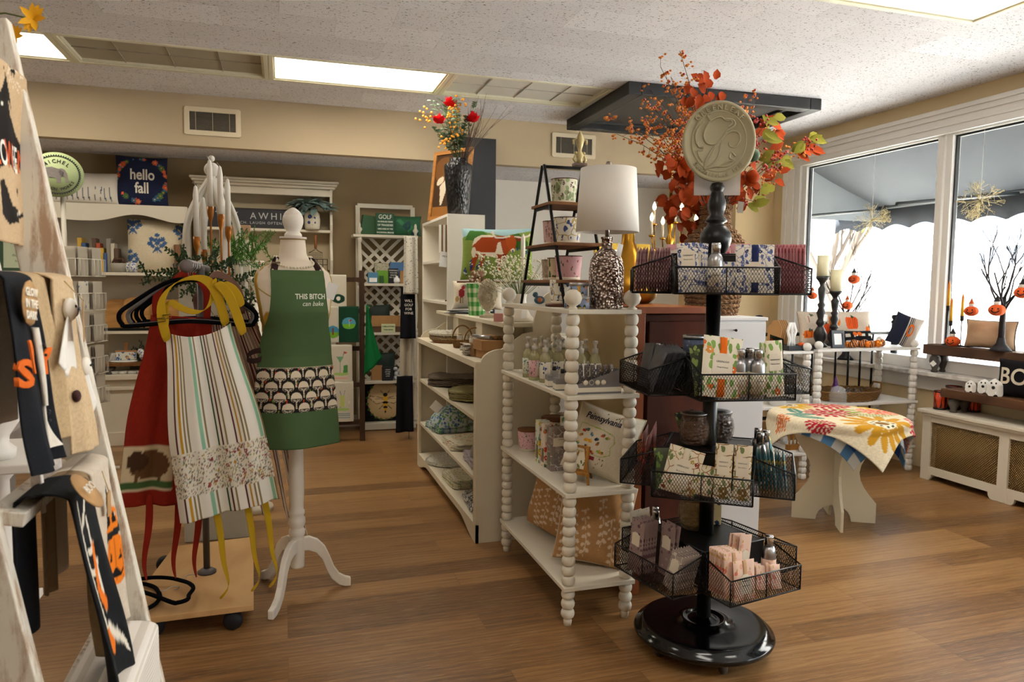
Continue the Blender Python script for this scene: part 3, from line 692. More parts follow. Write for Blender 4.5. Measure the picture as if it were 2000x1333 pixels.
for i, (x, y) in enumerate([(1.19, 3.3), (1.26, 3.3), (1.33, 3.3), (1.19, 3.2), (1.26, 3.2), (1.33, 3.2), (1.33, 3.09), (1.20, 3.1), (1.265, 3.1), (1.33, 2.98), (1.265, 2.99)]):
    dup(s3, (x, y, .956), -.3+.1*(i % 3), 'clear pump soap bottle with blue label in the cluster behind the front ones', 'back row soap bottles')
# two small boxes with dark roll-on caps
for x, y, wh in ((1.118, 2.945, 'farther'), (1.115, 2.84, 'nearer')):
    t = thing('tester_box', 'small grey and cream box with black-capped tube, %s of the two by the front post' % wh, 'box', (x, y, .956), -.15, 'small tester boxes on the spool shelf')
    m = MB(); m.bb(-.03, -.03, .0, .03, .03, .05); m.build('carton', P('#8e8a88', .6), t); m = MB(); m.bb(-.031, -.031, .005, .031, .031, .027); m.build('cream_band', PAPER, t)
    m = MB(); m.bb(-.012, -.02, .05, .02, .01, .07); m.build('tube', P('#a8a39c', .5), t); m = MB(); m.cyl((.003, -.005, .07), (.003, -.005, .088), .009); m.build('cap', P('#15161a', .4), t)
# grey counter display with sachets
dd = thing('display_box', 'grey slanted cardboard display box with four round symbols', 'display box', (1.215, 2.72, .956), -.03)
m = MB()
for yy in (-.028, .028): m.prism([(-.105, 0), (.105, 0), (.105, .098), (.095, .098), (-.105, .035)], .002, Matrix.Translation((0, yy, 0)))
m.bb(-.105, -.028, 0, .105, .028, .003); m.bb(.103, -.028, 0, .105, .028, .098); m.build('carton', P('#807c7b', .7), dd)
m = MB(); m.bb(-.105, -.0305, .008, .105, -.0292, .027); m.build('cream_band', PAPER, dd)
for i in range(4):
    m = MB(); m.lathe([(.0085, -.0003), (.0085, .0006), (.0105, .0006), (.0105, -.0003)] if i == 1 else [(0, -.0003), (.0105, -.0003), (.0105, .0006), (0, .0006)], (-.052+.026*i-.0, -.0298, .047), 20, Matrix.Rotation(PI/2, 3, 'X')); m.build('round_symbol', PAPER, dd)
SG = floral('#6b625e', ['#d7a08c', '#e6dccb', '#7b6f6c'], 90, .42, '#3a3436', .3)
for i in range(7):
    packet('sachet', .026, .11, .012, SG, 'small grey and coral printed sachet standing in the grey display box', loc=(1.128+i*.027, 2.722, .962), rz=.5, group='sachets in the grey display box', rot=(-.05, 0, .5))
# shelf 3
pot((1.185, 3.46, .557), .056, .1, PK1, 'pink berry print candle pot with wooden lid, far left of the middle shelf', ('#6b3f22', '#8a5832'), base='#cfc6ae')
OL1 = floral('#cfc9ac', ['#6f7350', '#8d8a66', '#54583c'], 60, .42, '#6a6e4d', .4); pot((1.30, 3.38, .557), .072, .165, OL1, 'large olive green leaf print candle pot with wooden lid behind the boxes', ('#5c3620', '#7d4c2b'))
LEM = floral('#dfe3d2', ['#e5c21f', '#d8b31e', '#7fa7a6'], 26, .5, '#4b6f5c', .34, 40); ORG = floral('#eee0d0', ['#e8672a', '#d9451d', '#e98f5a'], 30, .46, '#4a5a3b', .3, 50); SCA = floral('#8d8078', ['#a58f88', '#7b736f', '#b9a79d'], 34, .5, None, .3, line='#d9cfc4', kind='scallop')
def diff_box(loc, mat, label, rz=0, h=.2, w=.055, d=.055):
    t = box_item('diffuser_box', w, d, h, mat, label, 'box', loc, rz, 'reed diffuser boxes on the middle shelf', (0, h*.68, w*.8, h*.2), [('GREENLEAF', .012, .005)])
    m = MB(); m.bb(-w/2-.001, -d*.3, .02, -w/2, d*.25, h*.42); m.build('cutout', P('#5b5a3a', .3), t); return t
diff_box((1.165, 3.2, .557), LEM, 'lemon print reed diffuser box, farthest of the three front boxes', 0)
diff_box((1.165, 3.12, .557), ORG, 'orange fruit print reed diffuser box between the lemon and grey boxes', 0)
diff_box((1.185, 3.045, .557), SCA, 'grey scallop print reed diffuser box nearest the front post', 0, .195, .09, .06)
diff_box((1.30, 3.16, .557), LEM, 'yellow lemon print box standing behind the grey scallop box', 0, .215, .09, .09)
# little easel
ea = thing('tabletop_easel', 'small golden brown wooden easel holding a little framed print', 'easel', (1.20, 2.82, .557), -1.0)
EW = wood('#8a5a24', '#b98239', (30, 30, 4), .5, 'easel_wood')
for s in (-1, 1): m = MB(); m.cyl((s*.055, -.02, .0), (s*.012, .02, .145), .006, n=8); m.build('leg', EW, ea)
m = MB(); m.cyl((0, .085, 0), (0, .02, .14), .006, n=8); m.build('rear_leg', EW, ea)
m = MB(); m.box((0, -.022, .045), (.11, .02, .012)); m.build('ledge', EW, ea)
pf = thing('framed_print', 'tiny wood framed botanical print leaning on the small easel', 'picture', (1.185, 2.83, .605), -1.0, rot=(-.25, 0, -1.0))
m = MB()
for s in (-1, 1): m.bb(s*.045-.006, -.006, 0, s*.045+.006, .006, .11); m.bb(-.05, -.006, .055+s*.05-.006, .05, .006, .055+s*.05+.006)
m.build('frame', EW, pf); m = MB(); m.bb(-.04, -.002, .01, .04, .002, .1); m.build('print', floral('#e9e2cc', ['#cf9a2b', '#7d8a4e'], 40, .4), pf)
# state pillow
cv = Canvas(170, 170, '#d8cdb8'); cv.noise(.03)
bd_ = [(.16, .68), (.52, .66), (.70, .62), (.74, .52), (.70, .44), (.73, .34), (.60, .27), (.14, .27)]
cv.stroke(bd_+[bd_[0]], .006, '#9fb548')
rg = random.Random(2)
for x, y, c in [(.3, .6, '#4a6a6a'), (.38, .55, '#3e7f9c'), (.55, .58, '#b5532c'), (.62, .56, '#6f8c35'), (.47, .5, '#252a4d'), (.32, .45, '#d99b1d'), (.38, .45, '#d99b1d'), (.22, .5, '#d88a2c'), (.5, .44, '#b0682e'), (.2, .38, '#4c8a86'), (.35, .36, '#25305c'), (.55, .34, '#8ea94a'), (.6, .33, '#d0902f'), (.25, .58, '#b5342c'), (.46, .3, '#a32e3a')]:
    cv.ell(x, y, .035, .022, c, rg.uniform(-1, 1)); cv.ell(x+.012, y+.014, .012, .016, '#e0ab3e' if rg.random() < .5 else '#3c6a4a')
cv.rect(.38, .19, .52, .25, '#8f2f38')
for i in range(26):
    x, y = rg.uniform(.1, .85), rg.choice([rg.uniform(.06, .24), rg.uniform(.82, .93)]); cv.poly([(x-.012, y), (x+.012, y), (x, y+.035)], rg.choice(['#33483a', '#45504a', '#9c4a35']))
o, fn = pillow('throw_pillow', .30, .30, .15, cv, '#d8cdb8', 'cream pillow embroidered with a Pennsylvania map, leaning on the middle shelf', loc=(1.262, 2.84, .575), rot=(-.35, .22, -.75), piping='#cdbf9f', n=100, pinch=.08)
text_mesh('Pennsylvania', .045, o, P('#23253c', .9, var=0), fn=lambda x, z: fn(x-.01, z+.245), shear=.15, sx=.74, off=.0008)
# tan leaf pillows
def sprigs(seed):
    c = Canvas(150, 150, '#b98f5f'); rg = random.Random(seed); c.noise(.04, seed)
    for i in range(6):
        x = .12+.16*i+rg.uniform(-.03, .03); y0 = rg.uniform(-.1, .3); pts = [(x+.03*math.sin(k*.7), y0+k*.1) for k in range(7)]
        c.stroke(pts, .004, '#e3cfb6')
        for k, (a, b) in enumerate(pts[1:]): s = .034-.003*k; c.ell(a-.035, b, s, s*.72, '#e3cfb6', .6); c.ell(a+.035, b+.03, s, s*.72, '#e3cfb6', -.6)
        c.ell(*pts[-1], .02, .028, '#e3cfb6')
    return c
pillow('throw_pillow', .36, .34, .17, sprigs(1), '#a9804f', 'tan pillow with white leaf sprigs, farther back on the bottom shelf', loc=(1.235, 3.24, .172), rot=(-.18, .2, -1.12), piping='#e0d3bf', n=90, group='tan leaf sprig pillows')
pillow('throw_pillow', .33, .36, .18, sprigs(4), '#a9804f', 'tan pillow with white leaf sprigs, nearer front on the bottom shelf', loc=(1.265, 2.86, .172), rot=(-.2, .1, -.55), piping='#e0d3bf', n=90, group='tan leaf sprig pillows')
# tiered A-frame stand on top
st = thing('tiered_stand', 'black metal A-frame stand with three wooden shelves on the spool shelf', 'plant stand', (1.25, 3.2, 1.30)); IRON = P('#1b1a1a', .5, .5)
for s in (-1, 1):
    for e in (-1, 1): m = MB(); m.tube([(s*.10, e*.30, 0), (s*.10, e*.012, .645)], .0075, 8); m.build('leg', IRON, st)
m = MB(); m.tube([(-.10, 0, .64), (.10, 0, .64)], .0075, 8); m.build('top_bar', IRON, st)
SW = wood('#6b4528', '#8d6038', (10, 3, 10), .6, 'stand_wood')
for z, hl in ((.455, .13), (.27, .21), (.105, .27)):
    m = MB(); m.bb(-.112, -hl, z, .112, hl, z+.014); m.build('shelf_board', SW, st, mods=[BEV(.002)])
    for s in (-1, 1): m = MB(); m.bb(s*.1-.004, -hl*.85, z-.014, s*.1+.004, hl*.85, z); m.build('support_rail', IRON, st)
PC = floral('#dcd9c0', ['#5d3f35', '#7a5a48', '#5d3f35'], 42, .36, '#7b8a5e', .5, 55); TOI = floral('#e9e4d4', ['#2c3c74', '#44588f', '#2c3c74'], 26, .36, '#3a4a7c', .3, 45, line='#b9a35e'); PNK = floral('#dcb9b4', ['#a5626b', '#7d5a55', '#c68f8f'], 55, .34, '#8a6f62', .35, 60); SCB = floral('#b5a391', ['#8b7c6e', '#cdb5a5', '#6f6a60'], 30, .52, None, .3, line='#d8cbb8', kind='scallop'); ORB = floral('#ead9b8', ['#e37518', '#d9591a', '#e6a23f'], 30, .44, '#47602f', .42, 44); PKB = floral('#d9a9ab', ['#9b2f45', '#7e2338', '#b95468'], 38, .3, '#5c6a50', .24, 55)
pot((1.25, 3.19, 1.769), .062, .115, PC, 'pinecone print candle pot alone on the top wooden tier')
pot((1.25, 3.29, 1.584), .062, .115, PNK, 'pale pink meadow print pot on the middle tier, left one')
pot((1.25, 3.14, 1.584), .064, .12, TOI, 'blue and white toile bird pot on the middle tier, right one')
pot((1.27, 3.39, 1.419), .05, .1, SCB, 'grey pink scallop print pot on the lowest tier, leftmost')
pot((1.25, 3.255, 1.419), .05, .105, ORB, 'orange fruit print pot in the middle of the lowest tier')
pot((1.25, 3.12, 1.419), .062, .11, PKB, 'pink berry print pot on the lowest tier, rightmost')
m = MB(); m.lathe([(0, 0), (.08, 0), (.082, .006), (.08, .014), (0, .014)], n=32); solo('wooden_coaster', m, wood('#4a2a1a', '#6b3d27', (8, 8, 8)), 'dark round wooden riser under the blue toile pot', 'riser', (1.19, 3.02, 1.30))
pot((1.19, 3.02, 1.314), .064, .105, TOI, 'blue toile bird pot on a dark round riser, front of the stand', rim=None)
# bird figurine
bf = thing('bird_figurine', 'small blue and orange bird figurine beneath the tiered stand', 'figurine', (1.14, 3.2, 1.30), .5); m = MB(); m.ball((0, 0, .025), .022, sz=.9, sx=1.35); m.ball((-.028, 0, .05), .013); m.build('body', P('#2d5566', .5), bf)
m = MB(); m.ball((-.012, -.012, .026), .014, sz=.9); m.build('breast', P('#b5622c', .5), bf); m = MB(); m.cyl((-.038, 0, .05), (-.05, 0, .047), .004, .0005, 8); m.build('beak', P('#222', .4) if 0 else P('#222222', .4), bf)
# gold fleur ornament on the stand's top bar
gf = thing('fleur_ornament', 'gold and white fleur-de-lis finial ornament standing above the tiered stand', 'ornament', (1.33, 3.2, 1.951)); GW = P('#b8a878', .4, .4, .3, 60)
m = MB(); m.bb(-.03, -.02, 0, .03, .02, .012); m.build('base', P('#5a4032', .5), gf)
m = MB(); m.lathe([(0, .012), (.016, .014), (.012, .03), (.02, .05), (.008, .07), (.016, .1), (.022, .12), (.008, .15), (0, .165)], n=14)
for s in (-1, 1): m.tube([(0, 0, .1), (s*.02, 0, .125), (s*.034, 0, .118), (s*.032, 0, .1)], .006, 8); m.tube([(0, 0, .06), (s*.024, 0, .045), (s*.03, 0, .03), (s*.02, 0, .02)], .006, 8); m.ball((s*.02, 0, .06), .008)
m.build('scrollwork', GW, gf)
# candle tins
BT = floral('#8a97b5', ['#d99a55', '#e8c15a', '#c98f6a'], 45, .4, '#2f4038', .34, 50)
tin((1.15, 2.73, 1.30), .036, .052, BT, 'grey blue orange-blossom candle tin, lower right of the stacked trio', 'blossom candle tins')
tin((1.145, 2.805, 1.30), .034, .05, BT, 'grey blue orange-blossom candle tin, lower left of the stacked trio', 'blossom candle tins')
tt = tin((1.155, 2.765, 1.352), .037, .055, BT, 'grey blue orange-blossom candle tin with yellow strip, topmost of the trio', 'blossom candle tins')
m = MB(); m.grid(lambda u, v: (.0378*math.sin(-.5+u*.3), -.0378*math.cos(-.5+u*.3), .004+v*.04), 3, 2); m.build('yellow_strip', P('#e0a21c', .6), tt, mods=[SOL(.0006)])
# lamp
lp = thing('table_lamp', 'table lamp with pebbled mercury glass base and white drum shade', 'lamp', (1.275, 2.76, 1.30))
m = MB(); m.lathe([(0, 0), (.066, 0), (.07, .008), (.072, .05), (.072, .16), (.066, .2), (.05, .23), (.028, .245), (.022, .255), (.022, .285), (.026, .29), (.026, .295), (0, .295)], n=48)
g = NT('mercury_glass'); vo = g.n('TexVoronoi', i_Vector=g.coord(), i_Scale=95.0); g.base(g.ramp(vo.outputs[0], [(.2, hexc('#e9dcd3')), (.62, hexc('#6f5a50'))]), .12, .75); g.bump(vo.outputs[0], 1, .006); m.build('lamp_base', g.m, lp)
m = MB(); m.cyl((0, 0, .295), (0, 0, .36), .009, n=16); m.build('neck', P('#9b9691', .3, 1), lp)
m = MB(); m.tube([(-.03, 0, .36), (-.045, 0, .45), (0, 0, .57), (.045, 0, .45), (.03, 0, .36)], .002, 6); m.lathe([(0, .57), (.009, .57), (.009, .585), (.013, .59), (.009, .6), (0, .603)], n=14); m.build('harp_finial', P('#8d8378', .3, 1), lp)
m = MB(); m.lathe([(.128, .315), (.112, .572)], n=64); sh = NT('linen_lampshade'); sh.base(hexc('#f1ede6'), .9); sh.b.inputs['Subsurface Weight'].default_value = .0; m.build('lamp_shade', sh.m, lp, mods=[SOL(.003)])
m = MB(); m.tube([(0, -.11, .555), (0, 0, .57)], .0015); m.tube([(.1, .05, .555), (0, 0, .57)], .0015); m.tube([(-.1, .05, .555), (0, 0, .57)], .0015); m.build('spider', P('#8d8378', .3, 1), lp)
flat_tag(lp, (.02, -.078, .24), .028, .05, .3, .25, words=['LAMP'] if 0 else None)
m = MB(); m.tube([(.05, .05, .01), (.08, .03, .004), (.1, -.02, .003), (.12, -.05, .003)], .0015); m.build('cord', WHITE, lp)
# ---------------- black spinner rack ----------------
AX, AY = 1.539, 2.376; SB = P('#0d0d0f', .35, .2, 0); SBG = P('#08080a', .12, 0, 0)
sp = thing('spinner_rack', 'tall black floor spinner rack with four tiers of wire baskets and oval sign', 'display rack', (AX, AY, 0))
m = MB(); m.lathe([(0, .05), (.25, .05), (.262, .058), (.266, .07), (.262, .078), (.252, .082), (.25, .09), (.24, .095), (.236, .102), (.226, .104), (.2, .1), (.12, .104), (.09, .11), (.086, .118), (.075, .12), (.07, .112), (.05, .112), (.034, .125), (0, .125)], n=72); m.build('base', SBG, sp)
for k in range(5):
    a = k*2*PI/5+2.0; m = MB(); R_ = Matrix.Rotation(a, 3, 'Z'); m.lathe([(0, -.011), (.02, -.011), (.024, -.006), (.024, .006), (.02, .011), (0, .011)], (.2*math.cos(a), .2*math.sin(a), .024), 18, R_ @ Matrix.Rotation(PI/2, 3, 'X')); c_ = m.build('caster', P('#5b5c60', .3, .6), sp)
    m = MB(); m.cyl((.2*math.cos(a), .2*math.sin(a), .03), (.2*math.cos(a), .2*math.sin(a), .055), .009); m.build('caster_stem', SB, c_)
m = MB(); m.cyl((0, 0, .11), (0, 0, 1.5), .027, n=28); m.build('pole', SB, sp)
m = MB(); m.lathe([(0, 1.49), (.028, 1.49), (.03, 1.515), (.05, 1.55), (.058, 1.585), (.054, 1.615), (.038, 1.64), (.027, 1.655), (.04, 1.663), (.036, 1.675), (.025, 1.69), (.032, 1.72), (.033, 1.745), (.026, 1.77), (.022, 1.785), (.02, 1.79), (.026, 1.80), (.0265, 1.812), (.02, 1.827), (0, 1.832)], n=32); m.v = [(x, y, 1.49+(z-1.49)*.858) for x, y, z in m.v]; m.build('turned_finial', SB, sp)
def tframe(rz, k):
    a = math.atan2(-.954, -.3)+rz+k*PI/2; o = (math.cos(a), math.sin(a)); s = (-o[1], o[0]); return a, o, s
HP, DD, BW, FH, BK = .154, .150, .338, .089, .049
def wiremesh():
    m = MB(); p = .0125; r = .0009; q = .0105
    def panel(fn, w, hf):      # diamonds on a panel of width w, height hf(x)
        n = int(w/q)+12
        for sgn in (1, -1):
            for i in range(-12, n+12):
                x0 = i*q; seg = []
                for j in range(0, 27):
                    z = j*.0055; x = x0+sgn*z*.62
                    if 0 <= x <= w and z <= hf(x): seg.append((x, z))
                if len(seg) > 1: m.tube([fn(*seg[0]), fn(*seg[-1])], r, 3)
    panel(lambda x, z: (x-BW/2, -DD, z), BW, lambda x: FH)
    sl = lambda x: FH+BK*x/DD
    panel(lambda x, z: (-BW/2, -DD+x, z), DD, sl); panel(lambda x, z: (BW/2, -DD+x, z), DD, sl)
    for sgn in (1, -1):
        for i in range(-14, 36):
            x0 = i*.0125; pts = [(x0+sgn*y*.62, y) for y in (0, DD)]
            a, b = pts
            if sgn > 0 and (a[0] > BW or b[0] < 0) or sgn < 0 and (a[0] < 0 or b[0] > BW): continue
            t0 = max(0, (0-a[0])/(b[0]-a[0]) if sgn > 0 else (BW-a[0])/(b[0]-a[0])); t1 = min(1, (BW-a[0])/(b[0]-a[0]) if sgn > 0 else (0-a[0])/(b[0]-a[0]))
            if t1 <= t0: continue
            L_ = lambda t: (a[0]+(b[0]-a[0])*t-BW/2, -DD+DD*t, .001)
            m.tube([L_(t0), L_(t1)], r, 3)
    return m
wm = wiremesh(); rim = MB(); rr = .0032
c4 = [(-BW/2, -DD), (BW/2, -DD), (BW/2, 0), (-BW/2, 0)]
rim.tube([(x, y, .0) for x, y in c4], rr, 6, True)
rim.tube([(-BW/2, 0, FH+BK), (-BW/2, -DD, FH), (BW/2, -DD, FH), (BW/2, 0, FH+BK)], rr, 6); rim.tube([(-BW/2, 0, FH+BK), (BW/2, 0, FH+BK)], rr, 6)
for x, y in c4: rim.tube([(x, y, 0), (x, y, FH if y < 0 else FH+BK)], rr, 6)
rim.tube([(0, -DD, 0), (0, -DD, FH)], .0022, 6)
TIERS = [(-.14, 1.462), (.151, 1.104), (-.341, .751), (.488, .404)]
b0 = w0 = None
for rz, zt in TIERS:
    a, o, s = tframe(rz, 0); m = MB(); m.box((0, 0, zt-FH+(FH+BK)/2), (2*HP-.01, 2*HP-.01, FH+BK-.006), rz=a+PI/2); m.build('tier_platform', SB, sp, mods=[BEV(.002)])
    for k in range(4):
        a, o, s = tframe(rz, k)
        if b0 is None: b0 = rim.build('basket', SB, sp); w0 = wm.build('wire_mesh', SB, b0); b = b0
        else: b = b0.copy(); COL.objects.link(b); b.parent = sp; w = w0.copy(); COL.objects.link(w); w.parent = b
        b.location = (o[0]*HP, o[1]*HP, zt-FH); b.rotation_euler = (0, 0, a+PI/2)
def tp(t, k, u, v, z=.004):
    """point in tier t, basket k: u along the front (right +), v outward from the inner wall, z above basket floor"""
    rz, zt = TIERS[t]; a, o, s = tframe(rz, k); return (AX+o[0]*(HP+v)+s[0]*u, AY+o[1]*(HP+v)+s[1]*u, zt-FH+z), a+PI/2
def plate(t, u, v):
    rz, zt = TIERS[t]; a, o, s = tframe(rz, 0); return (AX+o[0]*v+s[0]*u, AY+o[1]*v+s[1]*u, zt+BK-.002), a+PI/2
def pk(t, k, u, v, w, h, th, mat, label, tilt=(0, 0), turn=0, **kw):
    p, rz = tp(t, k, u, v); return packet('sachet', w, h, th, mat, label, loc=p, rot=(tilt[0], tilt[1], rz+turn), **kw)
def row(first, t, k, pts, tilt, turn=0, label=None, group=None):
    for u, v in pts: p, rz = tp(t, k, u, v); dup(first, p, 0, label, group, rot=(tilt[0]+rnd.uniform(-.02, .02), tilt[1]+rnd.uniform(-.015, .015), rz+turn))
TOC = floral('#ece6d8', ['#323f78', '#5e6c9e', '#ece6d8', '#2b3766'], 46, .42, '#4a5788', .34, 70, line='#8c8fae')
RED = floral('#d9a0a4', ['#b0283c', '#94203a', '#c8566a'], 60, .36, None); DPK = floral('#c9a3a3', ['#8f4a55', '#a5636b', '#7a3f4a'], 70, .42, None)
OFR = floral('#efe6d0', ['#e2711e', '#efe6d0', '#e59a4a', '#e2711e'], 27, .44, '#6a8a3f', .36, 42, seed=2); OLV = floral('#3c4632', ['#5c6f3a', '#8a9a5a', '#2c3626'], 30, .5, '#7a8f4a', .4)
GRY = P('#55555b', .35, .3, .3, 60); WBL = floral('#e6dcc4', ['#8f3a22', '#b99a3f', '#e6dcc4'], 34, .36, '#6a7a48', .34, 50, line='#a8703e', seed=3); WBR = floral('#e4d8bf', ['#a5823f', '#96702f', '#e4d8bf'], 26, .5, '#6c7a48', .3, 44, line='#8a6a3a', seed=5)
TEL = floral('#2f6a74', ['#d9b21c', '#c99a1a', '#3f8088'], 40, .5, '#2c4a35', .4, 55); RBR = floral('#7d2f26', ['#b5412c', '#4a2a25', '#a8552f'], 50, .45, '#37402f', .35); GMV = floral('#a89a90', ['#8a7a76', '#c2b2a6', '#75666a'], 34, .5, None, line='#d8cdbf', kind='scallop'); MAU = floral('#9c8582', ['#6f5258', '#b89f98', '#5d444c'], 55, .5, None)
CSH = floral('#ecc9b4', ['#dd8f7a', '#e6a98e', '#d9765f'], 34, .4, '#b5904a', .2, 60, seed=6)
GL = [('GREENLEAF', .008, .0065), ('Classic Linen', -.006, .006)]
# tier 1
f = pk(0, 0, -.115, .1, .072, .17, .01, TOC, 'tall slim blue and white toile sachet, front one at left of the top basket', (-.1, -.06), lab=(0, .118, .046, .06), words=GL)
row(f, 0, 0, [(-.1, .075), (-.09, .055), (-.085, .035)], (-.08, .02), label='tall slim toile sachet tucked behind the front one', group='toile sachets at the back of the top basket')
p, r_ = tp(0, 0, -.03, .095); bottle(p, TOC, 'silver spray bottle with blue toile label in the top front basket', r_, h=.168, r=.026)
p, r_ = tp(0, 0, .03, .06); box_item('sachet_box', .08, .05, .105, TOC, 'low toile printed carton in the middle of the top front basket', 'box', p, r_)
pk(0, 0, .1, .1, .128, .165, .012, TOC, 'wide toile sachet with navy ribbon at right of the top front basket', (-.12, 0), ribbon='#2b3560', lab=(0, .07, .06, .07), words=GL)
f = pk(0, 3, 0, .02, .1, .165, .009, DPK, 'dusty pink printed sachet in the tightly packed left basket of the top tier', (-.04, 0), group='dusty pink sachets in the left top basket')
row(f, 0, 3, [(.0, .03+.0098*i) for i in range(12)], (-.04, 0))
row(f, 0, 3, [(-.11, .04+.02*i) for i in range(5)], (-.04, 0))
f = pk(0, 1, 0, .03, .1, .17, .01, RED, 'pink sachet with red berry dots in the right basket of the top tier', (-.04, 0), group='pink berry sachets in the right top basket')
row(f, 0, 1, [(-.0, .04+.0115*i) for i in range(9)], (-.04, 0)); row(f, 0, 1, [(-.11, .04+.0115*i) for i in range(9)], (-.04, 0))
f = pk(0, 2, -.06, .03, .08, .19, .01, RED, 'pink berry sachet standing in the rear basket of the top tier', (.1, .1), lab=(0, .15, .05, .035), group='pink sachets in the rear top basket')
for u, v in ((-.13, .03), (.02, .05), (-.1, .08), (.12, .06), (-.02, .1)): p, r_ = tp(0, 2, u, v); dup(f, p, 0, rot=(-.05, rnd.uniform(-.15, .15), r_+PI))
p, r_ = tp(0, 2, -.03, .03); bottle((p[0], p[1], p[2]+.0), RED, 'silver spray bottle in the rear basket behind the pole of the rack', r_, h=.165, r=.022)
# tier 2
pk(1, 0, -.09, .05, .12, .18, .012, OLV, 'dark olive leaf print sachet behind the wide orange one', (-.12, -.1))
pk(1, 0, -.085, .105, .145, .21, .013, OFR, 'wide orange fruit print sachet with orange ribbon, second tier front basket', (-.16, .12), ribbon='#e5701f', lab=(.0, .108, .074, .088), words=[('GREENLEAF', .015, .009), ('Orange & Honey', -.004, .006)])
for i, (u, v, w) in enumerate(((.0, .08, 'left'), (.052, .105, 'right'), (.05, .05, 'rear'))):
    p, r_ = tp(1, 0, u, v); bottle(p, OFR, 'silver spray bottle with orange fruit label, %s of three in the second tier' % w, r_, h=.165, r=.0245)
pk(1, 0, .125, .1, .066, .195, .012, OFR, 'tall slim orange fruit print sachet at right of the second tier', (-.08, -.05), lab=(0, .12, .042, .06), words=GL)
pk(1, 0, .12, .06, .07, .185, .012, OFR, 'orange fruit sachet half hidden behind the slim one at right', (-.04, -.02))
pk(1, 1, -.1, .05, .1, .2, .012, floral('#2c2f2a', ['#c9541f', '#d9782c', '#41502f'], 30, .46, '#4c6a35', .3), 'dark sachet with orange pumpkins in the second tier right basket', (-.05, -.1))
f = pk(1, 3, .05, .045, .11, .165, .01, GRY, 'charcoal grey glossy sachet leaning in the second tier left basket', (-.25, .25), group='charcoal sachets in the second tier left basket')
row(f, 1, 3, [(.05, .06+.011*i) for i in range(6)], (-.27, .22)); row(f, 1, 3, [(-.05, .06+.02*i) for i in range(3)], (-.2, -.1))
p, r_ = tp(1, 3, -.02, .045); bottle(p, GRY, 'silver spray bottle among the charcoal sachets', r_, h=.165)
p, r_ = plate(1, -.07, .0); tin(p, .042, .065, floral('#5d6884', ['#8f9cc0', '#4b5670'], 80, .4, None), 'slate blue patterned candle tin on the second tier platform')
# tier 3
pk(2, 0, -.115, .06, .1, .15, .012, floral('#4a5138', ['#d9c94f', '#6f8a3e', '#c9c08a'], 40, .36, '#5f7a3a', .4), 'dark green berry print sachet behind the cream flower sachet', (-.12, -.1))
pk(2, 0, -.09, .1, .125, .165, .013, WBL, 'cream sachet with red and gold flowers, tilted in the third tier basket', (-.16, .22), lab=(.0, .085, .062, .082), ribbon='#e2d6bc', words=[('GREENLEAF', .014, .008), ('Birch & Berry', -.004, .007)])
f = pk(2, 0, -.0, .09, .06, .1, .006, WBL, 'small cream flower sachet in the packed row of the third tier', (-.1, .1), group='small cream flower sachets'); row(f, 2, 0, [(0, .08), (0, .07), (0, .06)], (-.1, .1))
for i, u in enumerate((.066, .129)): pk(2, 0, u, .105, .06, .19, .012, WBR, 'tall slim cream and gold leaf sachet, %s of the pair in the third tier' % ('left' if i == 0 else 'right'), (-.13, .02), lab=(0, .115, .042, .066), words=[('GREENLEAF', .012, .006), ('Birch & Berry', -.002, .005)])
f = pk(2, 1, -.1, .035, .08, .15, .009, TEL, 'teal and yellow printed sachet in the third tier right basket', (-.1, 0), group='teal and yellow sachets'); row(f, 2, 1, [(-.1, .05+.0125*i) for i in range(7)], (-.12, .03))
pk(2, 1, -.02, .09, .07, .2, .01, TEL, 'taller teal and yellow sachet with pale label beside the row', (-.15, -.2), lab=(0, .12, .045, .07))
for i, (u, v) in enumerate(((-.0, .03), (.06, .05), (.1, .02))): p, r_ = tp(2, 1, u, v); bottle(p, TEL, 'silver capped spray bottle behind the teal sachets, %s one' % ('rear left', 'front', 'rear right')[i], r_, h=.19)
pk(2, 2, .06, .08, .08, .22, .01, OLV, 'dark green leaf print sachet sticking up behind the third tier, left one', (.1, .3)); pk(2, 2, -.03, .08, .08, .21, .01, OLV, 'dark green leaf print sachet sticking up behind the third tier, right one', (.1, .3))
for i, (u, v, tl) in enumerate(((.06, .09, -.2), (.0, .1, -.1), (-.08, .07, -.05))): pk(2, 3, u, v, .09, .185, .012, RBR, 'dark red patterned sachet in the third tier left basket, %s' % ('nearest', 'middle', 'farthest')[i], (tl, .12), lab=(0, .15, .045, .035) if i < 2 else None)
for i, (u, v) in enumerate(((-.055, .02), (.03, -.06))): p, r_ = plate(2, u, v); jar(p, '#8a5632' if i == 0 else '#6d5a54', ['amber honeycomb glass candle jar on the third tier platform', 'smoky honeycomb glass candle jar right behind the pole, third tier'][i], 1.08)
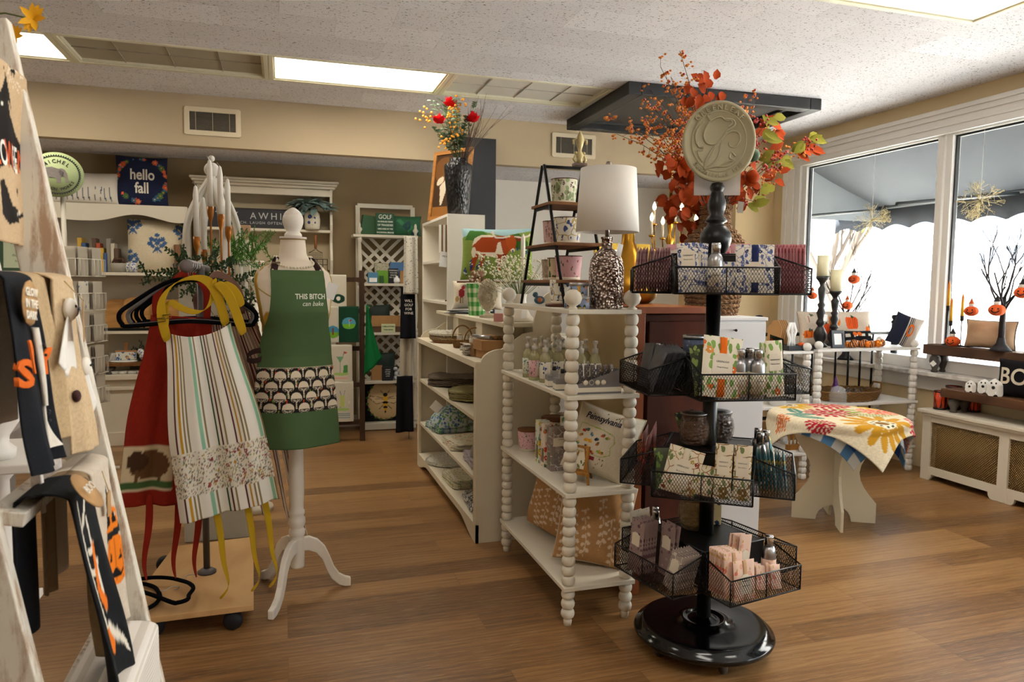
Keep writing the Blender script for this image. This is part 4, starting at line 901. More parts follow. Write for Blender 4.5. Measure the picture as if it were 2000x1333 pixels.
# tier 4
f = pk(3, 3, .1, .03, .07, .14, .008, GMV, 'grey scallop print sachet in the low left basket, near row', (-.1, .2), lab=(0, .09, .04, .05), group='grey scallop sachets, near row'); row(f, 3, 3, [(.1, .045+.013*i) for i in range(6)], (-.15, .2))
f = pk(3, 3, -.08, .06, .08, .2, .009, MAU, 'mauve printed sachet standing in the rear row of the low left basket', (-.05, .02), lab=(0, .13, .045, .05), group='mauve sachets in the low left basket'); row(f, 3, 3, [(-.08, .075+.013*i) for i in range(5)]+[(-.0, .03), (-.0, .045)], (-.05, .05))
f = pk(3, 0, -.11, .03, .09, .155, .009, CSH, 'blush pink printed sachet in the packed row of the lowest basket', (-.12, .1), ribbon='#c9a27a', group='blush pink sachets in a row'); row(f, 3, 0, [(-.11, .045+.012*i) for i in range(6)], (-.14, .1))
pk(3, 0, -.085, .135, .1, .135, .011, CSH, 'blush pink sachet with cream label at the front of the lowest basket', (-.15, .05), lab=(0, .055, .052, .066), ribbon='#c9a27a', words=[('GREENLEAF', .01, .0065), ('Cashmere Kiss', -.006, .006)])
f = pk(3, 0, -.02, .05, .06, .19, .009, CSH, 'tall slim blush sachet standing above the others in the lowest basket', (-.05, .15), lab=(0, .11, .038, .05), group='tall slim blush sachets'); row(f, 3, 0, [(-.03, .03), (-.04, .015)], (-.02, .12))
f = pk(3, 0, .03, .1, .05, .085, .007, CSH, 'small blush sachet lying in the middle of the lowest basket', (-.3, .25), group='small blush sachets'); row(f, 3, 0, [(.03, .085), (.03, .07), (.085, .12), (.085, .1)], (-.3, .15))
p, r_ = tp(3, 0, .105, .06); bottle(p, CSH, 'silver spray bottle with blush flower label at right of the lowest basket', r_, h=.175, r=.0255)
p, r_ = plate(3, .0, -.07); jar(p, '#b08a3e', 'honeycomb glass candle jar with yellow wax on the lowest platform', 1.15)
p, r_ = plate(3, .1, -.09); box_item('sachet_box', .085, .05, .085, floral('#d9c896', ['#27446a', '#d9a52c', '#20385a'], 30, .5, '#27446a', .3), 'small box with navy and gold leaf print on the lowest platform', 'box', p, r_-.6)
for i, (u, v) in enumerate(((.03, .06), (-.0, .1))): p, r_ = tp(3, 2, u+.04, v); bottle(p, MAU, 'silver spray bottle behind the lowest platform, %s one' % ('left', 'right')[i], r_, h=.17)
for i, u in enumerate((.11, .15)): pk(3, 2, u, .05, .06, .185, .008, floral('#ddd2bd', ['#2b3348', '#8a8470'], 40, .45, None), 'cream and navy sachet behind the lowest platform, %s one' % ('left', 'right')[i], (.1, .1))
# sign
sg = thing('oval_sign', 'pale green oval embossed sign on top of the black spinner rack', 'sign', (AX-.0, AY, 1.785), -.42); SGN = P('#a9a283', .55, var=.03)
E_ = Matrix.Rotation(PI/2, 3, 'X'); CZ = .145
m = MB(); m.lathe([(0, -.006), (.128, -.006), (.132, -.002), (.132, .006), (.128, .01), (.121, .010), (.118, .006), (0, .006)], (0, 0, CZ), 72, E_, 1, 1.12); m.build('plaque', SGN, sg)
m = MB(); m.lathe([(.094, .005), (.0955, .0085), (.099, .0085), (.1005, .005)], (0, 0, CZ), 72, E_, 1, 1.12); m.build('inner_ring', SGN, sg)
m = MB(); V = lambda x, z: (x, -.007, CZ+z)
def curve(pts, r=.0036):
    P_ = [Vector(V(*p)) for p in pts]; out = []
    for i in range(len(P_)-1):
        a, b, c, d = P_[max(i-1, 0)], P_[i], P_[i+1], P_[min(i+2, len(P_)-1)]
        for k in range(5):
            t = k/5; out.append(.5*((2*b)+(c-a)*t+(2*a-5*b+4*c-d)*t*t+(3*b-a-3*c+d)*t**3))
    out.append(P_[-1]); m.tube(out, r, 6)
for pts in ([(.03, .05), (.045, .062), (.04, .075), (.022, .075), (0, .088), (-.035, .07), (-.055, .03), (-.045, -.005), (-.015, -.01), (.01, .01), (.025, .035), (.04, .045), (.055, .06), (.045, .078), (.02, .08)],
            [(.025, .035), (.005, .0), (-.025, -.03), (-.045, -.07), (-.05, -.1)], [(.01, .01), (.0, -.05), (-.02, -.08), (-.05, -.1), (-.03, -.05), (.005, .0)], [(-.035, -.06), (-.012, -.02)],
            [(.015, .02), (.045, .035), (.068, .03), (.075, .005), (.06, -.02), (.04, -.018), (.036, -.004)], [(-.055, .07), (-.075, .05), (-.086, .02), (-.08, -.01)],
            [(-.08, .0), (-.072, -.02), (-.055, -.02), (-.06, -.032), (-.075, -.035), (-.07, -.055), (-.055, -.075)], [(.06, -.055), (.045, -.04), (.04, -.06), (.058, -.07), (.03, -.075), (.0, -.095)], [(-.05, -.1), (-.01, -.092), (.03, -.09), (.06, -.07)], [(-.03, .07), (-.045, .095), (-.03, .1)]): curve(pts)
m.build('scroll_relief', SGN, sg)
def arc_text(txt, size, r, mid, up, par, mat, asp=1.12, y=-.0085, ext=.003, cz=CZ, adv=None):
    n = len(txt); w = adv or size*.8/r
    for i, ch in enumerate(txt):
        if ch == ' ': continue
        a = mid-(i-(n-1)/2)*w if up else mid+(i-(n-1)/2)*w
        R_ = Matrix.Rotation(-(a-PI/2) if up else -(a+PI/2), 4, 'Y')
        text_mesh(ch, size, par, mat, Matrix.Translation((r*math.cos(a), y, cz+r*asp*math.sin(a))) @ R_, ext=ext, name='letter', off=.0006)
arc_text('GREENLEAF', .026, .109, PI/2, True, sg, SGN, adv=.2); arc_text('Established 1978', .018, .110, -PI/2, False, sg, SGN, adv=.115)
m = MB(); m.bb(-.085, .008, -.05, .085, .011, .12); solo('backing_card', m, P('#cdc6c2', .7, var=.01), 'plain white rectangular card behind and below the oval sign', 'card', (AX+.02, AY+.03, 1.79), -.42)
# ---------------- long cream cabinet with placemats ----------------
cb = thing('display_cabinet', 'long cream wooden cabinet with open shelves of placemats and scalloped base', 'cabinet', (1.2, 4.6, 0)); x0, x1, y0, y1 = -.23, .21, -.90, .88
def sidep(y):
    pts = [(x1, 0), (x1, 1.36), (.20, 1.36)]
    pts += [(.20-.115*math.sin(a), 1.36-.22*(1-math.cos(a))) for a in [PI/2*k/8 for k in range(1, 9)]]
    pts += [(.03-.0*k, 1.13) for k in range(1)]
    pts += [(-.09-.115*math.sin(a)*1.0, 1.05-.075*(1-math.cos(a))) for a in [PI/2*k/8 for k in range(0, 9)]]
    pts += [(x0, .975), (x0, 0)]
    m = MB(); m.prism(list(reversed(pts)), .02, Matrix.Translation((0, y, 0))); m.build('side_panel', WHP2, cb)
sidep(y0+.01); sidep(y1-.01)
for z in (.10, .345, .675): m = MB(); m.bb(x0+.01, y0+.02, z-.02, x1-.02, y1-.02, z); m.build('shelf_board', WHP2, cb)
m = MB(); m.bb(x0-.005, y0+.005, .95, x1, y1-.005, .985); m.build('counter_board', WHP2, cb, mods=[BEV(.003)])
m = MB(); m.bb(x1-.015, y0, 0, x1, y1, 1.19); m.build('back_panel', WHP2, cb)
m = MB(); m.bb(-.08, y0+.02, 1.165, x1, y1+.02, 1.19); m.build('hutch_shelf', WHP2, cb, mods=[BEV(.003)])
for y in (-.34, .28): m = MB(); m.bb(-.07, y-.075, .985, x1-.02, y+.075, 1.165); m.build('hutch_divider', WHP2, cb)
for y in (y0+.035, y1-.035): m = MB(); m.bb(x0, y-.02, .1, x0+.02, y+.02, .95); m.build('face_stile', WHP2, cb)
# scalloped base apron along the front
n = 60; pts = [(y0+(y1-y0)*i/n) for i in range(n+1)]
def arch(y): u = (y-y0)/(y1-y0); e = min(u, 1-u); return 0 if e < .02 else min(.062, .062*(1-math.cos(min(1, (e-.02)/.2)*PI))/2)
poly = [(p, arch(p)) for p in pts]+[(y1, .1), (y0, .1)]
m = MB(); m.prism(poly, .018, T((x0+.009, 0, 0), PI/2)); m.build('base_apron', WHP2, cb)
# placemats
def mat(r, th, n, mt, wob=.004, sq=0):
    m = MB(); N = 72; v = []; rg = random.Random(int(r*1000)+n)
    ph = rg.uniform(0, 6)
    for z in (0, th):
        for rr in (.0001, .5, .9, 1):
            for k in range(N):
                a = 2*PI*k/N; R_ = r*(1+.035*abs(math.sin(a*n/2)))*rr
                if sq: R_ *= min(1/abs(math.cos(a)+1e-9), 1/abs(math.sin(a)+1e-9), 1.35)*.85
                v.append((R_*math.cos(a), R_*math.sin(a), z+wob*rr*(math.sin(a*3+ph)+1)+(.002*math.sin(a*n) if rr == 1 else 0)))
    f = []
    for L in (0, 1):
        for q in range(3):
            for k in range(N): a = (L*4+q)*N+k; b = (L*4+q)*N+(k+1) % N; F = (a, b, b+N, a+N); f.append(F if L else tuple(reversed(F)))
    for k in range(N): f.append((3*N+k, 3*N+(k+1) % N, 7*N+(k+1) % N, 7*N+k))
    m.add(v, f, True); return m
def stack(x, y, z, r, cnt, th, mt, what, group, n=24, wob=.004, sq=0, jit=.006):
    ms = mt if isinstance(mt, list) else [mt]; first = []
    for i, q in enumerate(ms): first.append(mat(r, th, n, q, wob, sq).build('placemat', q))
    for i in range(cnt):
        o = first[i % len(ms)]
        if i >= len(ms): o = o.copy(); COL.objects.link(o)
        o.location = (x+rnd.uniform(-jit, jit), y+rnd.uniform(-jit, jit), z+i*(th+.0005)); o.rotation_euler = (0, 0, rnd.uniform(-.12, .12))
        tag(o, what, 'placemat', group)
LAC = weave('#6f6150', '#a2917c', 90); OLM = weave('#8f8752', '#b5aa72', 90); GRM = weave('#a9a79c', '#d3d0c4', 120); WLC = floral('#cfcbbb', ['#8f9486', '#b9b7a8'], 50, .45, '#6f7668', .3)
BLQ = floral('#c2cfcf', ['#3d66a8', '#5d86b8', '#6e9c62'], 40, .5, '#4f7f4a', .4, 60); CRQ = floral('#e2dbc2', ['#d9532c', '#dfa03a', '#6f93a0', '#e2dbc2'], 26, .36, '#7f9a6a', .24, 50); CRQ2 = floral('#ddd6bb', ['#d98a3c', '#7f9fae', '#c9b25a'], 34, .36, '#8a9a70', .3, 50)
BWM = floral('#dcd8cf', ['#22242a', '#2c2e36'], 55, .5, '#1e2026', .4, 60); LAV = P('#b9aeb5', .95)
stack(1.17, 5.05, .677, .19, 9, .006, LAC, 'brownish grey lace placemat in the far stack on the upper cabinet shelf', 'lace placemats', 18, .006)
stack(1.17, 4.38, .677, .19, 8, .006, OLM, 'olive yellow woven placemat in the near stack on the upper cabinet shelf', 'olive placemats', 20, .005)
stack(1.16, 5.1, .347, .185, 5, .007, BLQ, 'blue floral quilted scalloped placemat in the far stack on the middle cabinet shelf', 'blue quilted placemats', 26, .002, 1)
stack(1.16, 4.55, .347, .185, 5, .007, CRQ, 'cream quilted placemat with coral flowers on the middle cabinet shelf', 'coral flower placemats', 26, .002, 1)
stack(1.16, 4.05, .347, .165, 3, .016, LAV, 'folded lavender grey quilted placemat at the near end of the middle shelf', 'lavender placemats', 14, .004, 1)
stack(1.16, 5.1, .102, .19, 3, .006, WLC, 'white and grey lace-print placemat at the far end of the bottom shelf', 'white lace placemats', 22, .003)
stack(1.16, 4.55, .102, .185, 7, .007, CRQ2, 'cream floral quilted placemat in the bottom shelf stack', 'bottom shelf floral placemats', 26, .003, 1)
stack(1.16, 4.03, .102, .175, 4, .012, BWM, 'black and white printed folded cloth at the near end of the bottom shelf', 'black and white folded cloths', 10, .004, 1)
def cosy(loc, r, h, mt, label, rz=0):
    m = MB(); m.grid(lambda u, v: ((r*(1-v**2.2)+.0)*math.cos(2*PI*u)*(1+.05*math.sin(7*2*PI*u)), (r*.7*(1-v**2.2))*math.sin(2*PI*u), h*v**.8), 40, 10); return solo('quilted_cosy', m, mt, label, 'cosy', loc, rz)
c_ = cosy((1.12, 5.02, .388), .14, .15, BLQ, 'domed blue floral quilted cosy sitting on the blue placemats'); flat_tag(c_, (-.1, -.02, .14), .07, .07, -.4, .7, words=None)
cosy((1.14, 4.0, .40), .12, .15, GRM, 'domed grey speckled quilted cosy at the near end of the middle shelf')
stack(1.15, 3.98, .56, .12, 2, .012, GRM, 'grey round doily placemat hanging over the near end of the middle shelf', 'grey doilies', 14, .004)
# braided trivets
def braid(loc, r, rows, mt, label, zr=.014):
    m = MB()
    for k, rr in enumerate([r-.026*i for i in range(int(r/.026))]):
        m.tube([(rr*math.cos(a)*(1+.0), rr*math.sin(a), zr+.004*math.sin(a*r*220)) for a in [2*PI*i/120 for i in range(120)]], lambda u: zr*(1+.12*math.sin(u*2*PI*38)), 6, True)
    return solo('braided_trivet', m, mt, label, 'trivet', loc)
braid((1.13, 5.0, 1.035), .15, 1, weave('#d9d2bf', '#efe9d9', 50), 'thick cream braided round trivet on top of the tan trivet')
braid((1.14, 5.0, 1.005), .155, 1, weave('#8a7350', '#b59b72', 50), 'tan braided round trivet beneath the cream braided one')
m = MB(); m.lathe([(0, 0), (.14, 0), (.15, .01), (.15, .016), (0, .016)], n=40); solo('round_tray', m, wood('#8a5a30', '#b07d48'), 'light brown round wooden tray under the braided trivets', 'tray', (1.14, 5.0, .986))
WK = weave('#8a5d26', '#c99a52', 140)
def wicker_basket(loc, r, h, label, mt=None, handle=True, sx=1.2, rz=0, name='wicker_basket', group=None):
    t = thing(name, label, 'basket', loc, rz, group); m = MB(); mt = mt or WK
    for i in range(int(h/.008)+1):
        z = i*.008; rr = r*(.82+.18*z/h); m.tube([(rr*sx*math.cos(a)+.0, rr*math.sin(a), z+.003+.0015*math.sin(a*18+i*PI)) for a in [2*PI*k/48 for k in range(48)]], .0045, 5, True)
    m.lathe([(0, .002), (r*.84, .002)], n=24, sx=sx); m.build('woven_body', mt, t)
    if handle: q = MB(); q.tube([(0, r*math.cos(a), h+.085*math.sin(a)*(r/.06)) for a in [PI*k/16 for k in range(17)]], .005, 6); q.build('handle', mt, t)
    return t
wicker_basket((1.10, 4.56, .986), .065, .05, 'small oval wicker basket with hoop handle, far one on the cabinet counter', rz=1.2)
wicker_basket((1.12, 4.32, .986), .065, .05, 'small oval wicker basket with hoop handle, near one on the cabinet counter', rz=1.2)
for i, (x, y) in enumerate(((1.09, 4.58), (1.12, 4.53), (1.11, 4.34), (1.13, 4.29))):
    t = thing('candle_votive', 'small white candle jar with pale label standing in a wicker basket', 'candle', (x, y, .992), group='white votives in the wicker baskets'); m = MB(); m.lathe([(0, 0), (.018, 0), (.02, .005), (.02, .065), (.017, .072), (0, .072)], n=20); m.build('jar_body', P('#ded6c6', .4), t); m = MB(); m.lathe([(0, .072), (.016, .072), (.016, .082), (0, .082)], n=20); m.build('lid', P('#c9b08a', .5), t)
NPK = stripes([(.7, '#d9d2c4'), (.3, '#8a8078')], 'Y', .03)
for i in range(9):
    m = MB(); m.grid(lambda u, v: (.07*(2*u-1), .06*(2*v-1), .004*math.sin(u*7+i)+.003*math.cos(v*6+i)), 10, 8); solo('folded_napkin', m, NPK, 'folded cream and grey striped napkin in the small pile on the counter', 'napkin', (1.06+rnd.uniform(-.006, .006), 4.08+rnd.uniform(-.008, .008), .992+i*.0068), rnd.uniform(-.2, .2), 'striped napkins on the counter', mods=[SOL(.005)])
KR = P('#a67c4c', .85, var=.08); KR2 = P('#8f6a3f', .85, var=.08)
for i, (x, y, z, w, d, h, rz, lb) in enumerate(((1.09, 3.9, .986, .1, .13, .045, .1, 'lower brown kraft box at the near end of the counter'), (1.10, 3.9, 1.032, .15, .16, .055, .05, 'upper brown kraft carton stacked at the near end of the counter'), (1.045, 4.0, .986, .05, .05, .07, .2, 'small kraft box beside the striped napkins'))):
    t = box_item('kraft_box', w, d, h, KR if i != 2 else KR2, lb, 'box', (x, y, z), rz); m = MB(); m.bb(-w/2-.001, -d*.1, h-.001, w/2+.001, d*.1, h+.001); m.build('flap_seam', KR2, t)
m = MB(); m.cyl((-.09, 0, 0), (.09, 0, 0), .011, n=16); solo('foil_tube', m, SILV, 'shiny silver tube lying on the kraft carton', 'tube', (1.06, 3.93, 1.10), 1.9)
for i in range(3): m = MB(); m.cyl((-.08, 0, 0), (.08, 0, 0), .010, n=14); solo('kraft_tube', m, KR2, 'slim kraft cardboard roll lying behind the silver tube', 'tube', (1.10+.022*i, 3.93, 1.10), 1.8, 'kraft rolls on the carton')
# hutch top
for i in range(5): m = MB(); m.bb(-.1, -.12, 0, .1, .12, .004); o = solo('magazine', m, P(['#6d747a', '#8d9296', '#4c5257', '#a3a6a6', '#5d646b'][i], .25), '%s magazine in the small fanned pile on the cabinet shelf' % ['bottom grey', 'second light grey', 'middle dark', 'fourth pale', 'top slate glossy'][i], 'magazine', (1.2+.01*i, 4.98-.02*i, 1.191+i*.0045), .3*i-.5)
gb = thing('gingham_bucket', 'green and white gingham metal bucket on the cabinet shelf', 'bucket', (1.21, 4.62, 1.191)); m = MB(); m.lathe([(0, 0), (.052, 0), (.068, .205), (.07, .21), (.066, .208), (.05, .01), (0, .008)], n=48)
g = NT('green_gingham'); sx = g.n('SeparateXYZ', i_0=g.coord()); at = g.math('ARCTAN2', sx.outputs[1], sx.outputs[0]); fu = g.math('LESS_THAN', g.math('FRACT', g.math('MULTIPLY', at, 1.6)), .5); fv = g.math('LESS_THAN', g.math('FRACT', g.math('MULTIPLY', sx.outputs[2], 17)), .5); s_ = g.math('ADD', fu, fv)
c = g.mix(g.math('GREATER_THAN', s_, .5), hexc('#e4ecd2'), hexc('#8cc47a')); c = g.mix(g.math('GREATER_THAN', s_, 1.5), c, hexc('#2f9a41')); g.base(c, .4); m.build('bucket_body', g.m, gb)
m = MB(); m.lathe([(.066, .205), (.071, .207), (.071, .213), (.066, .213)], n=40); m.build('rim', P('#e8efe0', .4), gb)
bk = thing('ornament_bundle', 'bundle of brown wooden animal ornaments sticking out of the gingham bucket', 'ornament', (1.22, 4.64, 1.36)); m = MB(); rg = random.Random(5)
for i in range(7): m.ball((rg.uniform(-.04, .04), rg.uniform(-.03, .03), .06+rg.uniform(-.02, .04)), .022, 10, 1.2, 1.3, .6); m.cyl((rg.uniform(-.04, .04), rg.uniform(-.03, .03), 0), (rg.uniform(-.05, .05), rg.uniform(-.03, .03), .07), .008)
m.build('carved_pieces', P('#7a4e30', .5), bk)
def ornate(loc, label, rz=0, col='#cfc3a8'):
    t = thing('carved_plaque', label, 'ornament', loc, rz); M_ = P(col, .6, .0, .25, 60, .5); m = MB(); m.bb(-.07, -.03, 0, .07, .03, .02); m.lathe([(.05, .02), (.03, .03), (.02, .05)], n=16, sy=.5); m.build('base', M_, t)
    m = MB(); m.lathe([(0, -.02), (.085, -.02), (.09, -.01), (.085, .012), (0, .016)], (0, 0, .165), 40, E_, 1, 1.3); rg = random.Random(8)
    for k in range(60):
        a = rg.uniform(0, 6.28); r_ = rg.uniform(.02, .082); p = Vector((r_*math.cos(a), -.018, .165+1.3*r_*math.sin(a))); m.tube([p, p+Vector((rg.uniform(-.02, .02), -.012, rg.uniform(-.02, .02))), p+Vector((rg.uniform(-.03, .03), -.002, rg.uniform(-.03, .03)))], .005, 5)
    for k in range(14): a = PI*k/13; m.ball((.088*math.cos(a), 0, .165+1.3*.088*math.sin(a)), .013, 8)
    m.build('carving', M_, t); return t
pq = ornate((1.19, 4.28, 1.191), 'cream carved leafy oval plaque on a foot, right of the gingham bucket', -.5); pq.scale = (.66, .66, .82)
box_item('soap_carton', .05, .035, .045, P('#c98b85', .6), 'small dusty pink carton in front of the carved plaque', 'box', (1.13, 3.84, 1.191), -.4)
# longhorn pillow
cv = Canvas(220, 170, '#7f9443'); cv.noise(.06)
cv.poly([(0, .8), (.3, .93), (.6, .82), (1, .95), (1, 1), (0, 1)], '#9fc4c9'); cv.poly([(.05, .75), (.12, .95), (.32, .93), (.42, .78), (.3, .7)], '#41742c'); cv.poly([(.6, .8), (.8, .88), (.95, .7), (.95, .5), (.7, .62)], '#3a6526')
BR, CR, DK = '#a5451a', '#e8dcc2', '#7f2f12'
cv.poly([(.18, .72), (.3, .84), (.55, .83), (.74, .82), (.72, .6), (.64, .42), (.56, .4), (.5, .46), (.34, .46), (.24, .42), (.17, .52)], BR)
cv.poly([(.2, .78), (.3, .85), (.5, .84), (.45, .8), (.3, .8), (.22, .68), (.16, .62)], CR); cv.poly([(.17, .55), (.3, .5), (.5, .5), (.52, .68), (.56, .7), (.6, .5), (.62, .44), (.5, .4), (.36, .43), (.26, .4)], CR)
for a, b, c_, d in ((.3, .55, .36, .7), (.38, .52, .4, .62), (.44, .56, .47, .7), (.24, .6, .27, .72)): cv.poly([(a, b), (a+.03, b), (c_+.03, d), (c_, d)], BR)
cv.poly([(.14, .15), (.19, .15), (.27, .45), (.18, .5)], BR); cv.poly([(.29, .22), (.33, .22), (.36, .46), (.28, .46)], BR); cv.poly([(.52, .14), (.57, .14), (.6, .45), (.51, .46)], BR); cv.poly([(.6, .2), (.64, .2), (.66, .46), (.6, .46)], DK); cv.ell(.19, .5, .035, .1, CR)
cv.poly([(.62, .82), (.74, .84), (.78, .7), (.77, .56), (.72, .5), (.68, .56), (.64, .68)], '#b5511d'); cv.ell(.735, .54, .03, .035, CR); cv.ell(.735, .53, .012, .015, '#2c1a14'); cv.ell(.81, .75, .04, .035, DK); cv.ell(.58, .76, .05, .03, DK)
cv.stroke([(.44, .93), (.46, .84), (.5, .79), (.6, .79), (.68, .82)], .014, '#d8c9b8'); cv.stroke([(.76, .81), (.86, .79), (.93, .83), (.98, .88)], .013, '#d8c9b8')
rg = random.Random(4)
for i in range(26): x = rg.uniform(.04, .97); y = rg.uniform(.04, .3) if i < 18 else rg.uniform(.3, .62); x = x if i < 18 else rg.uniform(.72, .97); [cv.ell(x+rg.uniform(-.01, .01), y+.02*k, .011, .014, rg.choice(['#26346f', '#2f4590', '#dfe3ea'])) for k in range(4 if i < 18 else 2)]
pillow('throw_pillow', .50, .36, .13, cv, '#6d8039', 'needlepoint pillow with a brown and white longhorn cow in a green field', loc=(1.38, 4.75, 1.42), rot=(-.16, 0, -.42), n=120, pinch=.05)
cv = Canvas(120, 90, '#ddd2bc'); cv.noise(.04)
for x in (.2, .5, .8): cv.ell(x, .55, .07, .16, '#9c2b33'); cv.ell(x+.03, .75, .03, .08, '#c23a44'); cv.stroke([(x-.02, .4), (x-.02, .2)], .01, '#8a6a3a'); cv.stroke([(x+.03, .4), (x+.03, .2)], .01, '#8a6a3a'); cv.ell(x-.1, .35, .05, .1, '#b5945f')
pillow('throw_pillow', .36, .20, .11, cv, '#d8ccb5', 'small cream pillow with red roosters beneath the wooden board', loc=(1.30, 4.95, 1.215), rot=(-.1, 0, -.42), n=70)
m = MB(); m.bb(-.2, -.07, 0, .2, .07, .012); solo('wooden_board', m, wood('#6b4326', '#8d5d38'), 'flat wooden board lying between the longhorn and rooster pillows', 'board', (1.34, 4.83, 1.402), -.42)
# tall white shelf cabinet
tc = thing('tall_shelf_unit', 'tall white open shelf unit with black vase on top, beyond the longhorn pillow', 'shelf unit', (1.28, 5.7, 0)); TW = P('#e3ddcf', .5, var=.02)
for y in (-.49, .49): m = MB(); m.bb(-.14, y-.01, 0, .14, y+.01, 1.9); m.build('side_panel', TW, tc)
for z in (.9, 1.26, 1.575, 1.9): m = MB(); m.bb(-.14, -.48, z-.02, .14, .48, z); m.build('shelf_board', TW, tc)
m = MB(); m.bb(.125, -.48, 0, .14, .48, 1.9); m.build('back_panel', TW, tc)
box_item('wooden_crate', .12, .09, .07, wood('#8a6a3e', '#b0905c'), 'small wooden box on the upper shelf of the tall white unit', 'box', (1.22, 5.45, 1.577), PI/2)
bl_ = thing('towel_roll', 'rolled patterned towel with belly band and tag hanging on the tall shelf unit', 'towel', (1.12, 5.235, 1.62), 0); m = MB(); m.grid(lambda u, v: (.035*math.cos(PI*2*u), .02*math.sin(PI*2*u), .0+v*.2+.01*math.sin(v*PI)), 16, 8); m.build('rolled_cloth', stripes([(.3, '#e8e2d4'), (.2, '#3c7a6a'), (.2, '#b5502c'), (.3, '#e8e2d4')], 'X', .03), bl_); flat_tag(bl_, (0, -.025, -.05), .07, .11, 0, .1, words=['MILK'], ws=.018)
m = MB(); m.box((0, 0, 0), (.1, .05, .012)); solo('wooden_block', m, P('#7a3d28', .5), 'flat reddish brown block on the lower shelf of the tall white unit', 'block', (1.2, 5.4, 1.267), 1.2)
# black vase with flowers
vs = thing('tall_vase', 'tall black hammered vase of red flowers, eucalyptus and twigs', 'vase', (1.27, 5.42, 1.90)); m = MB()
m.lathe([(0, 0), (.075, 0), (.078, .006), (.105, .33), (.108, .37), (.104, .385), (.075, .4), (.066, .415), (.07, .43), (.06, .43), (.056, .41), (0, .40)], n=48)
g = NT('hammered_black'); vo = g.n('TexVoronoi', i_Vector=g.coord((1, 1, .6)), i_Scale=60.0); g.base(hexc('#121214'), .3); g.bump(vo.outputs[0], 1, .006); m.build('vase_body', g.m, vs)
fl_ = thing('flower_arrangement', 'arrangement of red peonies, eucalyptus, orange sprigs and bare twigs in the black vase', 'flowers', (1.27, 5.42, 2.30)); rg = random.Random(11)
for (x, y, z) in ((-.16, -.05, .27), (-.07, -.03, .40), (.10, -.05, .30)):
    m = MB()
    for k in range(34): a = rg.uniform(0, 6.28); e = rg.uniform(-.2, 1.2); m.leaf((x, y, z), (math.cos(a)*math.cos(e), math.sin(a)*math.cos(e), math.sin(e)*.8), (0, 0, 1), rg.uniform(.045, .075), .055, -.5)
    m.build('peony', P('#c50d14', .7, var=.15, spec=.1), fl_)
m = MB(); st_ = MB()
for i in range(22):
    a = rg.uniform(0, 6.28); L = rg.uniform(.2, .5); lean = rg.uniform(.1, .55); tip = Vector((math.cos(a)*lean*L*1.1-.06, math.sin(a)*lean*L*.7, L)); pts = [tip*t+Vector((0, 0, .0)) for t in (0, .3, .6, .8, 1)]; st_.tube(pts, .0022, 4)
    for t in (.45, .55, .65, .75, .85, .93, 1):
        for s in (-1, 1): m.leaf(tip*t, (s*math.cos(a+1.5)+rg.uniform(-.4, .4), s*math.sin(a+1.5)+rg.uniform(-.4, .4), rg.uniform(-.2, .5)), (0, -.4, 1), rg.uniform(.03, .05), .042, .1)
m.build('eucalyptus', P('#6f8a6c', .7, var=.25, sc=20), fl_); st_.build('stem', P('#5d6a45', .8), fl_)
m = MB()
for i in range(70): c0 = Vector(rg.choice([(-.05, -.06, .35), (-.02, -.06, .2), (.0, -.04, .42), (-.12, -.06, .13), (-.25, 0, .32)])); m.ball(c0+Vector((rg.gauss(0, .03), rg.gauss(0, .02), rg.gauss(0, .035))), .009, 6)
m.build('orange_sprig', P('#e09318', .6), fl_)
m = MB()
for i in range(16): branchy(m, (.03, 0, 0), (rg.uniform(.15, .75), rg.uniform(-.2, .3), 1), rg.uniform(.22, .36), .003, 1, .35, 2, rg, n=4)
m.build('twig', P('#5b4c40', .9), fl_)
# framed horse picture leaning behind the vase
fp = thing('framed_picture', 'wood framed brown horse picture leaning behind the black vase', 'picture', (1.25, 5.72, 1.902), 0, rot=(-.14, .0, -1.0)); FR = wood('#94602c', '#b57f43')
w, h = .42, .56; m = MB()
for s in (-1, 1): m.bb(s*(w/2-.015)-.015, -.015, 0, s*(w/2-.015)+.015, .01, h); m.bb(-w/2, -.015, h/2+s*(h/2-.015)-.015, w/2, .01, h/2+s*(h/2-.015)+.015)
m.build('frame', FR, fp); cv = Canvas(60, 80, '#3f2a18'); cv.noise(.1); cv.rect(0, 0, 1, .18, '#8a5a26'); cv.ell(.3, .75, .3, .2, '#6b4520'); cv.poly([(.2, .5), (.4, .62), (.7, .64), (.72, .45), (.64, .2), (.6, .2), (.6, .42), (.4, .44), (.3, .2), (.25, .2)], '#cdbfa6'); cv.ell(.2, .58, .12, .05, '#cdbfa6', .6)
m = MB(); m.ink = []; m.grid(lambda u, v: (-w/2+.02+u*(w-.04), -.004, .02+v*(h-.04)), 60, 80, False, cv); m.build('canvas_print', painted(.5, 0), fp)
# white flowers, candle, tag and small things right of the plaque
wf_ = thing('white_flower_bunch', 'bunch of tiny white filler flowers in a pale pitcher beside the tiered stand', 'flowers', (1.32, 4.05, 1.191)); m = MB(); m.lathe([(0, 0), (.04, 0), (.05, .05), (.038, .12), (.045, .15), (.04, .15), (.033, .12), (0, .02)], n=24); m.build('pitcher', P('#d8d3c6', .4), wf_)
m, q = MB(), MB()
for i in range(60):
    a = rg.uniform(0, 6.28); L = rg.uniform(.2, .36); r_ = rg.uniform(.05, .24); tip = Vector((math.cos(a)*r_-.03, math.sin(a)*r_, L)); q.tube([(0, 0, .12), tip*.6+Vector((0, 0, .04)), tip], .0013, 4)
    for k in range(9): m.ball(tip+Vector((rg.gauss(0, .016), rg.gauss(0, .016), rg.gauss(0, .012))), rg.uniform(.004, .0065), 6)
q.build('stem', P('#6f8045', .8), wf_); m.build('blossom', P('#e6e2c8', .8), wf_)
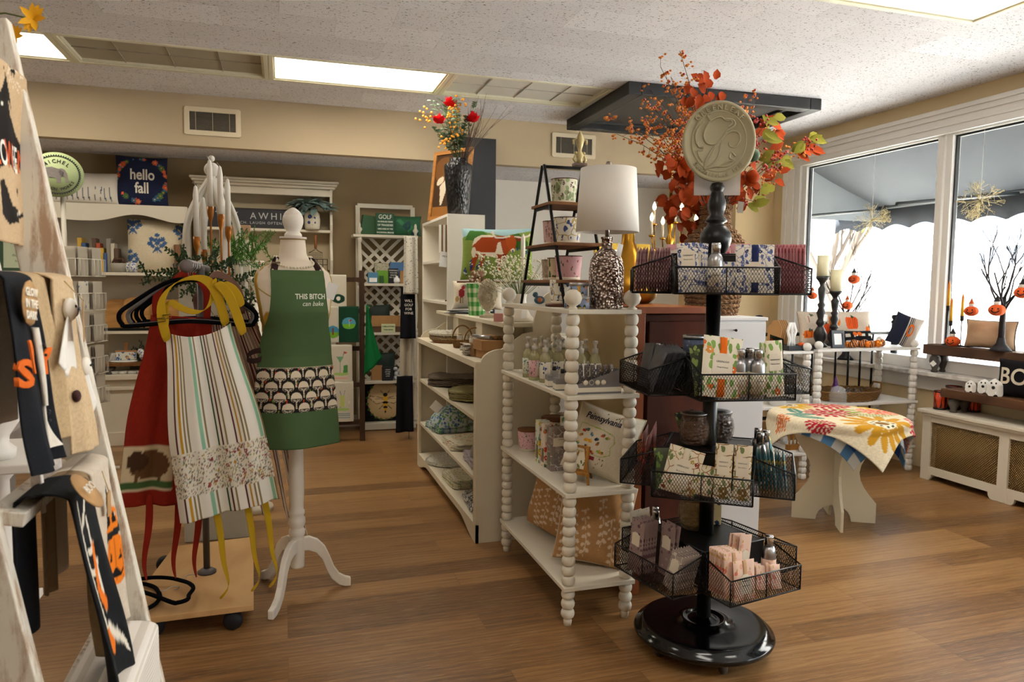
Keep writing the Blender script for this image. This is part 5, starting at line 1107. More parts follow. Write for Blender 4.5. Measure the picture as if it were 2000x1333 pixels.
m = MB(); m.lathe([(0, 0), (.014, 0), (.013, .2), (.004, .225), (0, .23)], n=16); solo('taper_candle', m, P('#e9e3d6', .4), 'short white candle rising behind the white filler flowers', 'candle', (1.42, 4.3, 1.48))
m = MB(); m.cyl((0, 0, 0), (0, 0, .29), .012, n=12); m.lathe([(0, 0), (.05, 0), (.05, .01), (0, .012)], n=20); solo('candle_stand', m, P('#d9d3c6', .5), 'white candle stand under the short candle behind the filler flowers', 'candle holder', (1.42, 4.3, 1.191))
t = thing('pottery_shoe', 'cream pottery piece with a hanging white price tag under the stand', 'pottery', (1.26, 3.85, 1.191), .2); m = MB(); m.lathe([(0, 0), (.07, 0), (.075, .01), (.05, .03), (.035, .06), (.03, .07), (0, .07)], n=24, sx=1.3); m.build('body', P('#e3dac8', .4), t); flat_tag(t, (-.01, -.06, .04), .04, .055, .1, .05)
# ---------------- dress form with green apron ----------------
SUBS = ('SUBSURF', dict(levels=2, render_levels=2))
IV = P('#ece6da', .42, var=.02)
MX, MY, MR = .045, 3.33, .22
df = thing('dress_form', 'cream satin dress form on a white turned pole with tripod feet', 'mannequin', (MX, MY, 0))
SEC = [(.76, .13, .10, 0), (.88, .158, .118, 0), (.98, .145, .105, 0), (1.08, .115, .088, 0), (1.17, .13, .102, -.006), (1.27, .15, .122, -.014), (1.34, .16, .108, -.008), (1.40, .167, .094, 0), (1.435, .160, .08, .004), (1.460, .134, .07, .008), (1.478, .10, .062, .01), (1.495, .072, .054, .012), (1.52, .058, .05, .01), (1.585, .052, .048, .006)]
def sec(z):
    for a, b in zip(SEC, SEC[1:]):
        if z <= b[0]: t = max(0, (z-a[0])/(b[0]-a[0])); t = .5*t+.5*t*t*(3-2*t); return [a[i]+(b[i]-a[i])*t for i in (1, 2, 3)]
    return SEC[-1][1:]
RM = Matrix.Rotation(MR, 3, 'Z')
def body(u, v):
    z = .76+.825*v; rx, ry, oy = sec(z); a = 2*PI*u-PI/2; return RM @ Vector((rx*math.cos(a), ry*math.sin(a)+oy, z))
cv = Canvas(160, 200, '#b58a2c'); cv.noise(.04); cv.a[:, :] = cv.a
cream = '#e9dcc8'
m_ = (np.abs(((cv.X+.5) % 1)-.5) < .20) & (cv.Y > .70-.25*np.abs(((cv.X+.5) % 1)-.5)*2) | (cv.Y > .9) & (np.abs(((cv.X+.5) % 1)-.5) < .4); cv._m(m_, cream)
m = MB(); m.ink = []; m.grid(body, 80, 80, True, cv); g = painted(.38, .05); m.build('torso', g, df)
m = MB(); GT = P('#b29a4e', .5, .3, .3, 200)
for s in (-1, 1): m.tube([Vector(body(s*.205 % 1, v/30))*1+Vector((0, 0, 0)) for v in range(3, 27)], .0035, 6)
m.tube([body(k/40, .998) for k in range(40)], .004, 6, True); m.tube([Vector(body((-.2+.4*k/20) % 1, .62+.12*abs(k-10)/10)) for k in range(21)], .003, 6); m.build('gold_braid', GT, df)
m = MB(); m.lathe([(0, 1.583), (.057, 1.583), (.057, 1.592), (0, 1.592)], n=32); m.build('neck_cap', P('#d8cfc6', .4), df)
m = MB(); m.lathe([(0, 1.59), (.038, 1.59), (.036, 1.605), (.03, 1.612), (.028, 1.618), (.036, 1.63), (.0435, 1.652), (.0445, 1.668), (.041, 1.683), (.037, 1.689), (.038, 1.691), (.030, 1.702), (.016, 1.713), (.004, 1.719), (0, 1.72)], n=36); m.build('finial', IV, df)
m = MB(); m.lathe([(0, .115), (.03, .115), (.031, .125), (.033, .245), (.034, .25), (.028, .256), (.035, .265), (.036, .285), (.029, .296), (.03, .302), (.038, .318), (.037, .34), (.029, .352), (.035, .36), (.035, .375), (.03, .38), (.031, .4), (.034, .5), (.03, .72), (.026, .8), (0, .8)], n=36); m.build('pole', IV, df)
for ax, rr in ((-1.98, .285), (.02, .235), (2.24, .25)):
    up_ = [(.02, .25), (.06, .252), (.1, .235), (.135, .2), (.16, .15), (.18, .1), (.205, .065), (.235, .048), (.262, .04)]; lo = [(.262, .0), (.232, .002), (.2, .015), (.165, .045), (.14, .09), (.12, .14), (.09, .175), (.055, .188), (.02, .19)]
    k = rr/.262; m = MB(); m.prism([(x*k, z) for x, z in up_+lo][::-1], .026, T((0, 0, 0), ax)); m.build('foot', IV, df, mods=[BEV(.005, 3)])
# pearls
pn = thing('pearl_necklace', 'double strand of cream pearls around the neck of the dress form', 'necklace', (MX, MY, 0)); m = MB()
for drop, rr in ((.05, 0), (.085, .008)):
    for k in range(64):
        a = 2*PI*k/64; fr = max(0, -math.sin(a)); z = 1.508-drop*fr**1.3; rx, ry, oy = sec(z+.002); m.ball(RM @ Vector(((rx+.007+rr)*math.cos(a), (ry+.009)*math.sin(a)+oy, z)), .0052, 8)
m.build('bead', P('#e6dcc0', .25), pn); pn.children[0].name = 'pearls'
# green apron
ga = thing('apron', 'green apron reading THIS BITCH can bake, with mushroom print pocket', 'apron', (MX, MY, 0)); ZT, ZB = 1.447, .69
cv = Canvas(480, 660, '#4d653f'); cv.noise(.03)
zc = lambda z: (z-ZB)/(ZT-ZB); p0, p1 = zc(.845), zc(1.035); cv.rect(0, p0, 1, p1, '#241d1c')
rg = random.Random(12)
for i in range(90): x, y = rg.random(), rg.uniform(p0, p1); cv.ell(x, y, .008, .009, rg.choice(['#c9401d', '#c9401d', '#4f6b2c', '#6b8436']), rg.uniform(-1, 1))
k = 0
for row_ in (4, 3, 2, 1, 0):
    for col in range(7):
        x = -.02+.19*col+(.095 if row_ % 2 else 0); y = p0+.012+(p1-p0)*row_*.235
        cv.poly([(x-.011, y-.05), (x+.011, y-.05), (x+.008, y), (x-.008, y)], '#cfc2a8'); [cv.stroke([(x-.010, y-.043+.011*q), (x+.010, y-.040+.011*q)], .0014, '#3a2f2b') for q in range(4)]
        cv.ell(x, y+.004, .068, .017, '#d9ccb4'); cv.ell(x, y+.002, .061, .0135, '#2f2622'); [cv.stroke([(x+dx*.2, y-.009), (x+dx, y+.004)], .0013, '#cdbfa6') for dx in (-.056, -.045, -.034, -.022, -.011, 0, .011, .022, .034, .045, .056)]
        cv.poly([(x+.069*math.cos(q*PI/12), y+.006+.036*math.sin(q*PI/12)**.8) for q in range(13)], '#d9ccb4')
cv.rect(0, p1-.004, 1, p1, '#b9ab92'); cv.rect(0, 0, 1, p0, '#4d653f'); cv.rect(0, p1, 1, 1, '#4d653f'); cv.rect(.0, .0, 1, .006, '#2f5029')
def apw(z): 
    t = max(0, min(1, (z-ZB)/(ZT-ZB))); return .112+.077*(1-t)**.85-.012*math.sin(PI*min(1, max(0, (t-.6)/.4)))
def apS(u, v):
    z = ZB+(ZT-ZB)*v; rx, ry, oy = sec(max(z, .9)); W = apw(z); x = (2*u-1)*W-.02*(1-v); RX = max(rx, W*1.02)+.012; ry2 = ry+.014+(.03*(1-v)**2); y = oy-ry2*math.sqrt(max(0, 1-(x/(RX*1.06))**2))
    y += .005*math.sin(u*10+v*3)*(1-v)**1.5*1.6+.0022*math.sin(v*40+u*8)*max(0, .3-abs(v-.6)); return RM @ Vector((x, y, z-.018*(1-v)*(2*u-1)*.0))
m = MB(); m.ink = []; m.grid(apS, 230, 320, True, cv); body_ = m.build('cloth', painted(.92, .3), ga, mods=[SOL(.002)])
def afn(x, z):
    W = apw(z+1.0); u = x/(2*W)+.5; v = (z+1.0-ZB)/(ZT-ZB); p = apS(u, v); n = (apS(min(1, u+.01), v)-apS(u-.01, v)).cross(apS(u, v+.01)-apS(u, v-.01)).normalized(); return p, n
TW_ = P('#dfe0d0', .8, var=0)
text_mesh('THIS BITCH', .031, ga, TW_, fn=lambda x, z: afn(x+.043, z+.335), off=.0007, sx=.82); text_mesh('can bake', .028, ga, TW_, fn=lambda x, z: afn(x+.05, z+.305), shear=.35, sx=.95)
BRN = fabric('#33211f', 700)
for s in (-1, 1):
    m = MB(); pts = []
    for k in range(13):
        t = k/12; z = 1.44+.065*math.sin(t*PI/2); x = s*(.098-.035*t); rx, ry, oy = sec(min(z, 1.49)); yy = oy-(ry+.006)*math.sqrt(max(0, 1-min(1, (x/(rx+.01))**2)))*(1-t**3)
        pts.append(RM @ Vector((x, yy, z)))
    f = lambda u, v, pts=pts: pts[min(12, int(round(v*12)))]+RM @ Vector(((u-.5)*.03, 0, 0)); m.grid(f, 3, 12); m.build('neck_strap', BRN, ga, mods=[SOL(.002)])
m = MB(); m.box(RM @ Vector((-.092, -.083, 1.478)), (.034, .004, .008), rz=MR); m.build('slide_buckle', P('#6b5a4a', .3, .8), ga)
m = MB(); q = [RM @ Vector(p) for p in ((-.13, -.04, 1.10), (-.16, -.06, 1.11), (-.2, -.06, 1.1), (-.215, -.05, 1.075), (-.2, -.05, 1.06), (-.16, -.06, 1.065), (-.13, -.05, 1.085))]; m.grid(lambda u, v: q[int(round(v*6))]+Vector((0, 0, (u-.5)*.022)), 2, 6); m.build('tie', BRN, ga, mods=[SUBS, SOL(.002)])
box_ = flat_tag(ga, RM @ Vector((.135, -.105, 1.36)), .045, .07, .0, .35, words=['$'] if 0 else None)
# ---------------- apron rack on a plywood dolly ----------------
rk = thing('apron_rack', 'grey pipe T-rack on a plywood dolly with black casters', 'clothes rack', (-.34, 3.4, 0)); PIP = P('#5c5654', .5, .4)
m = MB(); vs = [(-.185, -.39), (.18, -.43), (.21, .4), (-.28, .41)]; m.prism([(x, z) for x, z in vs], .024, Matrix.Translation((0, 0, .092)) @ Matrix.Rotation(-PI/2, 4, 'X') @ Matrix.Diagonal((1, 1, -1, 1))); m.build('dolly_board', wood('#b98f5c', '#cfa875', (6, 2, 6), .5), rk, mods=[BEV(.002)])
for x, y in ((-.16, -.34), (.13, -.37), (.16, .34), (-.22, .34)): m = MB(); m.lathe([(0, -.02), (.03, -.02), (.038, -.01), (.038, .01), (.03, .02), (0, .02)], (x, y, .039), 20, Matrix.Rotation(PI/2, 3, 'X')); m.build('caster', P('#16191f', .6), rk)
m = MB(); m.cyl((0, 0, .104), (0, 0, 1.43), .014, n=16); m.build('pole', PIP, rk); m = MB(); m.lathe([(0, .104), (.04, .104), (.04, .112), (.02, .125), (0, .125)], n=20); m.build('pole_flange', PIP, rk)
m = MB(); m.cyl((-.02, -.28, 1.455), (0, .3, 1.455), .016, n=16); m.cyl((0, 0, 1.40), (0, 0, 1.455), .019, n=16); m.build('cross_bar', P('#4d4643', .55), rk); m = MB(); m.ball((-.02, -.29, 1.455), .026, sy=.7); m.build('end_knob', P('#6a605c', .6), rk)
def hanger(loc, rz, label, mt, w=.24, group=None, rot=None):
    t = thing('hanger', label, 'hanger', loc, rz, group, rot); m = MB()
    pts = [(0, 0, -.05), (.06, 0, -.055), (.12, 0, -.085), (w*.82, 0, -.145), (w*.97, 0, -.175), (w, 0, -.2), (w*.96, 0, -.222), (w*.85, 0, -.232), (0, 0, -.215), (-w*.85, 0, -.232), (-w*.96, 0, -.222), (-w, 0, -.2), (-w*.97, 0, -.175), (-w*.82, 0, -.145), (-.12, 0, -.085), (-.06, 0, -.055)]
    m.tube(cr(pts, 4, True), .0085, 8, True); m.build('velvet_frame', mt, t); h = MB(); h.tube([(0, 0, -.05), (0, 0, -.02), (.018, 0, 0), (.02, 0, .018), (0, 0, .03), (-.018, 0, .018), (-.016, 0, .006)], .0018, 6); h.build('hook', SILV, t); return t
VB = P('#0b0b10', .95, var=.1, spec=.1); VG = P('#6e6866', .95)
for i, (y, mt, w, rz, lb) in enumerate(((3.13, VB, .25, .03, 'black velvet hanger nearest the front, holding the yellow-strapped striped apron'), (3.2, VG, .235, -.06, 'grey velvet hanger right behind the front black one'), (3.27, VB, .235, .08, 'second black velvet hanger, holding the rust red apron'), (3.36, VB, .235, -.08, 'third black velvet hanger, near the rack pole'), (3.46, VB, .235, -.15, 'rearmost black velvet hanger, holding the red ticking apron'))):
    hanger((-.355+.0*i, y, 1.452), rz, lb, mt, w)
STR = [(a*1.55, c) for a, c in [(.05, '#ebe6da'), (.012, '#5a1f22'), (.02, '#ebe6da'), (.013, '#c08f22'), (.012, '#ebe6da'), (.015, '#8a7850'), (.012, '#ebe6da'), (.012, '#8a7850'), (.07, '#ebe6da'), (.02, '#8fc0a0'), (.012, '#ebe6da'), (.015, '#8a7850'), (.055, '#ebe6da'), (.012, '#1f4d33'), (.02, '#ebe6da'), (.012, '#5a1f22'), (.015, '#ebe6da'), (.014, '#8a7850')]]
def stripe_canvas(w, h, seq, base):
    c = Canvas(w, h, base); x = 0; tot = sum(a for a, b in seq); 
    while x < 1:
        for a, b in seq: c.rect(x, 0, x+a, 1, b); x += a
    return c
def hung_apron(loc, rz, ry, L, wt, wb, cv, mt_strap, label, sag=0, seed=0, bib=.36, n=(110, 150), neck=.17, bg=None):
    t = thing('apron', label, 'apron', loc, 0, None, (0, ry, rz)); m = MB(); m.ink = []
    def S(u, v):
        d = 1-v; q_ = min(1, d/(bib*1.7)); W = wt+(wb-wt)*(.6*q_*q_*(3-2*q_)+.4*d); a = 2*u-1; x = a*W/2
        y = .017*math.sin(a*6+seed+d*1.5)*(.5+.5*d)+.009*math.sin(a*13+seed*2+d)*(.3+.7*d); z = -L*d-sag*(1-a*a)*max(0, 1-d*4)+.008*a*d; return (x, y, z)
    m.grid(S, n[0], n[1], True, cv); m.build('cloth', painted(.95, .25), t, mods=[SOL(.002)])
    if mt_strap:
        m = MB(); W = wt/2-.02; pts = [(-W, -.004, -.01), (-W-.005, -.016, .07), (-W+.01, -.012, .12), (-W+.07, 0, neck), (0, .004, neck+.012), (W-.05, 0, neck), (W-.005, -.012, .12), (W, -.016, .07), (W, -.004, -.01)]
        m.grid(lambda u, v: Vector(pts[int(round(v*8))])+Vector(((u-.5)*(.03 if int(round(v*8)) not in (3, 4, 5) else .01), 0, (u-.5)*(.0 if int(round(v*8)) not in (3, 4, 5) else .03))), 3, 8); m.build('neck_strap', mt_strap, t, mods=[SUBS, SOL(.002)])
    return t
def tie(par, pts, w, mt): m = MB(); P_ = [Vector(p) for p in pts]; n = len(P_)-1; m.grid(lambda u, v: P_[int(round(v*n))]+Vector(((u-.5)*w*math.cos(.5*round(v*n)), (u-.5)*w*math.sin(.5*round(v*n)), 0)), 2, n); m.build('tie', mt, par, mods=[SUBS, SOL(.0015)])
YE = fabric('#b8951f', 700); RD = fabric('#8f2414', 700)
cv = stripe_canvas(300, 330, STR, '#ebe6da'); rg = random.Random(9); y0, y1 = .13, .36; cv.rect(0, y0, 1, y1, '#e3dccb')
for i in range(1100):
    x, y = rg.random(), rg.uniform(y0, y1); cv.ell(x, y, rg.uniform(.003, .008), rg.uniform(.002, .005), rg.choice(['#7a8468', '#94564c', '#5d7a68', '#b5a052', '#8a8f86', '#7d3b38']), rg.uniform(-1, 1))
for i in range(34): x, y = rg.random(), rg.uniform(y0+.02, y1-.02); cv.flower(x, y, .014, rg.choice(['#8f3a38', '#a8544a', '#b58a3c']), '#e3dccb')
cv.rect(0, 0, 1, y0, '#ebe6da'); c2 = stripe_canvas(300, 330, STR, '#ebe6da'); cv.a[:int(y0*330)] = c2.a[:int(y0*330)]
a1 = hung_apron((-.322, 3.10, 1.215), .0, -.14, .76, .245, .385, cv, None, 'cream apron with multicoloured stripes, flowered pocket and mustard yellow straps', .035, 1)
m = MB()
for q, w in (([(-.115, -.01, -.035), (-.122, -.022, .05), (-.115, -.018, .13), (-.06, -.005, .185), (0, .0, .2), (.06, -.005, .19), (.09, -.018, .14), (.1, -.022, .06), (.105, -.01, -.005)], .034), ([(-.11, -.012, .02), (-.1, -.012, .14), (-.06, -.012, .09), (0, -.012, .055), (.04, -.012, .06), (.075, -.012, .1), (.09, -.014, .18)], .026), ([(.1, -.03, .165), (.135, -.032, .12), (.15, -.03, .04), (.165, -.03, -.05)], .034), ([(.12, -.025, .16), (.16, -.025, .13), (.175, -.025, .06)], .034)):
    n = len(q)-1; m.grid(lambda u, v, q=q, n=n, w=w: Vector(q[int(round(v*n))])+Vector(((u-.5)*w, 0, (u-.5)*w*.5)), 3, n)
m.build('neck_strap', YE, a1, mods=[SUBS, SOL(.002)]); m = MB()
for x, z in ((-.122, .05), (-.1, .06)): m.tube([(x-.014, -.026, z-.008), (x+.014, -.026, z-.008), (x+.014, -.026, z+.006), (x-.014, -.026, z+.006)], .0022, 6, True)
m.build('slide_buckle', P('#7a6226', .3, .8), a1)
for x in (-.06, .13, .06): tie(a1, [(x, .03, -.7), (x+.01, .02, -.85), (x-.005, .0, -.98), (x+.02, -.02, -1.06), (x-.03, -.05, -1.09)], .028, YE)
cv = Canvas(100, 160, '#8f2414'); cv.noise(.04); cv.rect(.0, .08, .5, .32, '#d6c4a0'); cv.rect(0, .1, .5, .14, '#4c6b3a'); cv.ell(.26, .22, .2, .075, '#6b4a2c'); cv.ell(.14, .24, .1, .055, '#4a3220'); cv.rect(.12, .13, .16, .2, '#6b4a2c'); cv.rect(.34, .13, .38, .2, '#6b4a2c')
a2 = hung_apron((-.40, 3.27, 1.25), .05, .07, .79, .23, .40, cv, RD, 'rust red apron with a brown buffalo pocket panel behind the striped apron', 0, 3, n=(60, 80))
for x in (-.09, .02, .1): tie(a2, [(x, .02, -.75), (x+.01, 0, -.9), (x-.01, -.02, -1.02), (x+.01, -.02, -1.1)], .03, RD)
TK = [(.02, '#cfc0ac'), (.014, '#5f2a28'), (.008, '#cfc0ac'), (.005, '#5f2a28')]; cv = stripe_canvas(200, 120, TK, '#cfc0ac')
a3 = hung_apron((-.26, 3.46, 1.25), .1, -.16, .6, .22, .40, cv, fabric('#8a6a5c'), 'cream apron with dark red ticking stripes at the back right of the rack', 0, 5, n=(110, 70))
TKM = stripes([(.5, '#cfc0ac'), (.3, '#6b3230'), (.2, '#cfc0ac')], 'X', .012)
for x, e in ((.1, -1.12), (.14, -.98), (.0, -1.0), (.16, -1.14)): tie(a3, [(x, .02, -.5), (x+.02, 0, -.7), (x, -.02, -.9), (x+.03, -.02, e)], .026, TKM)
cv = Canvas(80, 80, '#8a6f63'); cv.rect(0, .18, 1, .2, '#5a2a28'); c2 = stripe_canvas(80, 80, TK, '#cfc0ac'); cv.a[:15] = c2.a[:15]; cv.rect(.7, .2, .95, .42, '#cbb596'); cv.stroke([(.75, .24), (.75, .38), (.88, .24), (.88, .38)], .018, '#1e2a22')
a4 = hung_apron((-.22, 3.6, 1.22), .1, -.1, .55, .2, .34, cv, None, 'small brown apron with a lettered pocket, rearmost on the rack', 0, 8, n=(60, 60))
hanger((-.46, 3.22, .118), 0, 'fallen black velvet hanger lying on the dolly, left one', VB, .2, None, (PI/2, 0, 1.9)); hanger((-.40, 3.3, .132), 0, 'fallen black velvet hanger lying across the dolly, right one', VB, .2, None, (PI/2+.06, 0, 2.4))
# ---------------- worn white blanket ladder in the left foreground ----------------
LB, LD = Vector((-.447, 1.451, 1.80)), (Vector((-.253, 1.39, .681))-Vector((-.447, 1.451, 1.80))).normalized(); LV = Vector((-.075, -.30, 0))
def lad(z): return LB+LD*((1.80-z)/-LD.z)
ld = thing('blanket_ladder', 'distressed white wooden blanket ladder leaning in the left foreground', 'ladder', (lad(0).x, lad(0).y, 0)); O = ld.location; WW = worn()
RL = Matrix((( -LD.z, 0, -LD.x), (0, 1, -LD.y), (LD.x, 0, -LD.z))).to_3x3()
ang = math.atan2(-LD.x, -LD.z)
for s in (0, 1):
    m = MB(); c0 = (lad(0)+lad(1.81))/2+LV*s-O; L = (lad(1.81)-lad(0)).length; m.box(c0, (.066, .026, L), rot=(0, -math.atan2(LD.x, -LD.z), 0)); o = m.build('rail', WW, ld, mods=[BEV(.002)])
for z in (1.711, 1.385, 1.078, .775, .46, .16):
    p = lad(z)-O; m = MB(); m.box(p+LV*.5, (.045, .30, .02), rot=(0, .2, 0)); m.build('rung', WW, ld, mods=[BEV(.002)])
bo = MB()
bo.lathe([(0, 0), (.009, 0), (.009, .002), (0, .002)], lad(.93)+LV*0-O+Vector((.0, -.0135, 0)), 16, Matrix.Rotation(PI/2, 3, 'X')); bo.lathe([(0, 0), (.009, 0), (.009, .002), (0, .002)], lad(.775)-O+Vector((.0, -.0135, 0)), 16, Matrix.Rotation(PI/2, 3, 'X')); bo.build('bolt_plug', P('#bdb3a2', .6), ld)
def drape(name, z, y0, y1, drop, cv, label, off=.028, seed=0, bg=None, back=.7, out=.02, n=(70, 110), cat='towel', ragged=0, mat=None, th=.003):
    """cloth folded over a rung: front side faces +X, short back side"""
    p = lad(z); W = y1-y0; t = thing(name, label, cat, (p.x, (y0+y1)/2, z+.012), PI/2)
    rg = random.Random(seed); a1, a2, a3 = [rg.uniform(0, 6) for _ in range(3)]; m = MB(); m.ink = [] if cv else None
    def S(u, v):
        x = (u-.5)*W
        if v > .93: a = (v-.93)/.07*PI/2; return (x, -off*math.cos(a), .012*math.sin(a))
        d = (.93-v)/.93; zz = -drop*d*(1+ragged*.12*math.sin(u*12+a1)); return (x*(1+.04*d), -off-out*d-.010*d**.7*(math.sin(u*7+a1)+.5*math.sin(u*14+a2)+.4*math.sin(d*6+a3)), zz)
    m.grid(S, n[0], n[1], True, cv)
    if cv: m.grid(lambda u, v: ((u-.5)*W, off*math.sin(min(1, v*8)*PI/2)+(.006*math.sin(u*8) if v > .15 else 0), .012*math.cos(min(1, v*8)*PI/2)-max(0, v-.12)*drop*back), 20, 20, True, None, bg)
    else: m.grid(lambda u, v: ((u-.5)*W, off*math.sin(min(1, v*8)*PI/2), .012*math.cos(min(1, v*8)*PI/2)-max(0, v-.12)*drop*back), 20, 20)
    m.build('cloth', mat or painted(.95, .35), t, mods=[SOL(th)])
    return t, S
# halloween towel
cv = Canvas(150, 170, '#c2a887'); cv.noise(.03); K = '#1c1718'
cv.poly([(.1, .6), (.2, .78), (.35, .66), (.5, .72), (.6, .86), (.68, .68), (.98, .55), (.98, .40), (.85, .46), (.78, .38), (.6, .42), (.4, .36), (.25, .42), (.1, .38)], K); cv.ell(.52, .7, .1, .07, K); cv.poly([(.62, .78), (.6, .92), (.72, .7)], K)
for x in (.46, .55): cv.ell(x, .71, .016, .012, '#f2ede2')
for x, y, s in ((.75, .93, .05), (.82, .3, .05), (.2, .9, .05)): cv.poly([(x-s, y), (x-s*.5, y+.02), (x, y), (x+s*.5, y+.02), (x+s, y), (x+s*.4, y-.03), (x, y-.01), (x-s*.4, y-.03)], K)
cv.poly([(.4, .3), (.5, .33), (.58, .2), (.7, .18), (.72, .12), (.5, .1), (.35, .14)], K); cv.ell(.44, .28, .03, .025, K); cv.stroke([(.62, .14), (.92, .17)], .012, K); [cv.ell(.66+.035*i, .158+.004*i, .009, .012, '#efe9dc') for i in range(7)]
for i in range(40): a = i*.7; cv.stroke([(.8+.15*math.cos(a), .93+.05*math.sin(a)), (.8+.15*math.cos(a+1), .88+.05*math.sin(a+1))], .002, '#ddd0ba')
t, S = drape('tea_towel', 1.711, 1.14, 1.405, .27, cv, 'beige towel with bats and HALLOWEEN lettering on the ladder top rung', bg='#c2a887', out=.0, off=.034)
def onS(S, W, L): 
    def f(x, z):
        u, v = x/W+.5, .93*(1+z/L); p = Vector(S(u, v)); return p, (0, -1, 0)
    return f
f_ = onS(S, .265, .27)
for i, ch in enumerate('HALLOWEEN'): text_mesh(ch, .058 if i % 2 else .052, t, P('#c9501c', .9, var=0) if ch not in 'OE' or i == 1 else P('#eceae4', .9, var=0), fn=lambda x, z, i=i: f_(x-.095+.0265*i, z-.137), off=.0008, name='letter', sx=.72)
# spooky towel
cv = Canvas(60, 120, '#1a1c22'); cv.noise(.05); t, S = drape('tea_towel', 1.385, 1.10, 1.205, .26, cv, 'black towel with fuzzy orange SPOOKY lettering and white ghosts on second rung', bg='#1a1c22', off=.03, out=.03, seed=2)
f_ = onS(S, .105, .26); OR_ = P('#d8661a', .95, var=.2, sc=60, bump=.3)
for (ch, x, z, s) in (('S', -.045, -.125, .05), ('P', -.022, -.105, .06), ('K', .028, -.10, .05), ('Y', .044, -.118, .05)): text_mesh(ch, s, t, OR_, fn=lambda a, b, x=x, z=z: f_(a+x, b+z), off=.002, ext=.003, name='letter', sx=.8)
for (x, z, h) in ((.006, -.12, .11), (.026, -.205, .07)):
    m = MB(); m.grid(lambda u, v: Vector(f_(x+.011*math.cos(2*PI*u)*(1-.3*v)+.012*(1-v)**2, z+(v-.5)*h)[0])+Vector((0, -.006-.005*math.sin(2*PI*u), 0)), 14, 12); g_ = m.build('ghost_patch', P('#e6dfd2', .95, var=.15, sc=80, bump=.5), t)
    m = MB(); [m.ball(Vector(f_(x+dx, z+h*.28-dz)[0])+Vector((0, -.014, 0)), .0022, 6) for dx, dz in ((-.003, 0), (.004, .004), (0, .014))]; m.build('eye', P('#111114', .5), g_)
m = MB(); M_ = T(Vector(f_(-.02, -.03)[0])+Vector((0, -.012, 0)), 0, 0, .1); m.lathe([(0, 0), (.031, 0), (.031, .0015), (0, .0015)], (0, 0, 0), 12, (M_.to_3x3() @ Matrix.Rotation(PI/2, 3, 'X'))); 
for v in range(len(m.v)): m.v[v] = tuple(Vector(m.v[v])+M_.translation)
kt = m.build('kraft_tag', CARD, t)
for i, w in enumerate(('GLOW', 'IN THE', 'DARK')): text_mesh(w, .0155, kt, TXTW, M_ @ Matrix.Translation((0, -.003, .014-.0155*i)), off=.0004)
# beige ghost towels
def ghost(par, c, s, tilt=0):
    m = MB(); M_ = T(c, 0, 0, tilt); m.ball(M_ @ Vector((0, -.008, .0)), .017*s, 14, .95, 1, .5); hd = m.build('ghost_head', P('#ece8df', .9, bump=.2), par)
    m = MB(); [m.ball(M_ @ Vector((dx*s, -.017, .003*s)), .0022*s, 6) for dx in (-.005, .006)]; m.build('eye', P('#17151a', .5), hd)
    m = MB(); m.grid(lambda u, v: M_ @ Vector(((2*u-1)*s*(.009+.038*(1-v)**.8)+.012*s*(1-v), -.008-.006*math.sin(u*12)*(1-v), -.012*s-(1-v)*.072*s*(1+.12*math.sin(u*16)))), 26, 12); m.build('ghost_cape', P('#e9e6e0', .9, bump=.2), par, mods=[SOL(.0015)])
for i, (y0, y1, dr, lb, off, out, sd, col) in enumerate(((1.20, 1.30, .34, 'plain white towel edge hanging lowest behind the ghost towels', .018, .0, 4, '#d6cdc6'), (1.20, 1.30, .24, 'beige towel with a hanging cloth ghost, middle of the second rung', .028, .02, 5, '#b39b78'), (1.27, 1.375, .27, 'beige linen towel with two cloth ghosts, next to the right ladder rail', .04, .03, 6, '#c6ae8c'))):
    cv = Canvas(50, 90, col); cv.noise(.05, i+3); t, S = drape('tea_towel', 1.385, y0, y1, dr, cv, lb, off, sd, col, out=out)
    if i == 2:
        f_ = onS(S, .105, .27); ghost(t, Vector(f_(-.02, -.045)[0]), 1.15, .35); ghost(t, Vector(f_(.022, -.14)[0]), .95, -.15)
        tag_on(t, [Vector(f_(-.03, .0)[0])+Vector((0, -.01, 0)), Vector(f_(-.028, -.03)[0])+Vector((0, -.03, 0))], .035, .065, CARD, None, .008, rz=.2); m = MB(); [m.ball(Vector(f_(dx, dz)[0])+Vector((0, -.006, 0)), .007, 7, 1.4) for dx, dz in ((.04, -.05), (-.04, -.18))]; m.build('bat_patch', P('#3b1a1c', .8), t)
# third rung
cv = Canvas(70, 130, '#17191d'); cv.noise(.05)
for p in ([(.3, .9), (.35, .78), (.5, .85), (.62, .9)], [(.35, .78), (.42, .6), (.5, .4), (.62, .3)], [(.55, .82), (.6, .6), (.58, .45)], [(.45, .7), (.62, .7)], [(.44, .62), (.63, .62)], [(.5, .4), (.45, .25), (.4, .2)], [(.55, .4), (.7, .2), (.8, .1)]): cv.stroke(p, .022, '#dcd6c8')
cv.stroke([(.6, .7), (.52, .55), (.6, .45)], .035, '#d8701e'); cv.stroke([(.5, .38), (.56, .3)], .04, '#d8701e')
t, S = drape('tea_towel', 1.078, 1.13, 1.235, .33, cv, 'black towel with a white skeleton and orange letters on the third ladder rung', .034, 7, '#17191d', out=.05, ragged=1); f_ = onS(S, .105, .33)
m = MB(); m.lathe([(0, 0), (.03, 0), (.03, .0015), (0, .0015)], Vector(f_(-.045, .0)[0])+Vector((0, -.02, .012)), 16, Matrix.Rotation(.9, 3, 'X')); k_ = m.build('kraft_tag', CARD, t); text_mesh('BOO', .018, k_, TXTW, T(Vector(f_(-.045, 0)[0])+Vector((0, -.024, .017)), 0, -.67))
cv = Canvas(50, 90, '#8a7458'); cv.noise(.05); drape('tea_towel', 1.078, 1.235, 1.275, .28, cv, 'narrow brown and beige folded towel between the black and pumpkin towels', .026, 9, '#8a7458', out=.02, n=(20, 40))
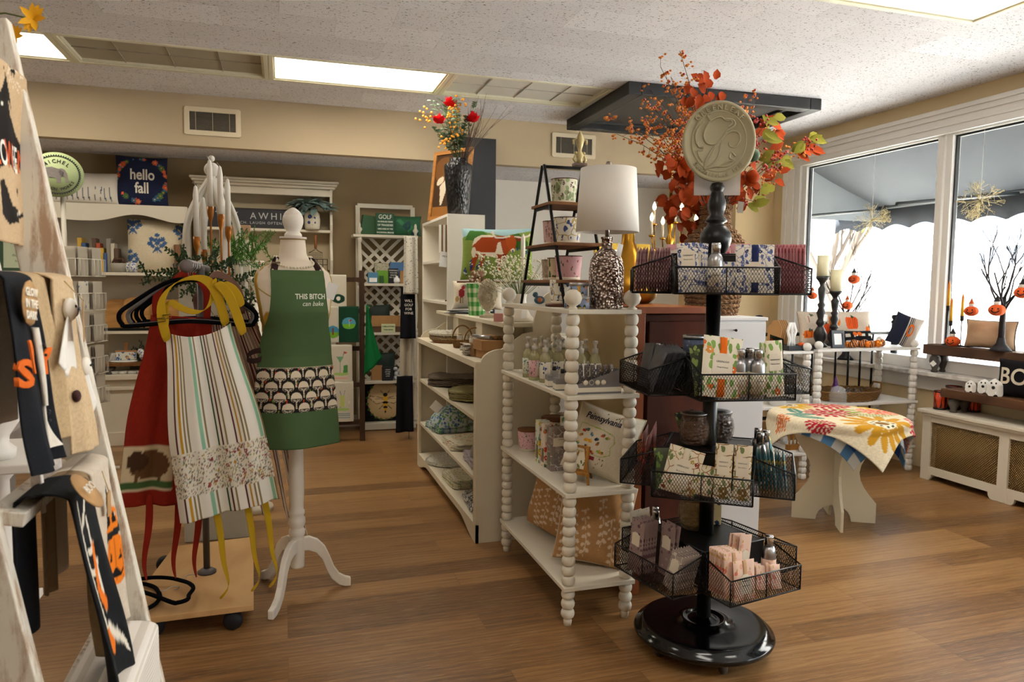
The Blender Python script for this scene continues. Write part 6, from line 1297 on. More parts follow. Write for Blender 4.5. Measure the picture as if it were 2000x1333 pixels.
cv = Canvas(90, 130, '#cbbfae'); cv.noise(.03); cv.ell(.62, .38, .24, .15, '#df7a1c'); [cv.stroke([(.62+dx, .5), (.62+dx*1.3, .38), (.62+dx, .26)], .008, '#b85a12') for dx in (-.1, 0, .1)]
cv.poly([(.42, .5), (.86, .53), (.7, .62), (.62, .82), (.52, .62)], '#17171b'); cv.stroke([(.46, .56), (.72, .58), (.76, .66), (.64, .68), (.6, .58)], .022, '#df7a1c'); [cv.poly([(x-.03, .38), (x+.03, .38), (x, .43)], '#17171b') for x in (.54, .7)]; cv.poly([(.5, .33), (.56, .3), (.62, .33), (.68, .3), (.76, .34), (.68, .27), (.56, .27)], '#17171b')
t, S = drape('tea_towel', 1.078, 1.265, 1.38, .27, cv, 'pale pink beige towel with an orange jack-o-lantern wearing a witch hat', .03, 11, '#cbbfae', out=.02, n=(60, 90)); f_ = onS(S, .115, .27); tag_on(t, [Vector(f_(-.02, .0)[0])+Vector((0, -.008, 0)), Vector(f_(-.015, -.035)[0])+Vector((0, -.014, 0))], .022, .04, CARD)
KN = stripes([(.6, '#e4dfd8'), (.4, '#cfc8be')], 'Z', .008)
drape('throw_blanket', .775, 1.12, 1.37, .4, None, 'white ribbed throw blanket folded over the lowest visible ladder rung', .045, 13, out=.0, mat=KN, cat='blanket', th=.012)
# flowers on top of the ladder
fz = thing('silk_flowers', 'two small yellow silk flowers on a stem above the ladder top', 'flowers', (-.45, 1.40, 1.80)); m, q = MB(), MB()
for c0, s in ((Vector(ray(66, 38)*1.30)+CAM-fz.location, .028), (Vector(ray(28, 72)*1.30)+CAM-fz.location, .022)):
    for k in range(9): a = k*.7; m.leaf(c0, (math.cos(a)*.5+.35*math.sin(a), -.5, math.sin(a)), (0, -1, 0), s, s*.45, .2)
    q.tube([c0, c0+Vector((-.05, .02, .012)), c0+Vector((-.12, .03, -.0)), Vector((-.12, .0, .0))], .0016, 5)
m.build('petals', P('#eeb012', .7, var=.1), fz); q.build('stem', P('#5c6a2e', .8), fz)
# white turned shelf behind the ladder
wsf = thing('turned_shelf', 'white shelf with bulbous turned posts behind the blanket ladder', 'shelf', (-.62, 1.86, 0)); TWH = P('#e4dfd8', .5, var=.02)
tp_ = lambda z0, z1: [(0, z0), (.03, z0), (.032, z0+.02), (.018, z0+.035), (.02, z0+.05), (.045, z0+.09), (.046, z0+.12), (.024, z0+.155), (.017, z0+.18), (.016, z1-.03), (.03, z1-.012), (.03, z1), (0, z1)]
for a, b in ((0, .6), (.62, .985), (1.005, 1.34)): [MB().lathe(tp_(a, b), (x, -.02, 0), 28).build('turned_post', TWH, wsf) for x in (.02, -.5)]
m = MB(); m.lathe([(0, 1.34), (.03, 1.34), (.036, 1.36), (.036, 1.38), (.02, 1.41), (.014, 1.45), (.008, 1.48), (0, 1.485)], (.02, -.02, 0), 28); m.build('finial', TWH, wsf)
for z, e in ((.60, .03), (.985, .10), (1.34, .02)): m = MB(); m.bb(-.6, -.1, z, e, .2, z+.02); m.build('shelf_board', TWH, wsf, mods=[BEV(.003)])
gp = thing('gold_sprig', 'gold glitter leaf sprig lying on the lower white shelf at bottom left', 'ornament', (-.66, 1.80, .622)); m = MB(); rg = random.Random(6)
for i in range(16): branchy(m, (rg.uniform(-.1, .05), rg.uniform(-.05, .05), .004), (rg.uniform(-1, 1), rg.uniform(-1, 1), .1), .07, .0025, 1, .6, 2, rg, up=0, n=4)
m.build('glitter_branches', P('#a58a3c', .4, .5), gp)
tt = thing('side_table', 'taupe painted table leg and top partly hidden behind the ghost towels', 'table', (-.93, 2.72, 0)); TP = P('#8f857c', .6)
m = MB(); m.bb(-.5, -.05, .86, .08, .35, .9); m.build('tabletop', TP, tt, mods=[BEV(.003)])
for x in (.04, -.45): m = MB(); m.bb(x-.035, -.035, 0, x+.035, .035, .86); m.build('leg', TP, tt, mods=[BEV(.002)])
bn = thing('round_bin', 'grey round metal bin with a thin rim at the foot of the ladder', 'bin', (-.55, 1.72, 0)); m = MB(); m.lathe([(0, 0), (.13, 0), (.155, .40), (.152, .40), (.128, .01), (0, .01)], n=40); m.build('bin_body', P('#77706f', .5, .2), bn); m = MB(); m.lathe([(.153, .395), (.159, .397), (.159, .405), (.153, .405)], n=40); m.build('rim', P('#9b9692', .4, .4), bn)
# wire card rack with oval sign
cr = thing('card_rack', 'white wire spinner rack of napkin packets with green elephant sign', 'display rack', tuple(atz(143, 925, 0))); WI = P('#d7d3c6', .5)
m = MB(); m.cyl((0, 0, .02), (0, 0, 2.02), .016, n=16); m.build('pole', P('#b9b3a4', .5), cr)
for a in (0, PI/2, PI, -PI/2): m = MB(); m.cyl((.02*math.cos(a), .02*math.sin(a), .03), (.3*math.cos(a), .3*math.sin(a), .025), .01); m.build('foot', WI, cr)
SUN = floral('#c9a06a', ['#d9a516', '#e0b62a', '#3a2a1a'], 22, .45, '#4a6b3a', .35); FILM = P('#b9b2a3', .25); BLF = floral('#ddd8c9', ['#3d5a9c', '#4d6cae'], 30, .4, None)
for lv, z in enumerate((1.42, 1.18, .95, .72, .5)):
    for kx in range(4):
        a = -PI/2+kx*PI/2-.25; o = Vector((math.cos(a), math.sin(a))); s = Vector((-o.y, o.x))
        for j in (-1, 1):
            c0 = Vector((o.x*.12+s.x*j*.095, o.y*.12+s.y*j*.095, z)); m = MB(); q = lambda du, dv, zz: c0+Vector((s.x*du+o.x*dv, s.y*du+o.y*dv, zz))
            for zz in (0, .12): m.tube([q(-.075, 0, zz), q(-.075, .07, zz), q(.075, .07, zz), q(.075, 0, zz)], .0028, 5, True)
            for du in (-.075, -.025, .025, .075): m.tube([q(du, 0, .12), q(du, 0, 0), q(du, .07, 0), q(du, .07, .12)], .0022, 4)
            m.build('wire_pocket', WI, cr)
            if kx < 2 and o.y < .5:
                rz = a+PI/2
                for n_ in range(3): 
                    lb = 'clear-wrapped paper napkin packet in the wire spinner rack'; r_ = packet('napkin_packet', .13, .2, .012, SUN if (lv == 2 and j < 0 and kx == 0) else (BLF if (lv == 1 and j < 0) else FILM), 'sunflower print napkin packet in the wire rack, left column' if (lv == 2 and j < 0 and kx == 0) else ('blue flower napkin packet in the wire rack, second row from top' if (lv == 1 and j < 0) else lb), 'napkin packet', cr.location+q(0, .012+.018*n_, .005), rz, '%s napkin packets in the wire rack' % ('sunflower' if (lv == 2 and j < 0 and kx == 0) else ('blue flower' if lv == 1 and j < 0 else 'plain clear-wrapped')))
sn = thing('oval_sign', 'round pale green sign with an elephant and MICHEL DESIGN WORKS lettering', 'sign', (cr.location.x-.02, cr.location.y-.04, 1.97), .1); m = MB(); m.lathe([(0, 0), (.165, 0), (.165, .008), (0, .008)], (0, 0, .15), 60, E_, 1, .93); m.build('board', P('#9fae7c', .6), sn)
DG = P('#242a20', .7); m = MB()
for k in range(60): a = 2*PI*k/60; r0, r1 = .138, .15; m.add([(r0*math.cos(a-.05), -.0095, .15+.93*r0*math.sin(a-.05)), (r0*math.cos(a+.05), -.0095, .15+.93*r0*math.sin(a+.05)), (r1*math.cos(a), -.0095, .15+.93*r1*math.sin(a))], [(0, 1, 2)])
m.lathe([(.134, 0), (.134, .001), (.1385, .001), (.1385, 0)], (0, -.0085, .15), 60, E_, 1, .93); m.build('saw_border', DG, sn, mods=[SOL(.0008)])
arc_text('MICHEL', .036, .098, PI/2, True, sn, DG, .93, -.0095, .0006, .15, .3); arc_text('DESIGN WORKS', .026, .108, -PI/2, False, sn, DG, .93, -.0095, .0006, .15, .19)
el = [(-.085, -.045), (-.065, -.045), (-.06, -.01), (-.045, -.02), (-.005, -.022), (.0, -.055), (.022, -.055), (.024, -.02), (.036, -.005), (.05, -.02), (.055, -.05), (.075, -.048), (.07, -.04), (.064, -.02), (.062, .01), (.05, .035), (.03, .045), (.01, .04), (-.03, .052), (-.065, .045), (-.088, .02), (-.092, -.01)]
m = MB(); m.prism(el, .003, Matrix.Translation((0, -.0095, .15))); e_ = m.build('elephant', P('#7d7571', .7, var=.35, sc=60), sn); m = MB(); m.prism([(.02, .035), (.04, .02), (.035, -.01), (.022, -.004), (.012, .02)], .002, Matrix.Translation((0, -.012, .15))); m.build('ear', P('#5d5552', .7, var=.3, sc=60), e_)
# ---------------- behind the spinner: white cabinet, wicker vase with autumn stems ----------------
wd = thing('drawer_cabinet', 'plain white cabinet with a small black knob, behind the black rack', 'cabinet', (2.05, 3.33, 0)); m = MB(); m.bb(-.19, -.33, 0, .19, .33, 1.235); m.build('carcass', P('#dcdcdc', .45, var=.01), wd, mods=[BEV(.003)])
m = MB(); m.bb(-.195, -.34, 1.235, .195, .34, 1.25); m.build('top_board', P('#e2e2e2', .45, var=.01), wd, mods=[BEV(.002)])
m = MB(); m.bb(-.18, -.345, .99, .18, -.33, 1.225); dr = m.build('drawer', P('#dcdcdc', .45, var=.01), wd, mods=[BEV(.002)]); m = MB(); m.cyl((.0, -.345, 1.19), (.0, -.36, 1.19), .003); m.ball((.0, -.363, 1.19), .007, 10); m.build('knob', P('#141414', .4), dr)
m = MB(); m.bb(-.18, -.345, .05, .18, -.33, .98); m.build('door', P('#dcdcdc', .45, var=.01), wd, mods=[BEV(.002)])
gv = thing('gold_vase', 'large brushed gold gourd-shaped vase behind the lamp', 'vase', (1.70, 3.42, 1.306)); m = MB(); m.lathe([(0, 0), (.11, 0), (.15, .03), (.155, .09), (.13, .16), (.07, .24), (.035, .31), (.03, .4), (.045, .44), (.04, .44), (.025, .4), (0, .38)], n=40); m.build('body', P('#b8872e', .3, 1, .15, 40), gv)
m = MB(); m.lathe([(0, .43), (.035, .435), (.035, .44), (0, .44)], n=24); m.build('mouth', P('#3a2a12', .6), gv)
wv = thing('wicker_vase', 'large braided seagrass vase holding orange autumn branches', 'vase', (2.13, 3.3, 1.25)); GRS = weave('#6b4a2c', '#b58a5c', 35)
m = MB(); pr = [(.115, .0), (.125, .05), (.132, .1), (.138, .15), (.145, .2), (.155, .25), (.16, .30), (.155, .345), (.135, .385), (.105, .42), (.075, .45), (.065, .485), (.068, .52), (.075, .55)]
for i in range(23):
    z = .55*i/22; j = min(len(pr)-2, int(z/.55*(len(pr)-1)*.999)); 
    for a, b in zip(pr, pr[1:]):
        if a[1] <= z <= b[1]+1e-9: r_ = a[0]+(b[0]-a[0])*(z-a[1])/(b[1]-a[1])
    for ph in (0, PI): m.tube([((r_+.006*math.sin(k*PI/3+ph))*math.cos(2*PI*k/84), (r_+.006*math.sin(k*PI/3+ph))*math.sin(2*PI*k/84), z+.007*math.cos(k*PI/3+ph)) for k in range(84)], .0095, 5, True)
m.lathe([(0, .001), (.11, .001)], n=20); m.build('braided_body', GRS, wv); m = MB(); m.lathe([(.105, .0), (.12, .05), (.14, .2), (.15, .3), (.145, .345), (.06, .46), (.06, .54)], n=28); m.build('lining', P('#4a3420', .9), wv)
fo = thing('autumn_branches', 'big spray of orange berry branches, physalis and autumn leaves in the wicker vase', 'flowers', (2.13, 3.3, 1.78)); Of = fo.location; rg = random.Random(21)
stems, berO, berR, lvO, lvG, lan = MB(), MB(), MB(), MB(), MB(), MB()
tips = [(1328, 100, 'b'), (1290, 130, 'b'), (1310, 150, 'b'), (1270, 175, 'b'), (1340, 160, 'b'), (1248, 205, 'b'), (1262, 240, 'b'), (1186, 225, 'b'), (1205, 262, 'b'), (1235, 250, 'b'), (1280, 215, 'b'), (1300, 235, 'b'), (1320, 200, 'b'), (1295, 265, 'b'), (1280, 290, 'b'), (1312, 290, 'b'), (1330, 240, 'b'), (1345, 190, 'b'), (1480, 186, 'b'), (1450, 205, 'b'), (1455, 230, 'b'), (1355, 210, 'b'), (1300, 185, 'b'), (1325, 270, 'b'),
        (1380, 165, 'l'), (1388, 185, 'l'), (1350, 185, 'l'), (1310, 320, 'l'), (1305, 345, 'l'), (1320, 365, 'l'), (1330, 395, 'l'), (1345, 420, 'l'), (1360, 440, 'l'), (1315, 400, 'l'), (1375, 430, 'l'), (1320, 430, 'l'), (1340, 350, 'l'), (1350, 375, 'l'), (1305, 410, 'l'), (1450, 330, 'l'), (1460, 360, 'l'), (1445, 385, 'l'), (1370, 405, 'l'), (1450, 300, 'l'), (1335, 330, 'l'),
        (1592, 278, 'g'), (1575, 295, 'o'), (1540, 300, 'g'), (1520, 320, 'g'), (1500, 235, 'g'), (1510, 250, 'o'), (1490, 275, 'g'), (1525, 335, 'o'), (1480, 320, 'g'), (1500, 300, 'o'), (1495, 370, 'g'), (1475, 395, 'g'), (1560, 290, 'o'), (1505, 350, 'o'), (1475, 260, 'o')]
for (px_, py_, k) in tips:
    e = aty(px_, py_, 3.3+rg.uniform(-.18, .25))-Of; mid = e*.5+Vector((rg.uniform(-.03, .03), 0, abs(e.x)*.12*(1 if e.z > .1 else 1.6))); pts = [Vector((0, 0, -.1)), mid*.5, mid, (mid+e)*.5+Vector((0, 0, .015)), e]; stems.tube(pts, .003, 4, r2=.0012)
    if k == 'b':
        for t in np.linspace(.35, 1, 13):
            seg = min(3, int(t*4)); q = pts[seg].lerp(pts[seg+1], t*4-seg) if seg < 4 else e
            c = q+Vector((rg.gauss(0, .02), rg.gauss(0, .02), rg.gauss(0, .02))); stems.tube([q, c], .001, 3)
            berO.ball(c, rg.uniform(.0075, .011), 7, .8); berO.ball(c+Vector((.008, 0, .006)), .007, 6, .6)
            if rg.random() < .65: berR.ball(c+Vector((.003, -.008, .004)), .0062, 7)
            for _ in (0, 1): berO.ball(c+Vector((rg.gauss(0, .014), rg.gauss(0, .01), rg.gauss(0, .014))), .007, 6, .7)
    elif k == 'l':
        for _ in range(7): a = rg.uniform(0, 6.28); lvO.leaf(e+Vector((rg.gauss(0, .03), rg.gauss(0, .03), rg.gauss(0, .035))), (math.cos(a)*.8, rg.uniform(-.6, .2), math.sin(a)-.2), (0, -1, .2), rg.uniform(.045, .07), .05, .2)
    else:
        for _ in range(3): a = rg.uniform(-.8, .9); (lvG if k == 'g' else lvO).leaf(e+Vector((rg.gauss(-.01, .02), rg.gauss(0, .02), rg.gauss(0, .015))), (math.cos(a), rg.uniform(-.5, .2), math.sin(a)), (0, -1, .3), rg.uniform(.07, .1), .05, .2)
        for _ in range(16): c = e+Vector((rg.gauss(-.05, .03), rg.gauss(0, .02), rg.gauss(-.015, .02))); (berR if k == 'g' else berO).ball(c, .0065, 6)
for px_, py_, r_ in ((1340, 322, .035), (1470, 346, .034), (1355, 345, .03)): lan = MB(); lan.lathe([(r_*math.sin(PI*i/10)*(1 if i < 7 else .9), -r_*1.1*math.cos(PI*i/10)) for i in range(11)], aty(px_, py_, 3.2)-Of, 12); lan.build('physalis_lantern', P('#98360c', .7, var=.2, spec=.1), fo)
stems.build('branch', P('#4a3324', .8), fo); berO.build('orange_berries', P('#c8741a', .55, var=.25, sc=30), fo); berR.build('red_berries', P('#9c1f16', .35), fo); lvO.build('orange_leaves', P('#8c330c', .75, var=.35, sc=14, spec=.1), fo); lvG.build('green_leaves', P('#6f6c22', .75, var=.35, sc=14, spec=.1), fo); rt = thing('green_gourd', 'dark green ribbed faux gourd tucked among the autumn branches', 'ornament', aty(1470, 303, 3.12)); m = MB(); m.ball((0, 0, 0), .037, 16, .9); m.build('body', P('#24401e', .6, var=.2), rt)
flat_tag(fo, Vector(aty(1446, 405, 3.12))-Of, .035, .055, 0, .1, P('#7d7468', .7), name='grey_tag')
for i, px_ in enumerate((1453, 1470)): m = MB(); m.lathe([(0, 0), (.016, 0), (.015, .2), (.005, .235), (0, .24)], n=18); solo('taper_candle', m, P('#e9e5dd', .4), 'short ivory taper candle on the white cabinet, %s of two' % ('left', 'right')[i], 'candle', (2.195-.03*(1-i), 3.2+.1*i, 1.251))
# chandelier and gilt mirror far behind
ch = thing('chandelier', 'brass candle-style chandelier with glowing bulbs seen beyond the lampshade', 'chandelier', aty(1308, 470, 5.6)); BR_ = P('#b8862f', .25, 1); m = MB(); m.lathe([(0, -.15), (.03, -.12), (.012, -.06), (.04, 0), (.014, .05), (.025, .12), (.01, .5), (0, .5)], n=18); m.build('stem', BR_, ch)
for k in range(6):
    a = k*PI/3+.3; R_ = .22 if k % 2 else .14; x, y, zt = R_*math.cos(a), R_*math.sin(a), .06 if k % 2 else .17; m = MB(); m.tube([(0, 0, -.05), (x*.5, y*.5, -.12), (x*.9, y*.9, -.08), (x, y, zt-.04)], .006, 6); m.lathe([(0, zt-.045), (.02, zt-.04), (.028, zt-.025), (.01, zt-.02), (0, zt-.02)], (x, y, 0), 14); ar = m.build('arm', BR_, ch)
    m = MB(); m.cyl((x, y, zt-.02), (x, y, zt+.09), .01); m.build('candle_sleeve', P('#e9e0cc', .5), ar); m = MB(); m.lathe([(0, zt+.09), (.012, zt+.1), (.017, zt+.12), (.01, zt+.145), (0, zt+.165)], (x, y, 0), 12); m.build('bulb', emis('#ffd9a0', 14), ar)
m = MB(); m.cyl((0, 0, .5), (0, 0, 2.85-ch.location.z if ch.location.y < 6.3 else .7), .004); m.build('chain', BR_, ch)
mi = thing('gilt_mirror', 'gold framed mirror leaning at the back behind the table lamp', 'mirror', ((aty(1160, 500, 6.0).x+aty(1268, 500, 6.0).x)/2, 6.0, .95)); m = MB()
for s in (-1, 1): m.bb(s*.24-.03, -.02, 0, s*.24+.03, .02, .8); m.bb(-.27, -.02, .4+s*.39-.03, .27, .02, .4+s*.39+.03)
m.build('frame', P('#a9842f', .35, .9, .2, 40), mi); m = MB(); m.bb(-.22, -.004, .03, .22, .004, .77); m.build('mirror_glass', P('#e8ecec', .03, 1, 0), mi)
cn = thing('console_table', 'long white console table carrying the gold framed mirror, far behind', 'table', (2.5, 6.05, 0)); m = MB(); m.bb(-.7, -.2, .92, .7, .2, .95); m.build('tabletop', WHP, cn)
for x in (-.65, .65):
    for y in (-.16, .16): m = MB(); m.bb(x-.025, y-.025, 0, x+.025, y+.025, .92); m.build('leg', WHP, cn)
# ---------------- pedestal with candles, arch ornament and greenery behind the apron rack ----------------
pe = thing('white_pedestal', 'white painted pedestal cabinet standing behind the apron rack', 'pedestal', (-.36, 4.25, 0)); m = MB(); m.bb(-.16, -.12, 0, .17, .2, 1.40); m.build('carcass', P('#cfcdbd', .6), pe, mods=[BEV(.004)]); m = MB(); m.bb(-.19, -.15, 1.40, .20, .22, 1.425); m.build('top_board', WHP, pe, mods=[BEV(.004)])
PY = 4.12; CW = P('#ebe7dd', .4, var=.01); BRS = P('#9a5f1c', .35, .6)
for i, (px_, cy_, top_) in enumerate(((384, 463, 360), (399, 488, 383), (411, 404, 310), (431, 419, 322), (446, 443, 347))):
    yy = PY+(.0, .06, .1, .02, .08)[i]; p = aty(px_, cy_, yy); q = aty(px_, top_, yy); h = q.z-p.z; zb = 1.426
    t = thing('candle_holder', 'slim amber brass taper holder behind the rack, %s of the five' % ('leftmost', 'second from left and shortest', 'middle and tallest', 'second from right', 'rightmost')[i], 'candle holder', (p.x, yy, zb)); m = MB(); H_ = p.z-zb; m.lathe([(0, 0), (.03, 0), (.03, .005), (.006, .012), (.005, H_-.085), (.0145, H_-.05), (.017, H_-.03), (.017, H_), (0, H_)], n=20); m.build('stem_cup', BRS, t)
    t2 = thing('taper_candle', 'tall white taper candle in the %s amber brass holder' % ('leftmost', 'second from left, shortest', 'middle, tallest', 'second from right', 'rightmost')[i], 'candle', (p.x, yy, p.z)); m = MB(); m.lathe([(0, 0), (.0145, 0), (.014, h*.8), (.008, h*.95), (0, h*.985)], n=18); m.build('wax', CW, t2); m = MB(); m.tube([(0, 0, h*.97), (-.004, 0, h), (-.012, 0, h+.012), (-.014, 0, h+.004)], .0012, 4); m.build('wick', CW, t2)
al = thing('arched_ornament', 'white wooden arched dome ornament topped with two balls, behind the candles', 'ornament', (aty(417, 500, 4.36).x, 4.36, 1.426)); AW = P('#d9d5cb', .6); z0 = al.location.z; zt = aty(417, 350, 4.36).z-z0
for k in range(4):
    a = k*PI/2+.5; m = MB(); m.grid(lambda u, v: ((.135*math.sin(min(1, (1-v)*1.5)*PI/2)+.012)*math.cos(a)-(u-.5)*.05*math.sin(a), (.135*math.sin(min(1, (1-v)*1.5)*PI/2)+.012)*math.sin(a)+(u-.5)*.05*math.cos(a), zt*v**.9), 3, 24); m.build('rib', AW, al, mods=[SOL(.02)])
m = MB(); m.ball((0, 0, zt+.05), .04, 20); m.cyl((0, 0, zt-.02), (0, 0, zt+.02), .018); m.ball((0, 0, zt+.11), .018, 14); m.build('ball_finial', AW, al)
def greenery(name, loc, label, spread, n, leaf, col, cat='greenery', seed=1, up=.4, L=(.15, .3), dirs=None, lw=.6, step=8):
    T_ = thing(name, label, cat, loc); rg = random.Random(seed); s_, l_ = MB(), MB()
    for i in range(n):
        d = Vector(dirs[i % len(dirs)]) if dirs else Vector((rg.uniform(-1, 1), rg.uniform(-.7, .4), rg.uniform(-.3, 1)*up)); d = (d+Vector((rg.gauss(0, .25), rg.gauss(0, .2), rg.gauss(0, .2)))).normalized(); LL = rg.uniform(*L); st0 = Vector((rg.gauss(0, spread[0]), rg.gauss(0, spread[1]), rg.gauss(0, spread[2]))); pts = [st0+d*LL*t+Vector((0, 0, -.12*LL*t*t)) for t in (0, .33, .66, 1)]; s_.tube(pts, .0018, 4)
        for k in range(step):
            t = .15+.85*k/step; q = st0+d*LL*t+Vector((0, 0, -.12*LL*t*t))
            for sg in (-1, 1): l_.leaf(q, d*.5+Vector((rg.uniform(-.5, .5), rg.uniform(-.5, .5), sg*.7)), (rg.uniform(-1, 1), -1, rg.uniform(-1, 1)), leaf*rg.uniform(.8, 1.2), leaf*lw, .1, 2)
    s_.build('stem', P('#4a4a2c', .8), T_); l_.build('leaves', col, T_); return T_
BOX = P('#234a22', .5, var=.35, sc=20)
greenery('boxwood_garland', (aty(400, 545, 3.95).x, 3.95, 1.425), 'dark green boxwood garland around the candle holders, trailing past the hangers', (.10, .04, .03), 46, .022, BOX, seed=3, dirs=[(-1, 0, .1), (-.8, -.2, -.25), (1, -.1, 0), (.7, -.1, -.8), (.3, -.2, .9), (-.5, -.2, .9), (.9, 0, -.5), (-1, -.1, -.5), (0, -.4, .4)], L=(.12, .26))
greenery('boxwood_swag', (aty(490, 565, 4.0).x, 4.0, 1.30), 'dark green boxwood swag hanging down beside the dress form shoulder', (.03, .02, .06), 14, .022, BOX, seed=5, dirs=[(.3, -.1, -1), (-.3, -.1, -1), (.1, 0, -1)], L=(.12, .24))
greenery('potted_fern', (aty(470, 480, 4.3).x, 4.3, 1.50), 'bright green fern behind the tall candles and arch', (.07, .03, .02), 34, .02, P('#4f8f24', .5, var=.3, sc=20), seed=7, dirs=[(-.9, -.1, .8), (.9, -.1, .7), (0, -.3, 1), (-.5, 0, 1), (1, 0, .2), (.5, -.2, 1)], L=(.16, .26), step=14, lw=.35)
wp = thing('letter_plaque', 'small tan wooden plaque with a black letter W behind the fern', 'plaque', (aty(470, 455, 4.5).x, 4.5, aty(470, 455, 4.5).z-.04), .0); m = MB(); m.prism([(-.055, 0), (.055, 0), (.055, .085), (-.055, .085)], .012); m.build('board', P('#b5926c', .6), wp, mods=[BEV(.004)]); text_mesh('W', .06, wp, TXT, Matrix.Translation((0, -.0075, .045)), shear=.2)
m = MB(); m.bb(-.05, -.05, 0, .05, .05, wp.location.z-1.426-.001); o = solo('plaque_stand', m, P('#d6d0c0', .6), 'white block stand under the W plaque on the pedestal', 'stand', (wp.location.x-.0, 4.5, 1.426))
fpz = pot((aty(492, 520, 4.62).x, 4.62, 1.30), .07, .22, floral('#d9d2c0', ['#a5462c', '#b5603c', '#5f8a4a'], 45, .42, '#5f8a4a', .34, 60), 'tall flared planter with butterfly and leaf print beside the fern', rim=None, name='planter', cat='planter', taper=.62, base=None)
m = MB(); m.cyl((0, 0, 0), (0, 0, 1.298), .05, n=16); m.lathe([(0, 0), (.1, 0), (.1, .03), (.05, .05)], n=20); solo('plant_pedestal', m, WHP, 'white round column under the butterfly planter', 'pedestal', (fpz.location.x, 4.62, 0))
# ---------------- window side ----------------
ra = thing('radiator_cover', 'white radiator cover with brass lattice grille panels under the window', 'radiator cover', (4.60, 2.9, 0)); RW_ = P('#e0d8c6', .45, var=.02); yl, yh = -1.35, 1.235
m = MB(); m.bb(-.16, yl-.02, .495, .13, yh+.02, .52); m.bb(-.145, yl-.004, .4752, .129, yh+.004, .4948); m.build('top_board', RW_, ra, mods=[BEV(.004)])
def leg(y): m = MB(); m.bb(-.1215, y-.035, 0, -.1005, y+.035, .4745); m.build('stile', RW_, ra, mods=[BEV(.002)])
for y in (yh-.035, .60, -.03, -.66, yl+.035): leg(y)
m = MB(); m.bb(-.1198, yl+.002, .43, -.1008, yh-.002, .474); m.build('top_rail', RW_, ra)
ys = [yh, .60, -.03, -.66, yl]
for a, b in zip(ys, ys[1:]):
    c0, c1 = a-.035, b+.035; poly = [(c1, .10), (c1, .0)]+[(c1+.03+.0*k, .0) for k in (0,)]+[(c1+.03+.03*math.sin(t), .045*(1-math.cos(t))) for t in (.5, 1, PI/2)]+[(c0-.03-.03*math.sin(t), .045*(1-math.cos(t))) for t in (PI/2, 1, .5)]+[(c0-.03, 0), (c0, 0), (c0, .10)]
    m = MB(); m.prism([(y, z) for y, z in poly], .018, T((-.1105, 0, 0), PI/2)); m.build('bottom_rail', RW_, ra)
[MB().bb(-.1, a_, 0, .128, a_+.02, .473).build('side_panel', RW_, ra) for a_ in (yh-.02, yl)]
GM = P('#b3925c', .5, .2)
for a, b in zip(ys, ys[1:]):
    m = MB(); c0, c1 = a-.035, b+.035; n = int((c0-c1)/.017)
    for sg in (1, -1):
        for i in range(-22, n+22):
            y0 = c1+i*.017; y1 = y0+sg*.33; za, zb = .1, .43; t0, t1 = 0, 1
            for lim, hi in ((c1, 0), (c0, 1)):
                if (y0 < lim) != (y1 < lim):
                    t = (lim-y0)/(y1-y0)
                    if (y0 < c1 if not hi else y0 > c0): t0 = max(t0, t)
                    else: t1 = min(t1, t)
            ym = y0+(y1-y0)*(t0+t1)/2
            if t1 > t0 and c1 <= ym <= c0: m.tube([(-.105, y0+(y1-y0)*t0, za+.33*t0), (-.105, y0+(y1-y0)*t1, za+.33*t1)], .0024, 3)
    m.build('lattice_grille', GM, ra)
m = MB()
for i in range(16): m.bb(-.05, yl+.12+i*.155, .03, .07, yl+.2+i*.155, .38)
m.build('radiator_fins', P('#4f412e', .6), ra)  # fins coloured dark to stand in for shade inside the cover
RS = wood('#3e2a1e', '#5c4230', (8, 2, 8), .6, 'riser_wood'); RS2 = wood('#4a3020', '#6e4b30', (8, 2, 8), .6, 'riser_wood')
def riser(loc, w, L, h, legh, mt, label):
    t = thing('wooden_riser', label, 'riser', loc); m = MB(); m.bb(-w/2, -L/2, legh, w/2, L/2, h); m.build('top_board', mt, t, mods=[BEV(.004)])
    for x in (-w/2+.05, w/2-.05):
        for y in (-L/2+.07, L/2-.07): m = MB(); m.lathe([(0, 0), (.022, 0), (.026, .01), (.018, .02), (.04, legh*.62), (.036, legh*.85), (.024, legh*.93), (.034, legh), (0, legh)], (x, y, 0), 20); m.build('leg', P('#4c443c', .6), t)
    return t
riser((4.58, 3.45, .521), .2, 1.1, .165, .105, RS2, 'brown wooden riser with bun feet standing on the radiator cover')
# sill riser needs a deep ledge: bay ledge inside the window
r1 = riser((4.74, 3.75, .766), .18, 1.16, .21, .135, RS, 'dark wooden riser with turned feet standing on the marble windowsill')
flat_tag(r1, (-.1, .47, .07), .035, .035, -PI/2+.3, .78)
# orange lantern jars
OJ = NT('bark_glass'); v = OJ.coord((14, 14, 1.6)); nz = OJ.n('TexNoise', i_Vector=v, i_Scale=6.0, i_Detail=3.0).outputs[0]; OJ.base(OJ.ramp(nz, [(.48, hexc('#d8451a')), (.56, hexc('#1a0f0c'))]), .3)
for i, (y, x, s, lb) in enumerate(((4.06, 4.55, 1.0, 'front orange birch-bark jar at the far end of the radiator cover'), (4.05, 4.66, 1.25, 'taller orange bark jar behind the front one on the radiator cover'), (3.93, 4.70, 1.2, 'orange bark jar by the riser leg, third from the radiator end'))):
    t = thing('candle_jar', lb, 'candle jar', (x, y, .521)); m = MB(); m.lathe([(0, 0), (.042*s, 0), (.042*s, .13*s), (.04*s, .13*s), (.04*s, .02), (0, .02)], n=30); m.build('glass_body', OJ.m, t); [MB().lathe(q, n=30).build('dark_rim', P('#1a1210', .5), t) for q in ([(.043*s, .125*s), (.044*s, .135*s), (.039*s, .135*s)], [(.043*s, 0), (.044*s, .012), (.042*s, .014)])]
